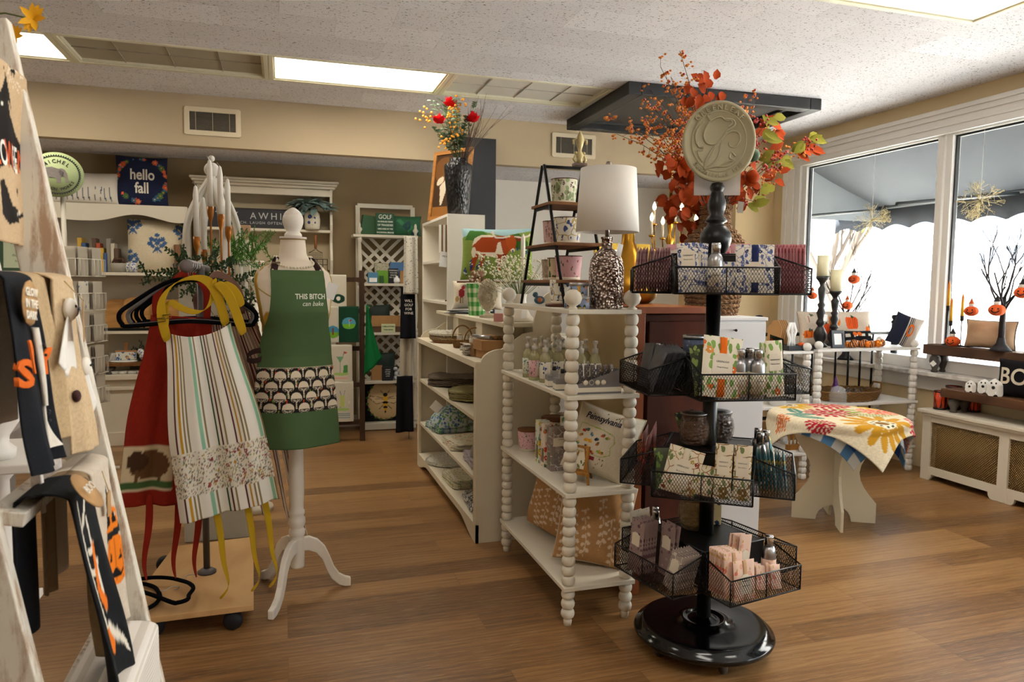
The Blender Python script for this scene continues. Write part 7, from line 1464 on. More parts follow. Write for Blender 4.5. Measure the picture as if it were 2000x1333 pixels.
# ghosts
for i, (y, s, lb) in enumerate(((3.80, .78, 'smallest white ceramic ghost on the riser, left one'), (3.73, .95, 'white ceramic ghost half hidden behind the small one'), (3.62, 1.12, 'largest white ceramic ghost with open black mouth, right one'))):
    t = thing('ghost_figurine', lb, 'figurine', (4.52+.04*(i == 1), y, .687), -1.15); m = MB(); vs = []
    m.grid(lambda u, v: (.042*s*(math.sin(min(1, (1-v)*1.9)*PI/2))*math.cos(2*PI*u)*(1+.06*(1-v)*math.cos(10*PI*u)), .03*s*math.sin(min(1, (1-v)*1.9)*PI/2)*math.sin(2*PI*u)*(1+.06*(1-v)*math.cos(10*PI*u)), .105*s*(v**.75)+(.012*s*max(0, math.cos(10*PI*u)) if v < .12 else 0)), 60, 16); m.build('body', P('#e9e7e2', .35, var=.01), t)
    m = MB(); m.ball((-.012*s, -.027*s, .078*s), .0048*s, 8, 1.3, 1, .5); m.ball((.012*s, -.027*s, .078*s), .0048*s, 8, 1.3, 1, .5); m.ball((0, -.031*s, .052*s), .0095*s, 10, 1.1, 1, .4); m.build('painted_face', P('#17171a', .4), t)
# BOO pillow, tan pillow
o, fn = pillow('throw_pillow', .34, .25, .1, None, None, 'black pillow with cream BOO lettering on the riser by the window', loc=(4.60, 3.48, .688), rot=(-.12, 0, -1.3), mat=fabric('#17161a', 400), n=30); text_mesh('BOO', .155, o, P('#cfc4b0', .9), fn=lambda x, z: fn(x, z+.13), off=.002, ext=.002, sx=.85)
pillow('throw_pillow', .36, .2, .09, None, None, 'plain tan lumbar pillow with black piping on the sill riser', loc=(4.765, 3.88, .977), rot=(-.08, 0, -1.45), mat=fabric('#bfa284', 300), n=30, piping='#1c1a1a')
PK = P('#d8561a', .85, var=.15, bump=.3); BK_ = P('#17151a', .8)
def pumpkin(loc, r, label, rz=0, gnome=True, cord=None, name='pumpkin_ornament'):
    t = thing(name, label, 'ornament', loc, rz); m = MB(); m.grid(lambda u, v: (r*math.sin(PI*v)*(1+.09*abs(math.cos(4*2*PI*u)))*math.cos(2*PI*u), r*math.sin(PI*v)*(1+.09*abs(math.cos(4*2*PI*u)))*math.sin(2*PI*u), -r*.84*math.cos(PI*v)), 40, 14); m.build('body', PK, t)
    m = MB(); [m.ball((x, -r*.98, z), r*.12, 6, 1, 1, .4) for x, z in ((-r*.35, r*.2), (r*.35, r*.2))]; m.tube([(-r*.5, -r*.93, -r*.02), (-r*.25, -r*1.06, -r*.3), (0, -r*1.08, -r*.36), (r*.25, -r*1.06, -r*.3), (r*.5, -r*.93, -r*.02)], r*.07, 5); m.build('face', BK_, t)
    if gnome: m = MB(); m.ball((0, -.2*r, r*1.0), r*.42, 10); m.build('figure_head', P('#e6e0d6', .8), t); m = MB(); m.lathe([(r*.5, 0), (r*.3, r*.3), (0, r*1.0)], (0, -.1*r, r*1.2), 12); m.build('hat', P('#c95a24' if r < .045 else '#1a1a1a', .8), t)
    else: m = MB(); m.cyl((0, 0, r*.6), (r*.1, 0, r*1.1), r*.12); m.build('stalk', P('#3c2a1a', .8), t)
    if cord: m = MB(); m.tube([(0, 0, r*.9), (0, 0, cord)], .001, 4); m.build('hanging_cord', BK_, t)
    return t
pumpkin((4.68, 4.10, 1.012), .047, 'orange jack-o-lantern pumpkin with a hatted head standing on the sill riser', -1.2)
for i, (y, zc, ht) in enumerate(((4.19, 1.27, .19), (4.16, 1.16, .18), (4.07, 1.2, .17))):
    t = thing('candle_holder', 'slim black iron taper holder on the sill riser, %s' % ('tallest, far left', 'shortest, middle', 'right one')[i], 'candle holder', (4.72, y, .977)); H_ = zc-.977; m = MB(); m.lathe([(0, 0), (.035, 0), (.03, .006), (.004, .012), (.004, H_-.04), (.012, H_-.035), (.013, H_), (0, H_)], n=18); m.build('holder_body', IRON, t)
    g = NT('candy_corn_wax'); sx = g.n('SeparateXYZ', i_0=g.coord()); g.base(g.ramp(g.math('MULTIPLY', sx.outputs[2], 1/.2), [(.35, hexc('#e8b21c')), (.7, hexc('#e07a1c'))]), .4); m = MB(); m.lathe([(0, 0), (.0115, 0), (.009, ht*.8), (.0, ht)], n=16); solo('taper_candle', m, g.m, 'yellow to orange ombre taper candle in the %s black holder by the window' % ('tallest', 'shortest', 'right')[i], 'candle', (4.72, y, zc))
def twig_tree(loc, h, label, seed, trunk=.02, lean=0, base=True):
    t = thing('twig_tree', label, 'decorative tree', loc); rg = random.Random(seed); m = MB(); m.tube([(0, 0, 0), (0, 0, h*.25), (lean*.5, 0, h*.42)], trunk, 8, r2=trunk*.7)
    for k in range(9): a = k*2.4; q = .3+.08*k; branchy(m, (lean*.5*min(1, q*1.2), 0, h*min(.42, .25+.02*k)), (math.cos(a)*.55, math.sin(a)*.75, 1.1 if k < 4 else .7), h*.33, trunk*.34, 3, .45, 2, rg, up=.25, n=5)
    if base: m.lathe([(0, 0), (.07, 0), (.055, .02), (.03, .05), (trunk, .09)], n=18)
    m.build('branches', P('#17141a', .7), t); return t
twig_tree((4.675, 3.72, .977), .88, 'black twig tree with hanging pumpkins on the sill riser in the right window', 5, .022)
twig_tree((4.70, 5.18, .766), 1.02, 'thin black twig tree with pumpkin ornaments in the left window', 9, .02)
for (px_, py_, r_, x_, lb) in ((1668, 546, .045, 4.5, 'orange felt pumpkin ornament hanging highest on the left window tree'), (1655, 597, .042, 4.52, 'orange pumpkin ornament with a witch hat hanging low beside the pillow'), (1587, 578, .038, 4.4, 'orange pumpkin ornament half hidden behind the tall candlestick'), (1897, 608, .043, 4.6, 'orange jack-o-lantern gnome ornament left of the right tree trunk'), (1947, 606, .048, 4.6, 'orange jack-o-lantern gnome ornament in front of the right tree trunk'), (1997, 572, .045, 4.6, 'orange pumpkin ornament cut off at the right edge of the view')): pumpkin(atx(px_, py_, x_), r_, lb, -1.1, True, .16)
pumpkin((4.62, 3.45, 1.0), .035, 'small orange pumpkin face ornament beside the black tree base', -1.1, False)
fb = thing('feather_vase', 'clear vase of black and orange feather picks at the right edge', 'vase', (4.53, 3.33, .687)); m = MB(); m.lathe([(0, 0), (.045, 0), (.05, .2), (.048, .2), (.043, .01)], n=24); m.build('glass_body', clear('#6b5a58', .6), fb); m = MB(); rg = random.Random(4)
for i in range(26): m.leaf((rg.uniform(-.02, .02), rg.uniform(-.02, .02), .1), (rg.uniform(-.3, .3), rg.uniform(-.2, .5), 1), (1, 0, 0), rg.uniform(.15, .24), .03, .1)
m.build('feathers', P('#2a1a14', .7, var=.5, sc=30), fb)
# hanging snowflakes
for (px_, py_, x_, lb) in ((1703, 430, 4.60, 'gold glitter wire starburst hanging by a thread in the left window'), (1915, 392, 4.60, 'gold glitter wire starburst hanging by a thread in the right window')):
    c0 = atx(px_, py_, x_); t = thing('starburst_ornament', lb, 'ornament', c0); rg = random.Random(px_); m = MB()
    for i in range(40):
        d = Vector((rg.gauss(0, 1), rg.gauss(0, 1), rg.gauss(0, 1))).normalized(); p = d*.095; m.tube([(0, 0, 0), p], .0012, 4)
        for k in range(5): q = p+(d+Vector((rg.gauss(0, .6), rg.gauss(0, .6), rg.gauss(0, .6)))).normalized()*.05; m.tube([p, q], .0009, 4); m.ball(q, .0026, 5)
    m.build('wire_rays', P('#cdbd8a', .4, .4), t); m = MB(); m.tube([(0, 0, .0), (0, 0, 2.6-c0.z)], .0008, 4); m.build('thread', WHITE, t)
# ---------------- white spool side tables, headboard ----------------
def faceted(z0, z1, pitch=.05, r=.03): return bead_prof(z0, z1, pitch, r, .017)
def spool_table(x0, x1, y0, y1, zs, label, top):
    t = thing('spool_side_table', label, 'table', ((x0+x1)/2, (y0+y1)/2, 0)); w, d = (x1-x0)/2, (y1-y0)/2
    for z in zs: m = MB(); m.bb(-w, -d, z-.018, w, d, z); m.build('shelf_board', P('#e6e4e0', .45, var=.02), t, mods=[BEV(.002)])
    for x in (-w+.03, w-.03):
        for y in (-d+.03, d-.03):
            m = MB(); e = [.0]+list(zs)
            for a, b in zip(e, list(zs)): m.lathe(faceted(a, b-.018), (x, y, 0), 8, smooth=False)
            m.build('post', P('#e6e3dd', .45, var=.02), t); m = MB(); m.ball((x, y, zs[-1]+.028), .031, 16); m.build('ball_finial', P('#e6e3dd', .45, var=.02), t)
    return t
spool_table(3.66, 4.60, 4.30, 4.70, (.20, .545, .95), 'white spool-leg side table with pumpkin pillows on top, right one of the pair', 1)
spool_table(2.86, 3.62, 4.30, 4.70, (.20, .545, .94), 'white spool-leg side table beside the candlesticks, left one of the pair', 1)
hb = thing('metal_headboard', 'black metal spindle headboard standing behind the white spool tables', 'headboard', (3.9, 4.86, 0)); BM = P('#111114', .4, .3)
for px_ in (1480, 1745): x = aty(px_, 700, 4.86).x-3.9; m = MB(); m.cyl((x, 0, 0), (x, 0, 1.10), .028, n=18); m.lathe([(0, 1.10), (.03, 1.1), (.035, 1.115), (.02, 1.13), (.032, 1.15), (.028, 1.17), (0, 1.175)], (x, 0, 0), 18); m.lathe([(.028, .38), (.05, .4), (.04, .43), (.028, .45)], (x, 0, 0), 18); m.build('post', BM, hb)
for px_ in (1505, 1548, 1586, 1632, 1657, 1680, 1703): x = aty(px_, 700, 4.86).x-3.9; m = MB(); m.cyl((x, 0, .35), (x, 0, 1.02), .009); m.lathe([(.009, .50), (.017, .52), (.009, .54)], (x, 0, 0), 10); m.build('spindle', BM, hb)
xa, xb = aty(1480, 700, 4.86).x-3.9, aty(1745, 700, 4.86).x-3.9
for z in (.35, 1.02): m = MB(); m.cyl((xa, 0, z), (xb, 0, z), .014); m.build('rail', BM, hb)
# pumpkin pillow and friends
cv = Canvas(220, 90, '#cfc0ae'); cv.noise(.04)
for x, y, s, c in ((.42, .68, .075, '#dd7a1c'), (.66, .62, .09, '#d8551c'), (.27, .45, .08, '#d8501c'), (.08, .3, .055, '#dd6a1c'), (.92, .4, .06, '#dd6a1c'), (.12, .75, .06, '#d9cdbb'), (.3, .78, .045, '#e6e0d6')):
    for dx in (-.6, -.3, 0, .3, .6): cv.ell(x+dx*s, y, s*.42, s*2.1, c)
    [cv.stroke([(x+dx*s, y-s*1.6), (x+dx*s*1.1, y+s*1.6)], .0028, '#a83c10') for dx in (-.45, -.15, .15, .45)]; cv.ell(x+.01, y+s*2.2, .01, .06, '#3c4a2a'); cv.flower(x+.03, y+s*2.1, .014, '#33472c')
pillow('throw_pillow', .66, .26, .13, cv, '#cfc0ae', 'long beige lumbar pillow with embroidered orange pumpkins on the spool table', loc=(4.12, 4.64, .952), rot=(-.2, 0, -.05), n=120, pinch=.03, piping='#a89a86')
cv = Canvas(100, 50, '#1b1b1f'); [cv.rect(x, y, x+.12, y+.22, '#d8d2c6') for x in (.05, .3, .55, .8) for y in (.1, .55)]; [cv.ell(x, .75, .07, .16, '#d8661a') for x in (.35, .5)]; cv.rect(.35, .2, .95, .6, '#141418')
pillow('throw_pillow', .26, .12, .07, cv, '#1b1b1f', 'small black and white plaid pillow with a truck of orange pumpkins', loc=(4.20, 4.50, .952), rot=(-.25, 0, -.1), n=60)
o, fn = pillow('throw_pillow', .2, .25, .10, stripe_canvas(80, 60, [(.5, '#23283c'), (.03, '#cfc8ba'), (.03, '#23283c'), (.03, '#cfc8ba'), (.03, '#23283c'), (.03, '#cfc8ba'), (.03, '#23283c'), (.32, '#b9b0a6')], '#23283c'), '#23283c', 'navy pillow with orange letters and grey stripes tilted at the table edge', loc=(4.50, 4.42, .955), rot=(-.1, .35, -.7), n=50); text_mesh('O', .14, o, OR_, fn=lambda x, z: fn(x+.03, z+.13), off=.004, ext=.002, sx=.4)
for i, (px_, zc, cz, x_, y_) in enumerate(((1604, .27, .155, 0, 4.48), (1631, .2, .155, 0, 4.56))):
    x = aty(px_, 600, y_).x; b = .951 if i else .951; t = thing('candlestick', 'black turned wooden candlestick, %s of the pair' % ('taller left one', 'shorter right one')[i], 'candle holder', (x, y_, .951 if x > 3.66 else .941)); zt = aty(px_, 540 if i == 0 else 569, y_).z-t.location.z; s = zt/.45
    m = MB(); m.lathe([(0, 0), (.05, 0), (.052, .012), (.04, .02), (.03, .03), (.045, .06), (.047, .09), (.03, .12), (.02, .135), (.034, .15), (.03, .165), (.02, .18), (.033, .22), (.02, .25), (.03, .27), (.018, .285), (.026, .33), (.03, .37), (.016, .39), (.02, .41), (.045, .435), (.047, .45), (0, .45)][:], n=28); m.v = [(a, b_, c*s) for a, b_, c in m.v]; m.build('turned_body', P('#151416', .4), t)
    h = aty(px_, 499 if i == 0 else 527, y_).z-t.location.z-zt; m = MB(); m.lathe([(0, 0), (.041, 0), (.041, h), (.034, h), (.03, h-.006), (0, h-.006)], n=32); solo('pillar_candle', m, P('#e2dcb8', .5, var=.02), 'ivory pillar candle on the %s black candlestick' % ('taller', 'shorter')[i], 'candle', (x, y_, t.location.z+zt))
    if i == 0: flat_tag(t, (0, -.05, zt*.42), .03, .05, 0, .1)
t = thing('mini_frame', 'small square black frame with white insert on the spool table', 'picture frame', (aty(1637, 680, 4.38).x, 4.38, .952), .1, rot=(-.15, 0, .1)); m = MB()
for s in (-1, 1): m.bb(s*.052-.012, -.01, 0, s*.052+.012, .01, .13); m.bb(-.064, -.01, .065+s*.053-.012, .064, .01, .065+s*.053+.012)
m.build('frame', P('#15171d', .4), t, mods=[BEV(.003)]); m = MB(); m.bb(-.042, -.003, .02, .042, .003, .11); m.build('insert', P('#eceff0', .3, var=0), t)
rg = random.Random(14)
for i in range(11):
    px_ = 1655+i*6.6; r_ = rg.choice([.022, .026, .03]); y_ = 4.36+rg.uniform(0, .08); x = aty(px_, 675, y_).x; m = MB(); m.ball((0, 0, 0), r_, 16); mt = P('#d9781c', .2, .5) if i % 3 == 0 else stripes([(.5, '#c9701c'), (.5, '#1c1614')], 'X', .014, .35); o = solo('bauble', m, mt, 'glossy orange and black bauble in the little pile on the spool table', 'bauble', (x, y_, .951+r_), 0, 'orange and black baubles', rot=(0, rg.uniform(0, 1), rg.uniform(0, 3)))
t = thing('slatted_tray', 'black rectangular tray with a small orange pumpkin, left spool table', 'tray', (aty(1560, 680, 4.4).x, 4.42, .941)); m = MB(); m.bb(-.13, -.07, 0, .13, .07, .008)
for s in (-1, 1): m.bb(-.13, s*.07-.005, 0, .13, s*.07+.005, .035); m.bb(s*.13-.005, -.07, 0, s*.13+.005, .07, .035)
m.build('tray_body', P('#1a1919', .5), t); pumpkin((t.location.x+.02, 4.4, .978), .022, 'tiny orange pumpkin lying on the black tray', 0, False)
for i in range(5): m = MB(); m.prism([(-.045, 0), (.045, 0), (.05, .15), (.02, .2), (-.02, .2), (-.05, .15)], .014); solo('kraft_pack', m, KR, 'tan kraft hang pack standing on the left spool table behind the rack', 'package', (aty(1510+i*7, 670, 4.5).x, 4.5+.02*i, .95), -.9, 'kraft hang packs', rot=(0, .08, -.9))
for i in range(3): m = MB(); m.tube([(0, 0, 0), (.01, 0, .07), (-.008, 0, .13), (.012, 0, .19)], .011, 8); solo('white_spoon', m, WHITE, 'white utensil in the bundle beside the kraft packs', 'utensil', (aty(1536+i*6, 670, 4.42).x, 4.40, .95), i, 'white utensils beside the kraft packs')
# lower shelf: ceramics and basket tray
for i, (px_, s, lb) in enumerate(((1508, 1.0, 'white ceramic crock with tan shoulder on the lower shelf, front one'), (1532, 1.35, 'tall white ceramic crock with tan shoulder, behind the front crock'))):
    y_ = 4.38+.12*i; t = thing('ceramic_crock', lb, 'crock', (aty(px_+10, 780, y_).x, y_, .546)); m = MB(); m.lathe([(0, 0), (.05*s, 0), (.062*s, .03*s), (.062*s, .09*s), (.05*s, .1*s), (0, .1*s)], n=30); m.build('body', P('#e2e0dc', .3, var=.02), t); m = MB(); m.lathe([(.05*s, .1*s), (.045*s, .12*s), (.02*s, .14*s), (0, .145*s)], n=30); m.build('lid', P('#a8825c', .6), t)
bt = thing('basket_tray', 'oval woven seagrass basket tray with two loop handles on the lower shelf', 'basket', (4.10, 4.5, .546)); m = MB()
for i in range(6): m.tube([((.26+.006*i)*math.cos(a), (.16+.004*i)*math.sin(a), .01+.012*i+.003*math.sin(a*30+i*PI)) for a in [2*PI*k/90 for k in range(90)]], .008, 5, True)
m.lathe([(0, .003), (.25, .003)], n=30, sy=.62); m.build('woven_body', WK, bt)
for s in (-1, 1): m = MB(); m.tube([(s*.28, -.06, .06), (s*.30, -.04, .12), (s*.30, .04, .12), (s*.28, .06, .06)], .008, 6); m.build('handle', WK, bt)
t = thing('tinsel_garland', 'pile of black and silver tinsel garland lying in the oval basket tray', 'garland', (4.12, 4.48, .56)); m = MB(); rg = random.Random(31)
for i in range(220): c = Vector((rg.gauss(0, .08), rg.gauss(0, .05), rg.uniform(.0, .06))); m.leaf(c, (rg.uniform(-1, 1), rg.uniform(-1, 1), rg.uniform(0, 1)), (0, 0, 1), .03, .006, .1, 2)
m.build('tinsel', P('#5d5f66', .3, .7, .8, 80), t)
t = thing('witch_hat', 'purple and black sequin witch hat standing beside the basket tray', 'hat', (aty(1632, 750, 4.45).x, 4.45, .546)); m = MB(); m.lathe([(.07, 0), (.07, .004), (.045, .01), (.035, .06), (.02, .12), (.006, .18), (0, .185)], n=22); m.build('cone', P('#4a1a5c', .3, .5, .5, 60), t); m = MB(); m.lathe([(.046, .012), (.044, .03), (.041, .03)], n=22); m.build('band', P('#101014', .5), t)
t = thing('glass_cloche', 'clear round glass cloche beside the faceted white posts', 'cloche', (aty(1640, 790, 4.36).x-.02, 4.36, .546)); m = MB(); m.lathe([(.06, 0), (.062, .07), (.045, .11), (.0, .13)], n=28); m.build('dome', clear('#e6eaea', .3, .03), t)
for i, px_ in enumerate((1540, 1550, 1558)): pass
t = thing('wooden_spreaders', 'wooden spreader knives in a small wooden stand on the lowest shelf', 'utensils', (aty(1548, 885, 4.42).x, 4.42, .2)); m = MB(); m.box((0, 0, .02), (.11, .03, .04)); m.build('stand', EW, t)
for i in (-1, 0, 1): m = MB(); m.ball((i*.033, 0, .1), .014, 8, 1.8, 1, .35); m.cyl((i*.033, 0, .03), (i*.033, 0, .09), .005); m.build('knife', EW, t)
# ---------------- low round table with rugs ----------------
rt_ = thing('round_table', 'low cream table of two interlocking scooped panels beneath the floral rug', 'table', (3.14, 3.5, 0)); h = .60
prof = []; 
for s in (1, -1):
    half = [(.10, 0), (.235, 0), (.235, .12)]+[(.235-.10*math.sin(PI*k/8), .12+.36*k/8) for k in range(1, 8)]+[(.235, .5), (.25, h)]
    prof += half if s == 1 else [(-x, z) for x, z in reversed(half)]
prof += [(-.10*math.cos(PI*k/10)-.0, .095*math.sin(PI*k/10)) for k in range(1, 10)]
for a in (-.52, -.52+PI/2): m = MB(); m.prism(prof, .016, T((0, 0, 0), a)); m.build('base_panel', P('#d9cfb4', .5, var=.02), rt_, mods=[BEV(.0015)])
m = MB(); m.lathe([(0, h), (.33, h), (.335, h+.01), (.33, h+.02), (0, h+.02)], n=48); m.build('tabletop', P('#d9cfb4', .5, var=.02), rt_)
def rug(S_, cvs, label, z, rz, off=(0, 0), th=.006, n=110, R0=.335, bg='#d8cbb0', slump=.22):
    m = MB(); m.ink = []
    def f(u, v):
        x, y = (u-.5)*S_+off[0], (v-.5)*S_+off[1]; r = math.hypot(x, y)
        if r <= R0: return (x, y, z+.004*math.sin(x*9)*math.cos(y*7))
        e = r-R0; k = min(1, e/.08); out = R0+e*(1-k)+e*k*slump*1.6+.015*math.sin(6*math.atan2(y, x))*k; return (x/r*out, y/r*out, z-(e-.02*k)*k*.88)
    m.grid(f, n, n, True, cvs); t = solo('hooked_rug', m, painted(.95, .5), label, 'rug', (3.14, 3.5, 0), rz, mods=[SOL(th)]); return t
cb_ = Canvas(120, 120, '#d5d2c4')
for i in range(12):
    for j in range(12): cb_.rect(i/12, j/12, (i+1)/12, (j+1)/12, ['#ccd0cc', '#4f7fb0', '#2c50a0'][(i % 2)+(j % 2)])
rug(.92, cb_, 'blue and white checked rug hanging out beneath the floral one', h+.027, .30, (.04, .02), R0=.32, slump=.10)
cv = Canvas(240, 240, '#d8cbae'); cv.noise(.05)
def dahlia(x, y, r, c, cc='#7a6a2c'):
    for k, (rr, n_) in enumerate(((.9, 18), (.68, 14), (.46, 10), (.28, 7))):
        for i in range(n_): a = 2*PI*i/n_+k*.3; cv.ell(x+r*rr*math.cos(a), y+r*rr*math.sin(a), r*.15, r*.105, c, a)
    cv.ell(x, y, r*.17, r*.17, '#d8cbae'); cv.ell(x, y, r*.12, r*.12, cc)
def sunf(x, y, r, c):
    for i in range(13): a = 2*PI*i/13; cv.ell(x+r*.66*math.cos(a), y+r*.66*math.sin(a), r*.36, r*.13, c, a)
    cv.ell(x, y, r*.36, r*.36, '#e0d6be'); [cv.ell(x+r*.28*math.cos(i*.7), y+r*.28*math.sin(i*.7), r*.04, r*.055, '#23332c') for i in range(9)]; cv.ell(x, y, r*.17, r*.17, '#7d5a22')
dahlia(.43, .50, .17, '#a5182c'); dahlia(.30, .82, .16, '#b01e34'); dahlia(.66, .78, .14, '#dd6a54'); sunf(.80, .32, .24, '#be8a1e'); sunf(.10, .62, .17, '#c79a28'); dahlia(.93, .93, .1, '#dd7a5c'); dahlia(.06, .9, .1, '#b01e34'); dahlia(.5, .08, .09, '#a5182c'); sunf(.55, .97, .13, '#d9b53c'); dahlia(.96, .62, .1, '#b0203a')
for x, y, a in ((.3, .3, .8), (.22, .42, 2.2), (.38, .22, .2)): cv.ell(x, y, .1, .045, '#4f8478', a); cv.stroke([(x-.08*math.cos(a), y-.08*math.sin(a)), (x+.08*math.cos(a), y+.08*math.sin(a))], .004, '#d8cbae')
for i in range(14): a = i*2.4; r_ = .018*i**.62; cv.flower(.16+r_*math.cos(a)*.9+.04, .12+r_*math.sin(a)*.9, .03, '#c8662a', '#d8cbae', 4)
for i in range(12): x, y = .52+.02*i, .52+.012*i; cv.stroke([(x, y-.12), (x+.05, y+.06)], .004, '#7f8a3c')
for x, y, a in ((.55, .62, 1.2), (.2, .98, .3), (.82, .9, .7), (.47, .7, .4)): cv.ell(x, y, .07, .025, '#8a9a44', a)
rug(.88, cv, 'cream rug hooked with crimson, coral and mustard flowers on the low table', h+.046, -1.02, (.02, .0), R0=.352)
# ---------------- back wall: hutches ----------------
HW = P('#d8d0bd', .5, var=.02); HB = P('#beb7a6', .7, var=.02)
ha = thing('open_hutch', 'white open hutch with scalloped top board and paneled base, back left', 'hutch', (-1.55, 6.95, 0)); w = .77; F_ = -.17
m = MB(); m.bb(-w, .12, 0, w, .14, 2.02); m.build('back_panel', HB, ha)
for s in (-1, 1): m = MB(); m.bb(s*w-.01, F_, 0, s*w+.01, .14, 2.02); m.build('side_panel', HW, ha)
m = MB(); m.bb(-w, F_, 2.0, w, .14, 2.02); m.build('top_board', HW, ha)
m = MB(); pts = [(-w, 2.02), (w, 2.02), (w, 1.885)]+[(w-.05-2*(w-.05)*k/40, 1.90+.05*(1-math.cos(2*PI*min(1, 2.2*min(k, 40-k)/40)))/2*1.2-.02) for k in range(41)]+[(-w, 1.885)]; m.prism(pts[::-1], .02, Matrix.Translation((0, F_, 0))); m.build('scalloped_valance', HW, ha)
for z in (1.46, .97): m = MB(); m.bb(-w, F_, z-.025, w, .12, z); m.build('shelf_board', HW, ha)
m = MB(); m.bb(-w-.02, F_-.04, .56, w+.02, .12, .60); m.bb(-w, F_-.02, .47, w, F_, .50); m.build('counter_board', HW, ha, mods=[BEV(.004)])
m = MB(); m.bb(-w, F_, 0, w, F_+.02, .56); m.bb(-w, F_-.012, 0, w, F_, .11); m.build('base_panel', HW, ha)
def onA(px, py, dy=-.05): return aty(px, py, 6.95+dy)
cv = Canvas(110, 110, '#1e2440'); cv.noise(.05); rg = random.Random(3)
for i in range(40): a = rg.uniform(0, 6.28); x, y = .5+.44*math.cos(a), .5+.44*math.sin(a); x = min(.97, max(.03, x*1.1-.05)); cv.flower(x, y, rg.uniform(.02, .06), rg.choice(['#d8603c', '#d97a5c', '#3c6a80', '#c9502c', '#4f6b3a', '#2f5a70']), '#e0a040', 7, .5)
o, fn = pillow('throw_pillow', .40, .43, .12, cv, '#1e2440', 'navy pillow with hello fall lettering and coral flower border', loc=(onA(278, 402).x, 6.92, 2.022), rot=(-.12, 0, .1), n=90, pinch=.04)
W_ = P('#e0dac8', .8, var=0); text_mesh('hello', .13, o, W_, fn=lambda x, z: fn(x+.005, z+.255), off=.003, sx=.75); text_mesh('fall', .13, o, W_, fn=lambda x, z: fn(x, z+.14), off=.003, sx=.75)
cv = Canvas(120, 60, '#d6cfc2'); [cv.stroke([(x, .1), (x+rg.uniform(-.03, .03), .5)], .005, '#4a5a6a') or cv.flower(x, rg.uniform(.5, .8), .035, rg.choice(['#3f5f9c', '#5f7fae', '#6a6f8a'])) for x in [.06+.075*i for i in range(12)]]
pillow('throw_pillow', .55, .27, .1, cv, '#d6cfc2', 'cream lumbar pillow with blue wildflowers on the hutch, beside the round sign', loc=(onA(165, 405).x, 6.9, 2.022), rot=(-.1, 0, 0), n=80)
def block(cv, cx, cy, s, c):
    for dx, dy in ((0, 0), (-.5, .25), (.5, .25), (-.25, .8), (.25, .8), (0, 1.3), (-.8, .5), (.8, .5), (-.6, .9), (.6, .9), (0, .5)): cv.flower(cx+dx*s, cy+(dy-.4)*s*1.3, s*.26, c, None, 6, .6)
    cv.stroke([(cx, cy-s*1.1), (cx, cy+s)], .006, c); [cv.ell(cx+dx*s, cy-s*(.5+abs(dx)), .012, .03, c, dx) for dx in (-.4, -.2, .2, .4)]
cv = Canvas(120, 120, '#d0c3a6'); cv.noise(.03); [block(cv, x, y, .15, '#41608a') for x, y in ((.5, .5), (.92, .75), (.05, .2), (.9, .1), (.1, .85))]
pillow('throw_pillow', .48, .46, .16, cv, '#cfc2a4', 'large cream pillow with blue block-print bouquets on the hutch upper shelf', loc=(onA(310, 530).x, 6.9, 1.462), rot=(-.12, 0, .05), n=100, pinch=.03)
t = box_item('book_bundle', .07, .1, .24, P('#7d5334', .7), 'brown paper wrapped book standing at right of the blue pillow', 'book', (onA(352, 530).x, 6.84, 1.462), .3)
bs_ = thing('lidded_dish', 'small grey dish with a braided leather handle on the upper shelf', 'dish', (onA(232, 530, -.1).x, 6.86, 1.462)); m = MB(); m.lathe([(0, 0), (.06, 0), (.065, .07), (.06, .075), (0, .075)], n=24); m.build('dish_body', P('#a39e90', .5), bs_); m = MB(); [m.tube([(-.045, dy, .075), (-.03, dy, .11), (.03, -dy, .11), (.045, -dy, .075)], .008, 6) for dy in (-.015, .015)]; m.build('braided_handle', P('#5c3826', .6), bs_)
BWP = floral('#dcdad2', ['#2c4a94', '#3f5fae'], 60, .42, '#3a5596', .3)
for i, px_ in enumerate((252, 262)): m = MB(); m.lathe([(0, 0), (.03, 0), (.032, .04), (.026, .075), (.02, .08), (0, .08)], n=20); solo('blue_white_jar', m, BWP, 'tiny blue and white porcelain jar beside the big pillow, %s one' % ('left', 'right')[i], 'jar', (onA(px_, 530, -.1).x, 6.86-.05*i, 1.462))
for i in range(12): x = onA(152+7*i, 530).x; t = box_item('stationery_box', .034, .12, .16+.04*((i*7) % 4), P(['#b5502c', '#c9a23a', '#3c5a8a', '#8a8478', '#c9bfa8', '#5d4636'][i % 6], .6), '%s paper goods box in the upright row behind the wire rack, %s half' % (['rust', 'mustard', 'blue', 'grey', 'cream', 'brown'][i % 6], ('left', 'right')[i > 5]), 'box', (x, 6.93, 1.462), 0, None)
fr = thing('framed_verse', 'green framed printed verse on the hutch upper shelf, far left', 'picture', (-2.02, 6.88, 1.463), 0, rot=(-.1, 0, 0)); m = MB()
for s in (-1, 1): m.bb(s*.15-.012, -.01, 0, s*.15+.012, .01, .33); m.bb(-.16, -.01, .165+s*.155-.012, .16, .01, .165+s*.155+.012)
m.build('frame', P('#2f4a34', .5), fr); m = MB(); m.bb(-.14, -.004, .02, .14, .002, .31); pr_ = m.build('print', P('#b9c2a6', .7), fr)
for i, s in enumerate(('May you', 'wonder be kind', 'and your', 'days be full of', 'happiness')): text_mesh(s, .028, pr_, P('#4a5a44', .8), Matrix.Translation((0, -.006, .27-.048*i)), ext=.0003)
WBD = wood('#9a6b35', '#c08f52', (3, 3, 20), .5, 'bread_board')
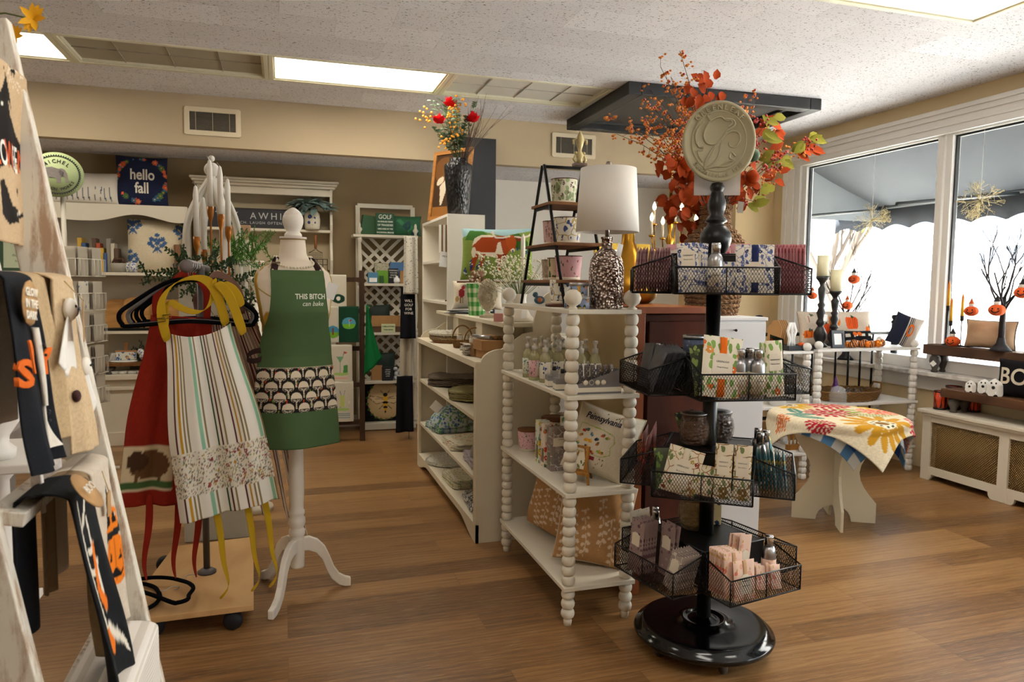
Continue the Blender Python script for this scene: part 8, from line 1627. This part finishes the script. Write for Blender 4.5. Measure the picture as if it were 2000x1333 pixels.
for i, (px_, w_, h_) in enumerate(((240, .3, .26), (285, .36, .28), (340, .34, .26))):
    m = MB(); n = 32; m.prism([(w_/2*(abs(math.cos(a))**.35)*(1 if math.cos(a) > 0 else -1), h_/2+h_/2*(abs(math.sin(a))**.45)*(1 if math.sin(a) > 0 else -1)) for a in [2*PI*k/n for k in range(n)]][::-1], .02, None); solo('bread_board', m, WBD, 'rounded golden wooden board leaning on the middle shelf, %s of three' % ('left', 'middle', 'right')[i], 'board', (onA(px_, 640).x, 6.98-.045*i, .973), 0, rot=(-.15, 0, 0))
m = MB(); m.bb(-.2, -.05, 0, .2, .05, .02); m.tube([(.1, 0, .02), (.12, 0, .07), (.15, 0, .02)], .008); solo('iron_tray', m, IRON, 'low dark iron tray in front of the wooden boards', 'tray', (onA(245, 645, -.1).x, 6.83, .972))
rr = riser((onA(262, 730, -.12).x, 6.86, .601), .16, .52, .10, .07, wood('#6b4526', '#8f6236'), 'brown wooden riser with little feet on the hutch counter'); rr.rotation_euler.z = PI/2
m = MB(); m.lathe([(0, 0), (.1, 0), (.11, .008), (.1, .01), (0, .01)], n=30, sy=.6); solo('oval_platter', m, WHITE, 'small white oval platter on the counter riser', 'plate', (onA(240, 710, -.14).x, 6.85, .702))
t = thing('cheese_board', 'blue tile cheese board with tan handle leaning on the riser', 'board', (onA(245, 710, -.1).x, 6.88, .713), 0, rot=(-.2, 0, 0)); m = MB(); m.bb(-.08, -.006, 0, .08, .006, .07); m.build('tile_face', floral('#d0cdbf', ['#3c5a8a', '#b5803c'], 30, .5, '#3c5a8a', .3), t); m = MB(); m.bb(-.082, -.006, .07, .082, .006, .085); m.bb(-.014, -.006, .085, .014, .006, .13); m.ball((0, 0, .135), .02, 12, 1, 1, .35); m.build('handle', P('#b58252', .5), t)
t = thing('bird_figurine', 'blue and white porcelain bird on the counter riser', 'figurine', (onA(288, 710, -.14).x, 6.84, .702), .1); m = MB(); m.ball((0, 0, .045), .045, sz=.85, sx=1.5); m.ball((-.055, 0, .085), .027); m.cyl((.05, 0, .05), (.14, 0, .02), .02, .006); m.build('body', BWP, t); m = MB(); m.cyl((-.08, 0, .085), (-.095, 0, .083), .005, .001, 8); m.build('beak', P('#c9a55c', .5), t)
greenery('rosemary_plant', (onA(285, 700, .0).x, 6.95, .70), 'dark green rosemary bush behind the porcelain bird', (.05, .03, .02), 30, .03, P('#24352a', .7, var=.3, sc=20), seed=8, dirs=[(-.6, 0, 1), (.6, 0, 1), (0, 0, 1), (1, 0, .5), (-1, 0, .5)], L=(.1, .2), lw=.3)
m = MB(); m.bb(-.12, -.06, 0, .12, .06, .095); solo('grey_planter', m, P('#5d5c52', .8), 'low grey planter box under the rosemary bush', 'planter', (onA(285, 700, .0).x, 6.97, .601))
for i in range(4): m = MB(); m.lathe([(0, 0), (.035, 0), (.045, .025), (.042, .027), (.03, .004), (0, .004)], n=20); solo('dip_bowl', m, WHITE, 'small white dip bowl tucked under the counter riser', 'bowl', (onA(222+18*i, 735, -.1).x, 6.86, .601), 0, 'dip bowls under the riser')
for i in range(5): m = MB(); m.bb(-.07, -.05, 0, .07, .05, .014); solo('blue_tile', m, BWP, 'blue and white patterned coaster tile in the stack behind the cheese board', 'coaster', (onA(232, 700, -.02).x, 6.95, .612+.0145*i+.09), .1*i, 'blue tile coasters')
# hutch B
hx = -.13; h2 = thing('plate_rack_hutch', 'cream hutch with crown molding top and scalloped sides, back centre', 'hutch', (hx, 7.0, 0)); w = .56
m = MB(); m.bb(-w-.03, -.12, 2.235, w+.03, .10, 2.26); m.bb(-w-.05, -.15, 2.26, w+.05, .1, 2.28); m.bb(-w-.065, -.17, 2.28, w+.065, .1, 2.30); m.bb(-w, -.09, 2.17, w, -.07, 2.235); m.build('crown_molding', HW, h2, mods=[BEV(.006)])
for s in (-1, 1): pts = [(.1, .95), (.1, 2.24), (-.10, 2.24)]+[(-.10+.045*math.sin(PI*2*k/12)**2, 2.24-1.29*k/24) for k in range(1, 25)]; m = MB(); m.prism(pts, .022, T((s*w, 0, 0), PI/2) @ Matrix.Diagonal((1, 1, 1, 1))); m.build('side_panel', HW, h2)
m = MB(); m.bb(-w, .085, .95, w, .1, 2.24); m.build('back_panel', P('#b3a588', .8, var=.02), h2)
for z in (1.87, 1.40): m = MB(); m.bb(-w, -.08, z-.022, w, .085, z); m.build('shelf_board', HW, h2)
m = MB(); m.bb(-w-.05, -.26, .91, w+.05, .1, .95); m.build('counter_board', HW, h2, mods=[BEV(.004)]); m = MB(); m.bb(-w-.02, -.24, .0, w+.02, .1, .91); m.build('base_cabinet', HW, h2)
for x0_, x1_ in ((-w, -.02), (.02, w)): m = MB(); m.bb(x0_+.03, -.255, .08, x1_-.03, -.24, .86); m.build('door', HW, h2, mods=[BEV(.004)])
sy = thing('stay_awhile_sign', 'long black sign reading STAY AWHILE in white on the cream hutch', 'sign', (-.25, 6.95, 1.872), 0, rot=(-.08, 0, 0)); m = MB(); m.bb(-.43, -.008, 0, .43, .008, .17); m.build('board', P('#22242a', .6), sy); m = MB()
for s in (-1, 1): m.bb(s*.43-.006, -.014, -.0, s*.43+.006, .01, .172); m.bb(-.43, -.014, .086+s*.084-.005, .43, .01, .086+s*.084+.005)
m.build('frame', P('#2f2622', .6), sy); text_mesh('STAY  AWHILE', .085, sy, P('#b9b9b6', .7), Matrix.Translation((0, -.0095, .105)), ext=.0005, space=1.45, sx=.95); text_mesh('LIVE MUCH. LAUGH OFTEN.', .034, sy, P('#b9b9b6', .7), Matrix.Translation((0, -.0095, .045)), ext=.0004, space=1.25)
vb = thing('ginger_jar', 'white ginger jar with blue flower on the cream hutch top shelf', 'vase', (aty(610, 450, 6.93).x, 6.93, 1.872)); m = MB(); m.lathe([(0, 0), (.062, 0), (.068, .02), (.072, .09), (.066, .14), (.045, .165), (.035, .175), (.036, .2), (0, .2)], n=30); m.build('jar_body', P('#d2cbb8', .4), vb); m = MB(); m.ink = None
for dx, dz, s in ((-.02, .11, .02), (.015, .1, .014), (-.03, .06, .014), (.0, .04, .012), (.02, .06, .01)): m.ball((dx, -.066, dz), s, 8, 1, 1, .25)
m.build('blue_flower', P('#22357c', .5), vb); m = MB(); m.lathe([(.037, .172), (.04, .18), (.037, .186)], n=20); m.build('neck_band', P('#2a2f3c', .5), vb)
le = thing('lambs_ear_bouquet', 'bouquet of grey-green lambs ear leaves in the ginger jar', 'flowers', (vb.location.x, 6.93, 2.07)); m = MB(); rg = random.Random(17)
for i in range(54): a = rg.uniform(0, 6.28); m.leaf((math.cos(a)*.03+rg.uniform(-.1, .1), math.sin(a)*.03-.03, rg.uniform(-.02, .05)), (math.cos(a), math.sin(a)*.7-.2, rg.uniform(-.5, .7)), (0, -.3, 1), rg.uniform(.08, .15), .065, .3)
m.build('leaves', P('#6d8480', .9, var=.2, sc=20), le)
sc_ = thing('popcorn_basket', 'wire grill basket with long wooden handle on the cream hutch shelf', 'grill basket', (aty(617, 540, 6.92).x, 6.92, 1.402)); m = MB()
for k in range(9): m.tube([(-.06+.015*k, 0, .12), (-.06+.015*k, 0, .26)], .0015, 4)
for k in range(8): m.tube([(-.06, 0, .12+.02*k), (.06, 0, .12+.02*k)], .0015, 4)
m.tube([(-.06, 0, .26), (-.02, 0, .28), (0, 0, .30), (.02, 0, .28), (.06, 0, .26)], .003, 5); m.build('wire_grid', IRON, sc_); m = MB(); m.cyl((0, 0, .30), (0, 0, .42), .012); m.build('handle', P('#8a5426', .5), sc_)
m = MB(); [m.tube([(x, -.04, z) for x in (-.07, .07)], .003, 5) for z in (0, .05, .1, .15, .2)]; [m.tube([(x, -.04, 0), (x, -.04, .2)], .003, 5) for x in (-.07, -.02, .03, .07)]; m.box((0, -.045, .075), (.14, .006, .05)); solo('wire_caddy', m, IRON, 'black wire caddy with wooden band in front of the grill basket', 'caddy', (sc_.location.x+.03, 6.9, 1.403))
m = MB(); m.lathe([(0, 0), (.075, 0), (.078, .004), (0, .01)], n=30); solo('gingham_plate', m, checks('#e6e2da', '#17171a', '#7d7a76', 70), 'small round black and white gingham plate leaning in the wire caddy', 'plate', (sc_.location.x-.06, 6.89, 1.48), 0, rot=(PI/2-.1, 0, 0))
wicker_basket((aty(500, 690, 6.82).x, 6.82, .951-.0), .10, .2, 'golden round woven basket on the cream hutch counter, beside the apron tie', weave('#8a5a20', '#b9823a', 120), False)
m = MB(); m.lathe([(0, 0), (.11, 0), (.13, .02), (.1, .05), (0, .06)], n=24); solo('red_cushion', m, fabric('#8f1f1f', 300), 'folded dark red cloth pad on the lower ledge beside the dress form', 'cushion', (aty(500, 730, 6.7).x, 6.60, .60)); m = MB(); m.bb(-.2, -.12, 0, .2, .1, .60); solo('low_stool', m, HW, 'low white stool under the red cloth pad', 'stool', (aty(500, 730, 6.7).x, 6.60, 0), mods=[BEV(.004)])
# golf shelf
gs = thing('golf_shelf', 'white shelf with lattice back and turned posts, full of golf gifts', 'shelf', (.94, 6.85, 0)); w = .26; GW_ = P('#c9c2b0', .6)
for z in (.07, .47, .93, 1.39, 1.84): m = MB(); m.bb(-w-(.06 if z > 1.8 else 0), 0, z-.025, w+.02, .22, z); m.build('shelf_board', GW_, gs, mods=[BEV(.003)])
for s in (-1, 1):
    m = MB(); m.bb(s*w-.02, .18, .05, s*w+.02, .22, 2.12); m.build('back_post', GW_, gs)
    for a, b in ((.07, .445), (.47, .905), (.93, 1.365), (1.39, 1.815)): m = MB(); m.lathe([(0, a), (.022, a), (.022, a+.03), (.014, a+.04), (.02, a+.1), (.024, (a+b)/2), (.014, b-.05), (.022, b-.03), (.022, b), (0, b)], (s*(w-.0), .03, 0), 16); m.build('turned_post', GW_, gs)
    m = MB(); m.lathe([(0, 1.84), (.014, 1.84), (.012, 1.86), (.028, 1.885), (.012, 1.91), (.014, 1.93), (.006, 1.95), (0, 1.95)], (s*w, .03, 0), 16); m.build('finial', GW_, gs)
m = MB(); m.bb(-w, .19, 2.1, w, .21, 2.14); m.build('frame_rail', GW_, gs); m = MB(); m.bb(-w, .0, .01, w, .02, .05); m.build('frame_rail', GW_, gs)
m = MB()
for sg in (1, -1):
    for i in range(-16, 16):
        xx = i*.105; z0, z1 = .1, 2.1; pts = []
        for k in range(41):
            z = z0+(z1-z0)*k/40; x = xx+sg*(z-z0)
            if -w < x < w: pts.append((x, .2+sg*.004, z))
        if len(pts) > 1: a, b = Vector(pts[0]), Vector(pts[-1]); m.box((a+b)/2, (.03, .006, (b-a).length), rot=(0, sg*PI/4, 0))
m.build('lattice_back', GW_, gs)
gx = lambda px_, y=6.9: aty(px_, 500, y).x
t = box_item('block_sign', .17, .04, .2, P('#1f4a32', .7, var=.03), 'green block sign beginning GOLF on top of the white lattice shelf', 'sign', (gx(752), 6.9, 1.841)); 
for s, sz, z in (('GOLF', .055, .165), ('AN ENDLESS SERIES', .018, .122), ('OF TRAGEDIES', .024, .09), ('OBSCURED BY THE', .018, .055), ('OCCASIONAL MIRACLE', .0165, .022)): text_mesh(s, sz, t, P('#d0d3c2', .7, var=0), Matrix.Translation((0, -.0215, z)), ext=.0004, off=.0006, sx=.9)
pillow('throw_pillow', .30, .19, .09, None, None, 'green pillow with a golf cart on the lattice shelf top', loc=(gx(795), 6.97, 1.842), n=30, mat=floral('#1f5a38', ['#173f46', '#2f7a4a', '#1f3a34'], 9, .5, None)); m = MB(); m.prism([(-.09, 0), (.06, 0), (.05, .17), (-.06, .18)], .05); solo('green_folder', m, P('#27502c', .7), 'dark green envelope pouch leaning beside the GOLF block sign', 'pouch', (gx(722), 6.93, 1.842), .2)
def stand_item(px_, z, w_, h_, mt, label, name='gift_box', cat='gift', y=6.9, d=.04): return box_item(name, w_, d, h_, mt, label, cat, (gx(px_, y), y, z+.001))
stand_item(745, 1.39, .13, .19, floral('#b9b09a', ['#7d8a6a', '#8f8f7c'], 60, .4), 'pale botanical notebook standing at the back of the golf shelf', y=6.98); stand_item(775, 1.39, .13, .2, P('#4d78a5', .4, var=.2), 'blue boxed book on the golf shelf second row', y=6.97); stand_item(748, 1.39, .11, .12, P('#6fa52c', .5, var=.2), 'bright lime green notebook on the golf shelf second row', y=6.93)
t = stand_item(768, 1.39, .09, .14, P('#1c1e24', .7), 'black block sign with white text on the golf shelf', 'block_sign', 'sign', 6.89); [text_mesh(s, .018, t, TXTW, Matrix.Translation((0, -.0215, .12-.022*i)), ext=.0003) for i, s in enumerate(('WARNING', 'YOU NO', 'KNOW', 'MY GOLF'))]
t = stand_item(728, 1.39, .09, .1, P('#4f86a8', .5), 'blue sign with a little white camper van on the golf shelf', 'camper_sign', 'sign', 6.88); m = MB(); m.bb(-.035, -.025, .01, .035, -.021, .05); m.build('van', WHITE, t)
stand_item(745, 1.39, .035, .07, P('#2c5a2a', .5), 'small dark green cup on the golf shelf', 'cup', 'cup', 6.87, .035); stand_item(790, 1.39, .09, .12, KR, 'brown kraft gift box at right of the golf shelf', y=6.9); stand_item(797, 1.39, .07, .18, KR2, 'taller kraft bag behind the kraft gift box', y=6.97)
m = MB(); m.lathe([(0, 0), (.022, 0), (.03, .02), (.028, .045), (.012, .058), (.012, .07), (0, .07)], n=22); solo('bud_vase', m, WHITE, 'small round white bud vase on the golf shelf front edge', 'vase', (gx(775, 6.87), 6.87, 1.391))
DKG = floral('#12251d', ['#1c3a2a', '#a5902c', '#17302a'], 9, .36, None)
for z, lb in ((.93, 'upper'), (.47, 'lower')): pillow('throw_pillow', .22, .26, .09, None, None, 'dark green pillow with a golfer, %s of the two on the lattice shelf' % lb, loc=(gx(742 if z > .9 else 752), 7.0, z+.002), n=30, mat=DKG)
for i in range(5): m = MB(); m.prism([(-.04, 0), (.04, 0), (.035, .1), (-.035, .1)], .04); solo('kraft_bag', m, KR, 'small kraft gift bag in the row on the third golf shelf', 'bag', (gx(733+13*i, 6.92), 6.92, .985), .1*i-.2, 'kraft bags on the golf shelf')
m = MB(); m.bb(-.16, -.05, 0, .16, .05, .05); solo('wire_bin', m, P('#5d3f28', .6, var=.3), 'brown wooden bin holding the kraft bags', 'bin', (gx(757, 6.92), 6.92, .932))
t = stand_item(758, .93, .13, .08, P('#c9cfa0', .7), 'pale yellow sign with green text in front of the kraft bags', 'tabletop_sign', 'sign', 6.855, .01); [text_mesh(s, .017, t, P('#24503a', .7), Matrix.Translation((0, -.0065, .055-.03*i)), ext=.0003, off=.0005) for i, s in enumerate(('IT TAKES A LOT OF BALLS', 'TO GOLF LIKE I DO'))]
for c in t.children: 
    if c.name.startswith('lettering'): c.scale.x = .58
t = stand_item(756, .47, .1, .13, P('#15171c', .7), 'black block sign with white text on the fourth golf shelf', 'block_sign', 'sign', 6.88); [text_mesh(s, .015, t, TXTW, Matrix.Translation((0, -.0215, .105-.02*i)), ext=.0003) for i, s in enumerate(('I DRIVE', 'BETTER', 'AFTER', 'GOLF'))]
for i in range(10): m = MB(); m.ball((0, 0, 0), .021, 12); solo('golf_ball', m, P('#b9bcc2', .3, var=.02), 'silver grey golf ball in the jar pile on the fourth golf shelf', 'golf ball', (gx(773+(i % 3)*9, 6.9), 6.89+.045*((i//3) % 2), .492+.04*(i//4)), 0, 'golf balls')
stand_item(735, .47, .1, .14, KR, 'plain kraft box at left of the fourth golf shelf', y=6.95)
cv = Canvas(110, 110, '#14161c'); cv.ell(.5, .5, .40, .47, '#bfa578'); rg = random.Random(2); [cv.flower(.5+.41*math.cos(a), .5+.47*math.sin(a), .035, '#3f6b2c') for a in np.linspace(0, 6.28, 22)]
for s in (-1, 1): cv.poly([(.5, .55), (.5+s*.34, .62), (.5+s*.36, .56), (.5+s*.2, .42), (.5, .48)], '#cbb288'); cv.stroke([(.5, .55), (.5+s*.34, .62), (.5+s*.36, .56), (.5+s*.2, .42), (.5, .48)], .006, '#241c16'); cv.stroke([(.5, .53), (.5+s*.3, .55)], .004, '#241c16'); cv.stroke([(.5+s*.04, .66), (.5+s*.1, .74)], .006, '#241c16'); cv.stroke([(.5, .45), (.5+s*.14, .3)], .006, '#241c16')
cv.ell(.5, .57, .06, .09, '#cf9f2c'); cv.ell(.5, .64, .05, .045, '#17130f'); [cv.ell(.5, .45-.055*i, .07-.012*i, .032, '#17130f' if i % 2 == 0 else '#cf9f2c') for i in range(5)]
pillow('throw_pillow', .42, .40, .10, cv, '#14161c', 'black pillow with a bumblebee on a cream oval, bottom golf shelf', loc=(gx(752, 6.9), 6.95, .072), rot=(-.08, 0, 0), n=90, pinch=.02)
# dark wooden towel ladder
tl = thing('towel_ladder', 'dark brown wooden ladder of golf towels in front of the lattice shelf', 'ladder', (.5, 6.45, 0)); DW = wood('#33241a', '#4a3526', (20, 20, 2), .6, 'dark_ladder')
for px_ in (640, 707): x0_ = aty(px_, 700, 6.45).x-.5; m = MB(); m.bb(x0_-.022, -.015, 0, x0_+.022, .015, 1.50); m.build('rail', DW, tl)
xl, xr = aty(640, 700, 6.45).x-.5, aty(707, 700, 6.45).x-.5
for z in (1.42, 1.15, .82, .50, .17): m = MB(); m.bb(xl, -.012, z-.02, xr, .012, z+.02); m.build('rung', DW, tl)
def golf_towel(px_, z, w_, L_, base, art, label, y=6.42, fn=None):
    cv = Canvas(70, 110, base); cv.noise(.02)
    art(cv); t = thing('golf_towel', label, 'towel', (aty(px_, 600, y).x, y, z+.03)); m = MB(); m.ink = []; m.grid(lambda u, v: ((u-.5)*w_, -.012-.006*math.sin(u*7+L_*9)*(1-v), -L_*(1-v)), 60, 90, True, cv); m.grid(lambda u, v: ((u-.5)*w_, -.012+.035*min(1, v*6), .01*math.sin(PI*min(1, v*6))-max(0, v-.16)*L_*.7), 8, 12, True, None, base); m.build('cloth', painted(.95, .2), t, mods=[SOL(.003)]); return t
def a1_(c): c.ell(.6, .35, .32, .13, '#1c3f30'); c.ell(.6, .36, .1, .06, '#d9d5c8')
def a2_(c): c.ell(.55, .3, .36, .18, '#3f86a5'); c.poly([(.2, .3), (.9, .3), (.8, .16), (.55, .12), (.3, .16)], '#6fa52c'); c.rect(.52, .22, .58, .42, '#7a3a24')
def a3_(c): c.ell(.5, .55, .34, .17, '#4f96ae'); c.poly([(.17, .53), (.83, .53), (.75, .42), (.5, .38), (.25, .42)], '#6fae2c'); c.stroke([(.52, .45), (.52, .66)], .012, '#d9d5c8'); c.poly([(.53, .66), (.68, .63), (.53, .6)], '#b02a2c')
def a4_(c): c.poly([(.3, .72), (.62, .72), (.46, .55)], '#6f9f7a'); c.stroke([(.46, .55), (.46, .3)], .012, '#8a9a8a'); c.poly([(.6, .3), (.8, .3), (.78, .5), (.62, .48)], '#4f8a4a'); c.ell(.5, .26, .35, .04, '#9fbf6a'); c.stroke([(.6, .72), (.64, .86)], .01, '#5f6f5a'); c.poly([(.64, .86), (.78, .82), (.64, .78)], '#c24a44'); c.rect(.2, .13, .8, .17, '#d9a595')
def a5_(c): c.stroke([(.4, .8), (.6, .35)], .012, '#5f7a94'); c.stroke([(.62, .8), (.4, .35)], .012, '#5f7a94'); c.ell(.5, .32, .3, .04, '#9fbf6a'); c.rect(.42, .38, .58, .68, '#b9c56a'); c.ell(.8, .5, .05, .04, '#d9d5c8'); [c.rect(.15, y, .85, y+.02, '#6f8a9a') for y in (.1, .15, .2)]
golf_towel(657, 1.42, .17, .3, '#c9c3b2', a1_, 'cream towel with a golf ball on a green oval, top rung of the dark ladder'); golf_towel(648, 1.15, .15, .3, '#c2bcab', a2_, 'cream towel with a deer golf badge, second rung left', 6.41); golf_towel(681, 1.15, .17, .3, '#17402c', a3_, 'dark green towel with a golf flag badge, second rung right', 6.40)
golf_towel(665, .82, .19, .33, '#c9c3b2', a4_, 'cream towel with a green martini glass and golf bag', 6.40); golf_towel(667, .50, .19, .34, '#c9c3b2', a5_, 'cream towel with crossed golf clubs and blue text, lowest on the dark ladder', 6.39)
t = thing('green_scarf', 'bright green cloth hanging from a hook on the dark ladder rail', 'cloth', (aty(716, 600, 6.4).x, 6.40, 1.2)); m = MB(); m.grid(lambda u, v: ((.02+.14*(1-v)**1.2)*(u-.15), .02*math.sin(u*9), -.62*(1-v)*(1-.25*u*(1-v))), 14, 20); m.build('cloth', fabric('#14733c', 300), t, mods=[SOL(.003)]); m = MB(); m.tube([(0, 0, 0), (0, 0, .04), (-.01, 0, .05), (-.02, 0, .03)], .002, 5); m.build('hook', SILV, t)
# hanging towels at the shelf end
for i, (y, col, z, L_, w_, lb, words) in enumerate(((6.30, None, 1.80, .50, .12, 'white towel with small black print hanging at the top of the column', None), (6.34, '#14151b', 1.36, .45, .12, 'black towel with white WILL GOLF FOR WINE lettering, second in the column', ('WILL', 'GOLF', 'FOR', 'WINE')), (6.38, '#b0a794', .95, .42, .09, 'beige towel with a dark label patch, third in the column', None), (6.34, '#14151b', .58, .5, .14, 'plain black towel hanging lowest by the bee pillow', None))):
    px_ = (803, 797, 792, 790)[i]; t = thing('hanging_towel', lb, 'towel', (aty(px_, 600, y).x, y, z), .15); m = MB(); m.grid(lambda u, v: ((u-.5)*w_*(1+.15*(1-v)), .012*math.sin(u*9+i), -L_*(1-v)), 20, 24); m.build('cloth', floral('#c9c5b8', ['#3a3a3c', '#5d5d5a'], 50, .34, None) if col is None else fabric(col, 400), t, mods=[SOL(.005)])
    for k, s in enumerate(words or []): text_mesh(s, .032, t, TXTW, Matrix.Translation((0, -.018, -.12-.036*k)), ext=.0004)
m = MB(); m.tube([(-.02, 0, 1.85), (0, 0, 1.82), (0, 0, .0)], .003, 5); solo('rope', m, P('#3a2c22', .8), 'dark cord running down behind the column of hanging towels', 'rope', (aty(800, 600, 6.36).x, 6.40, 0))
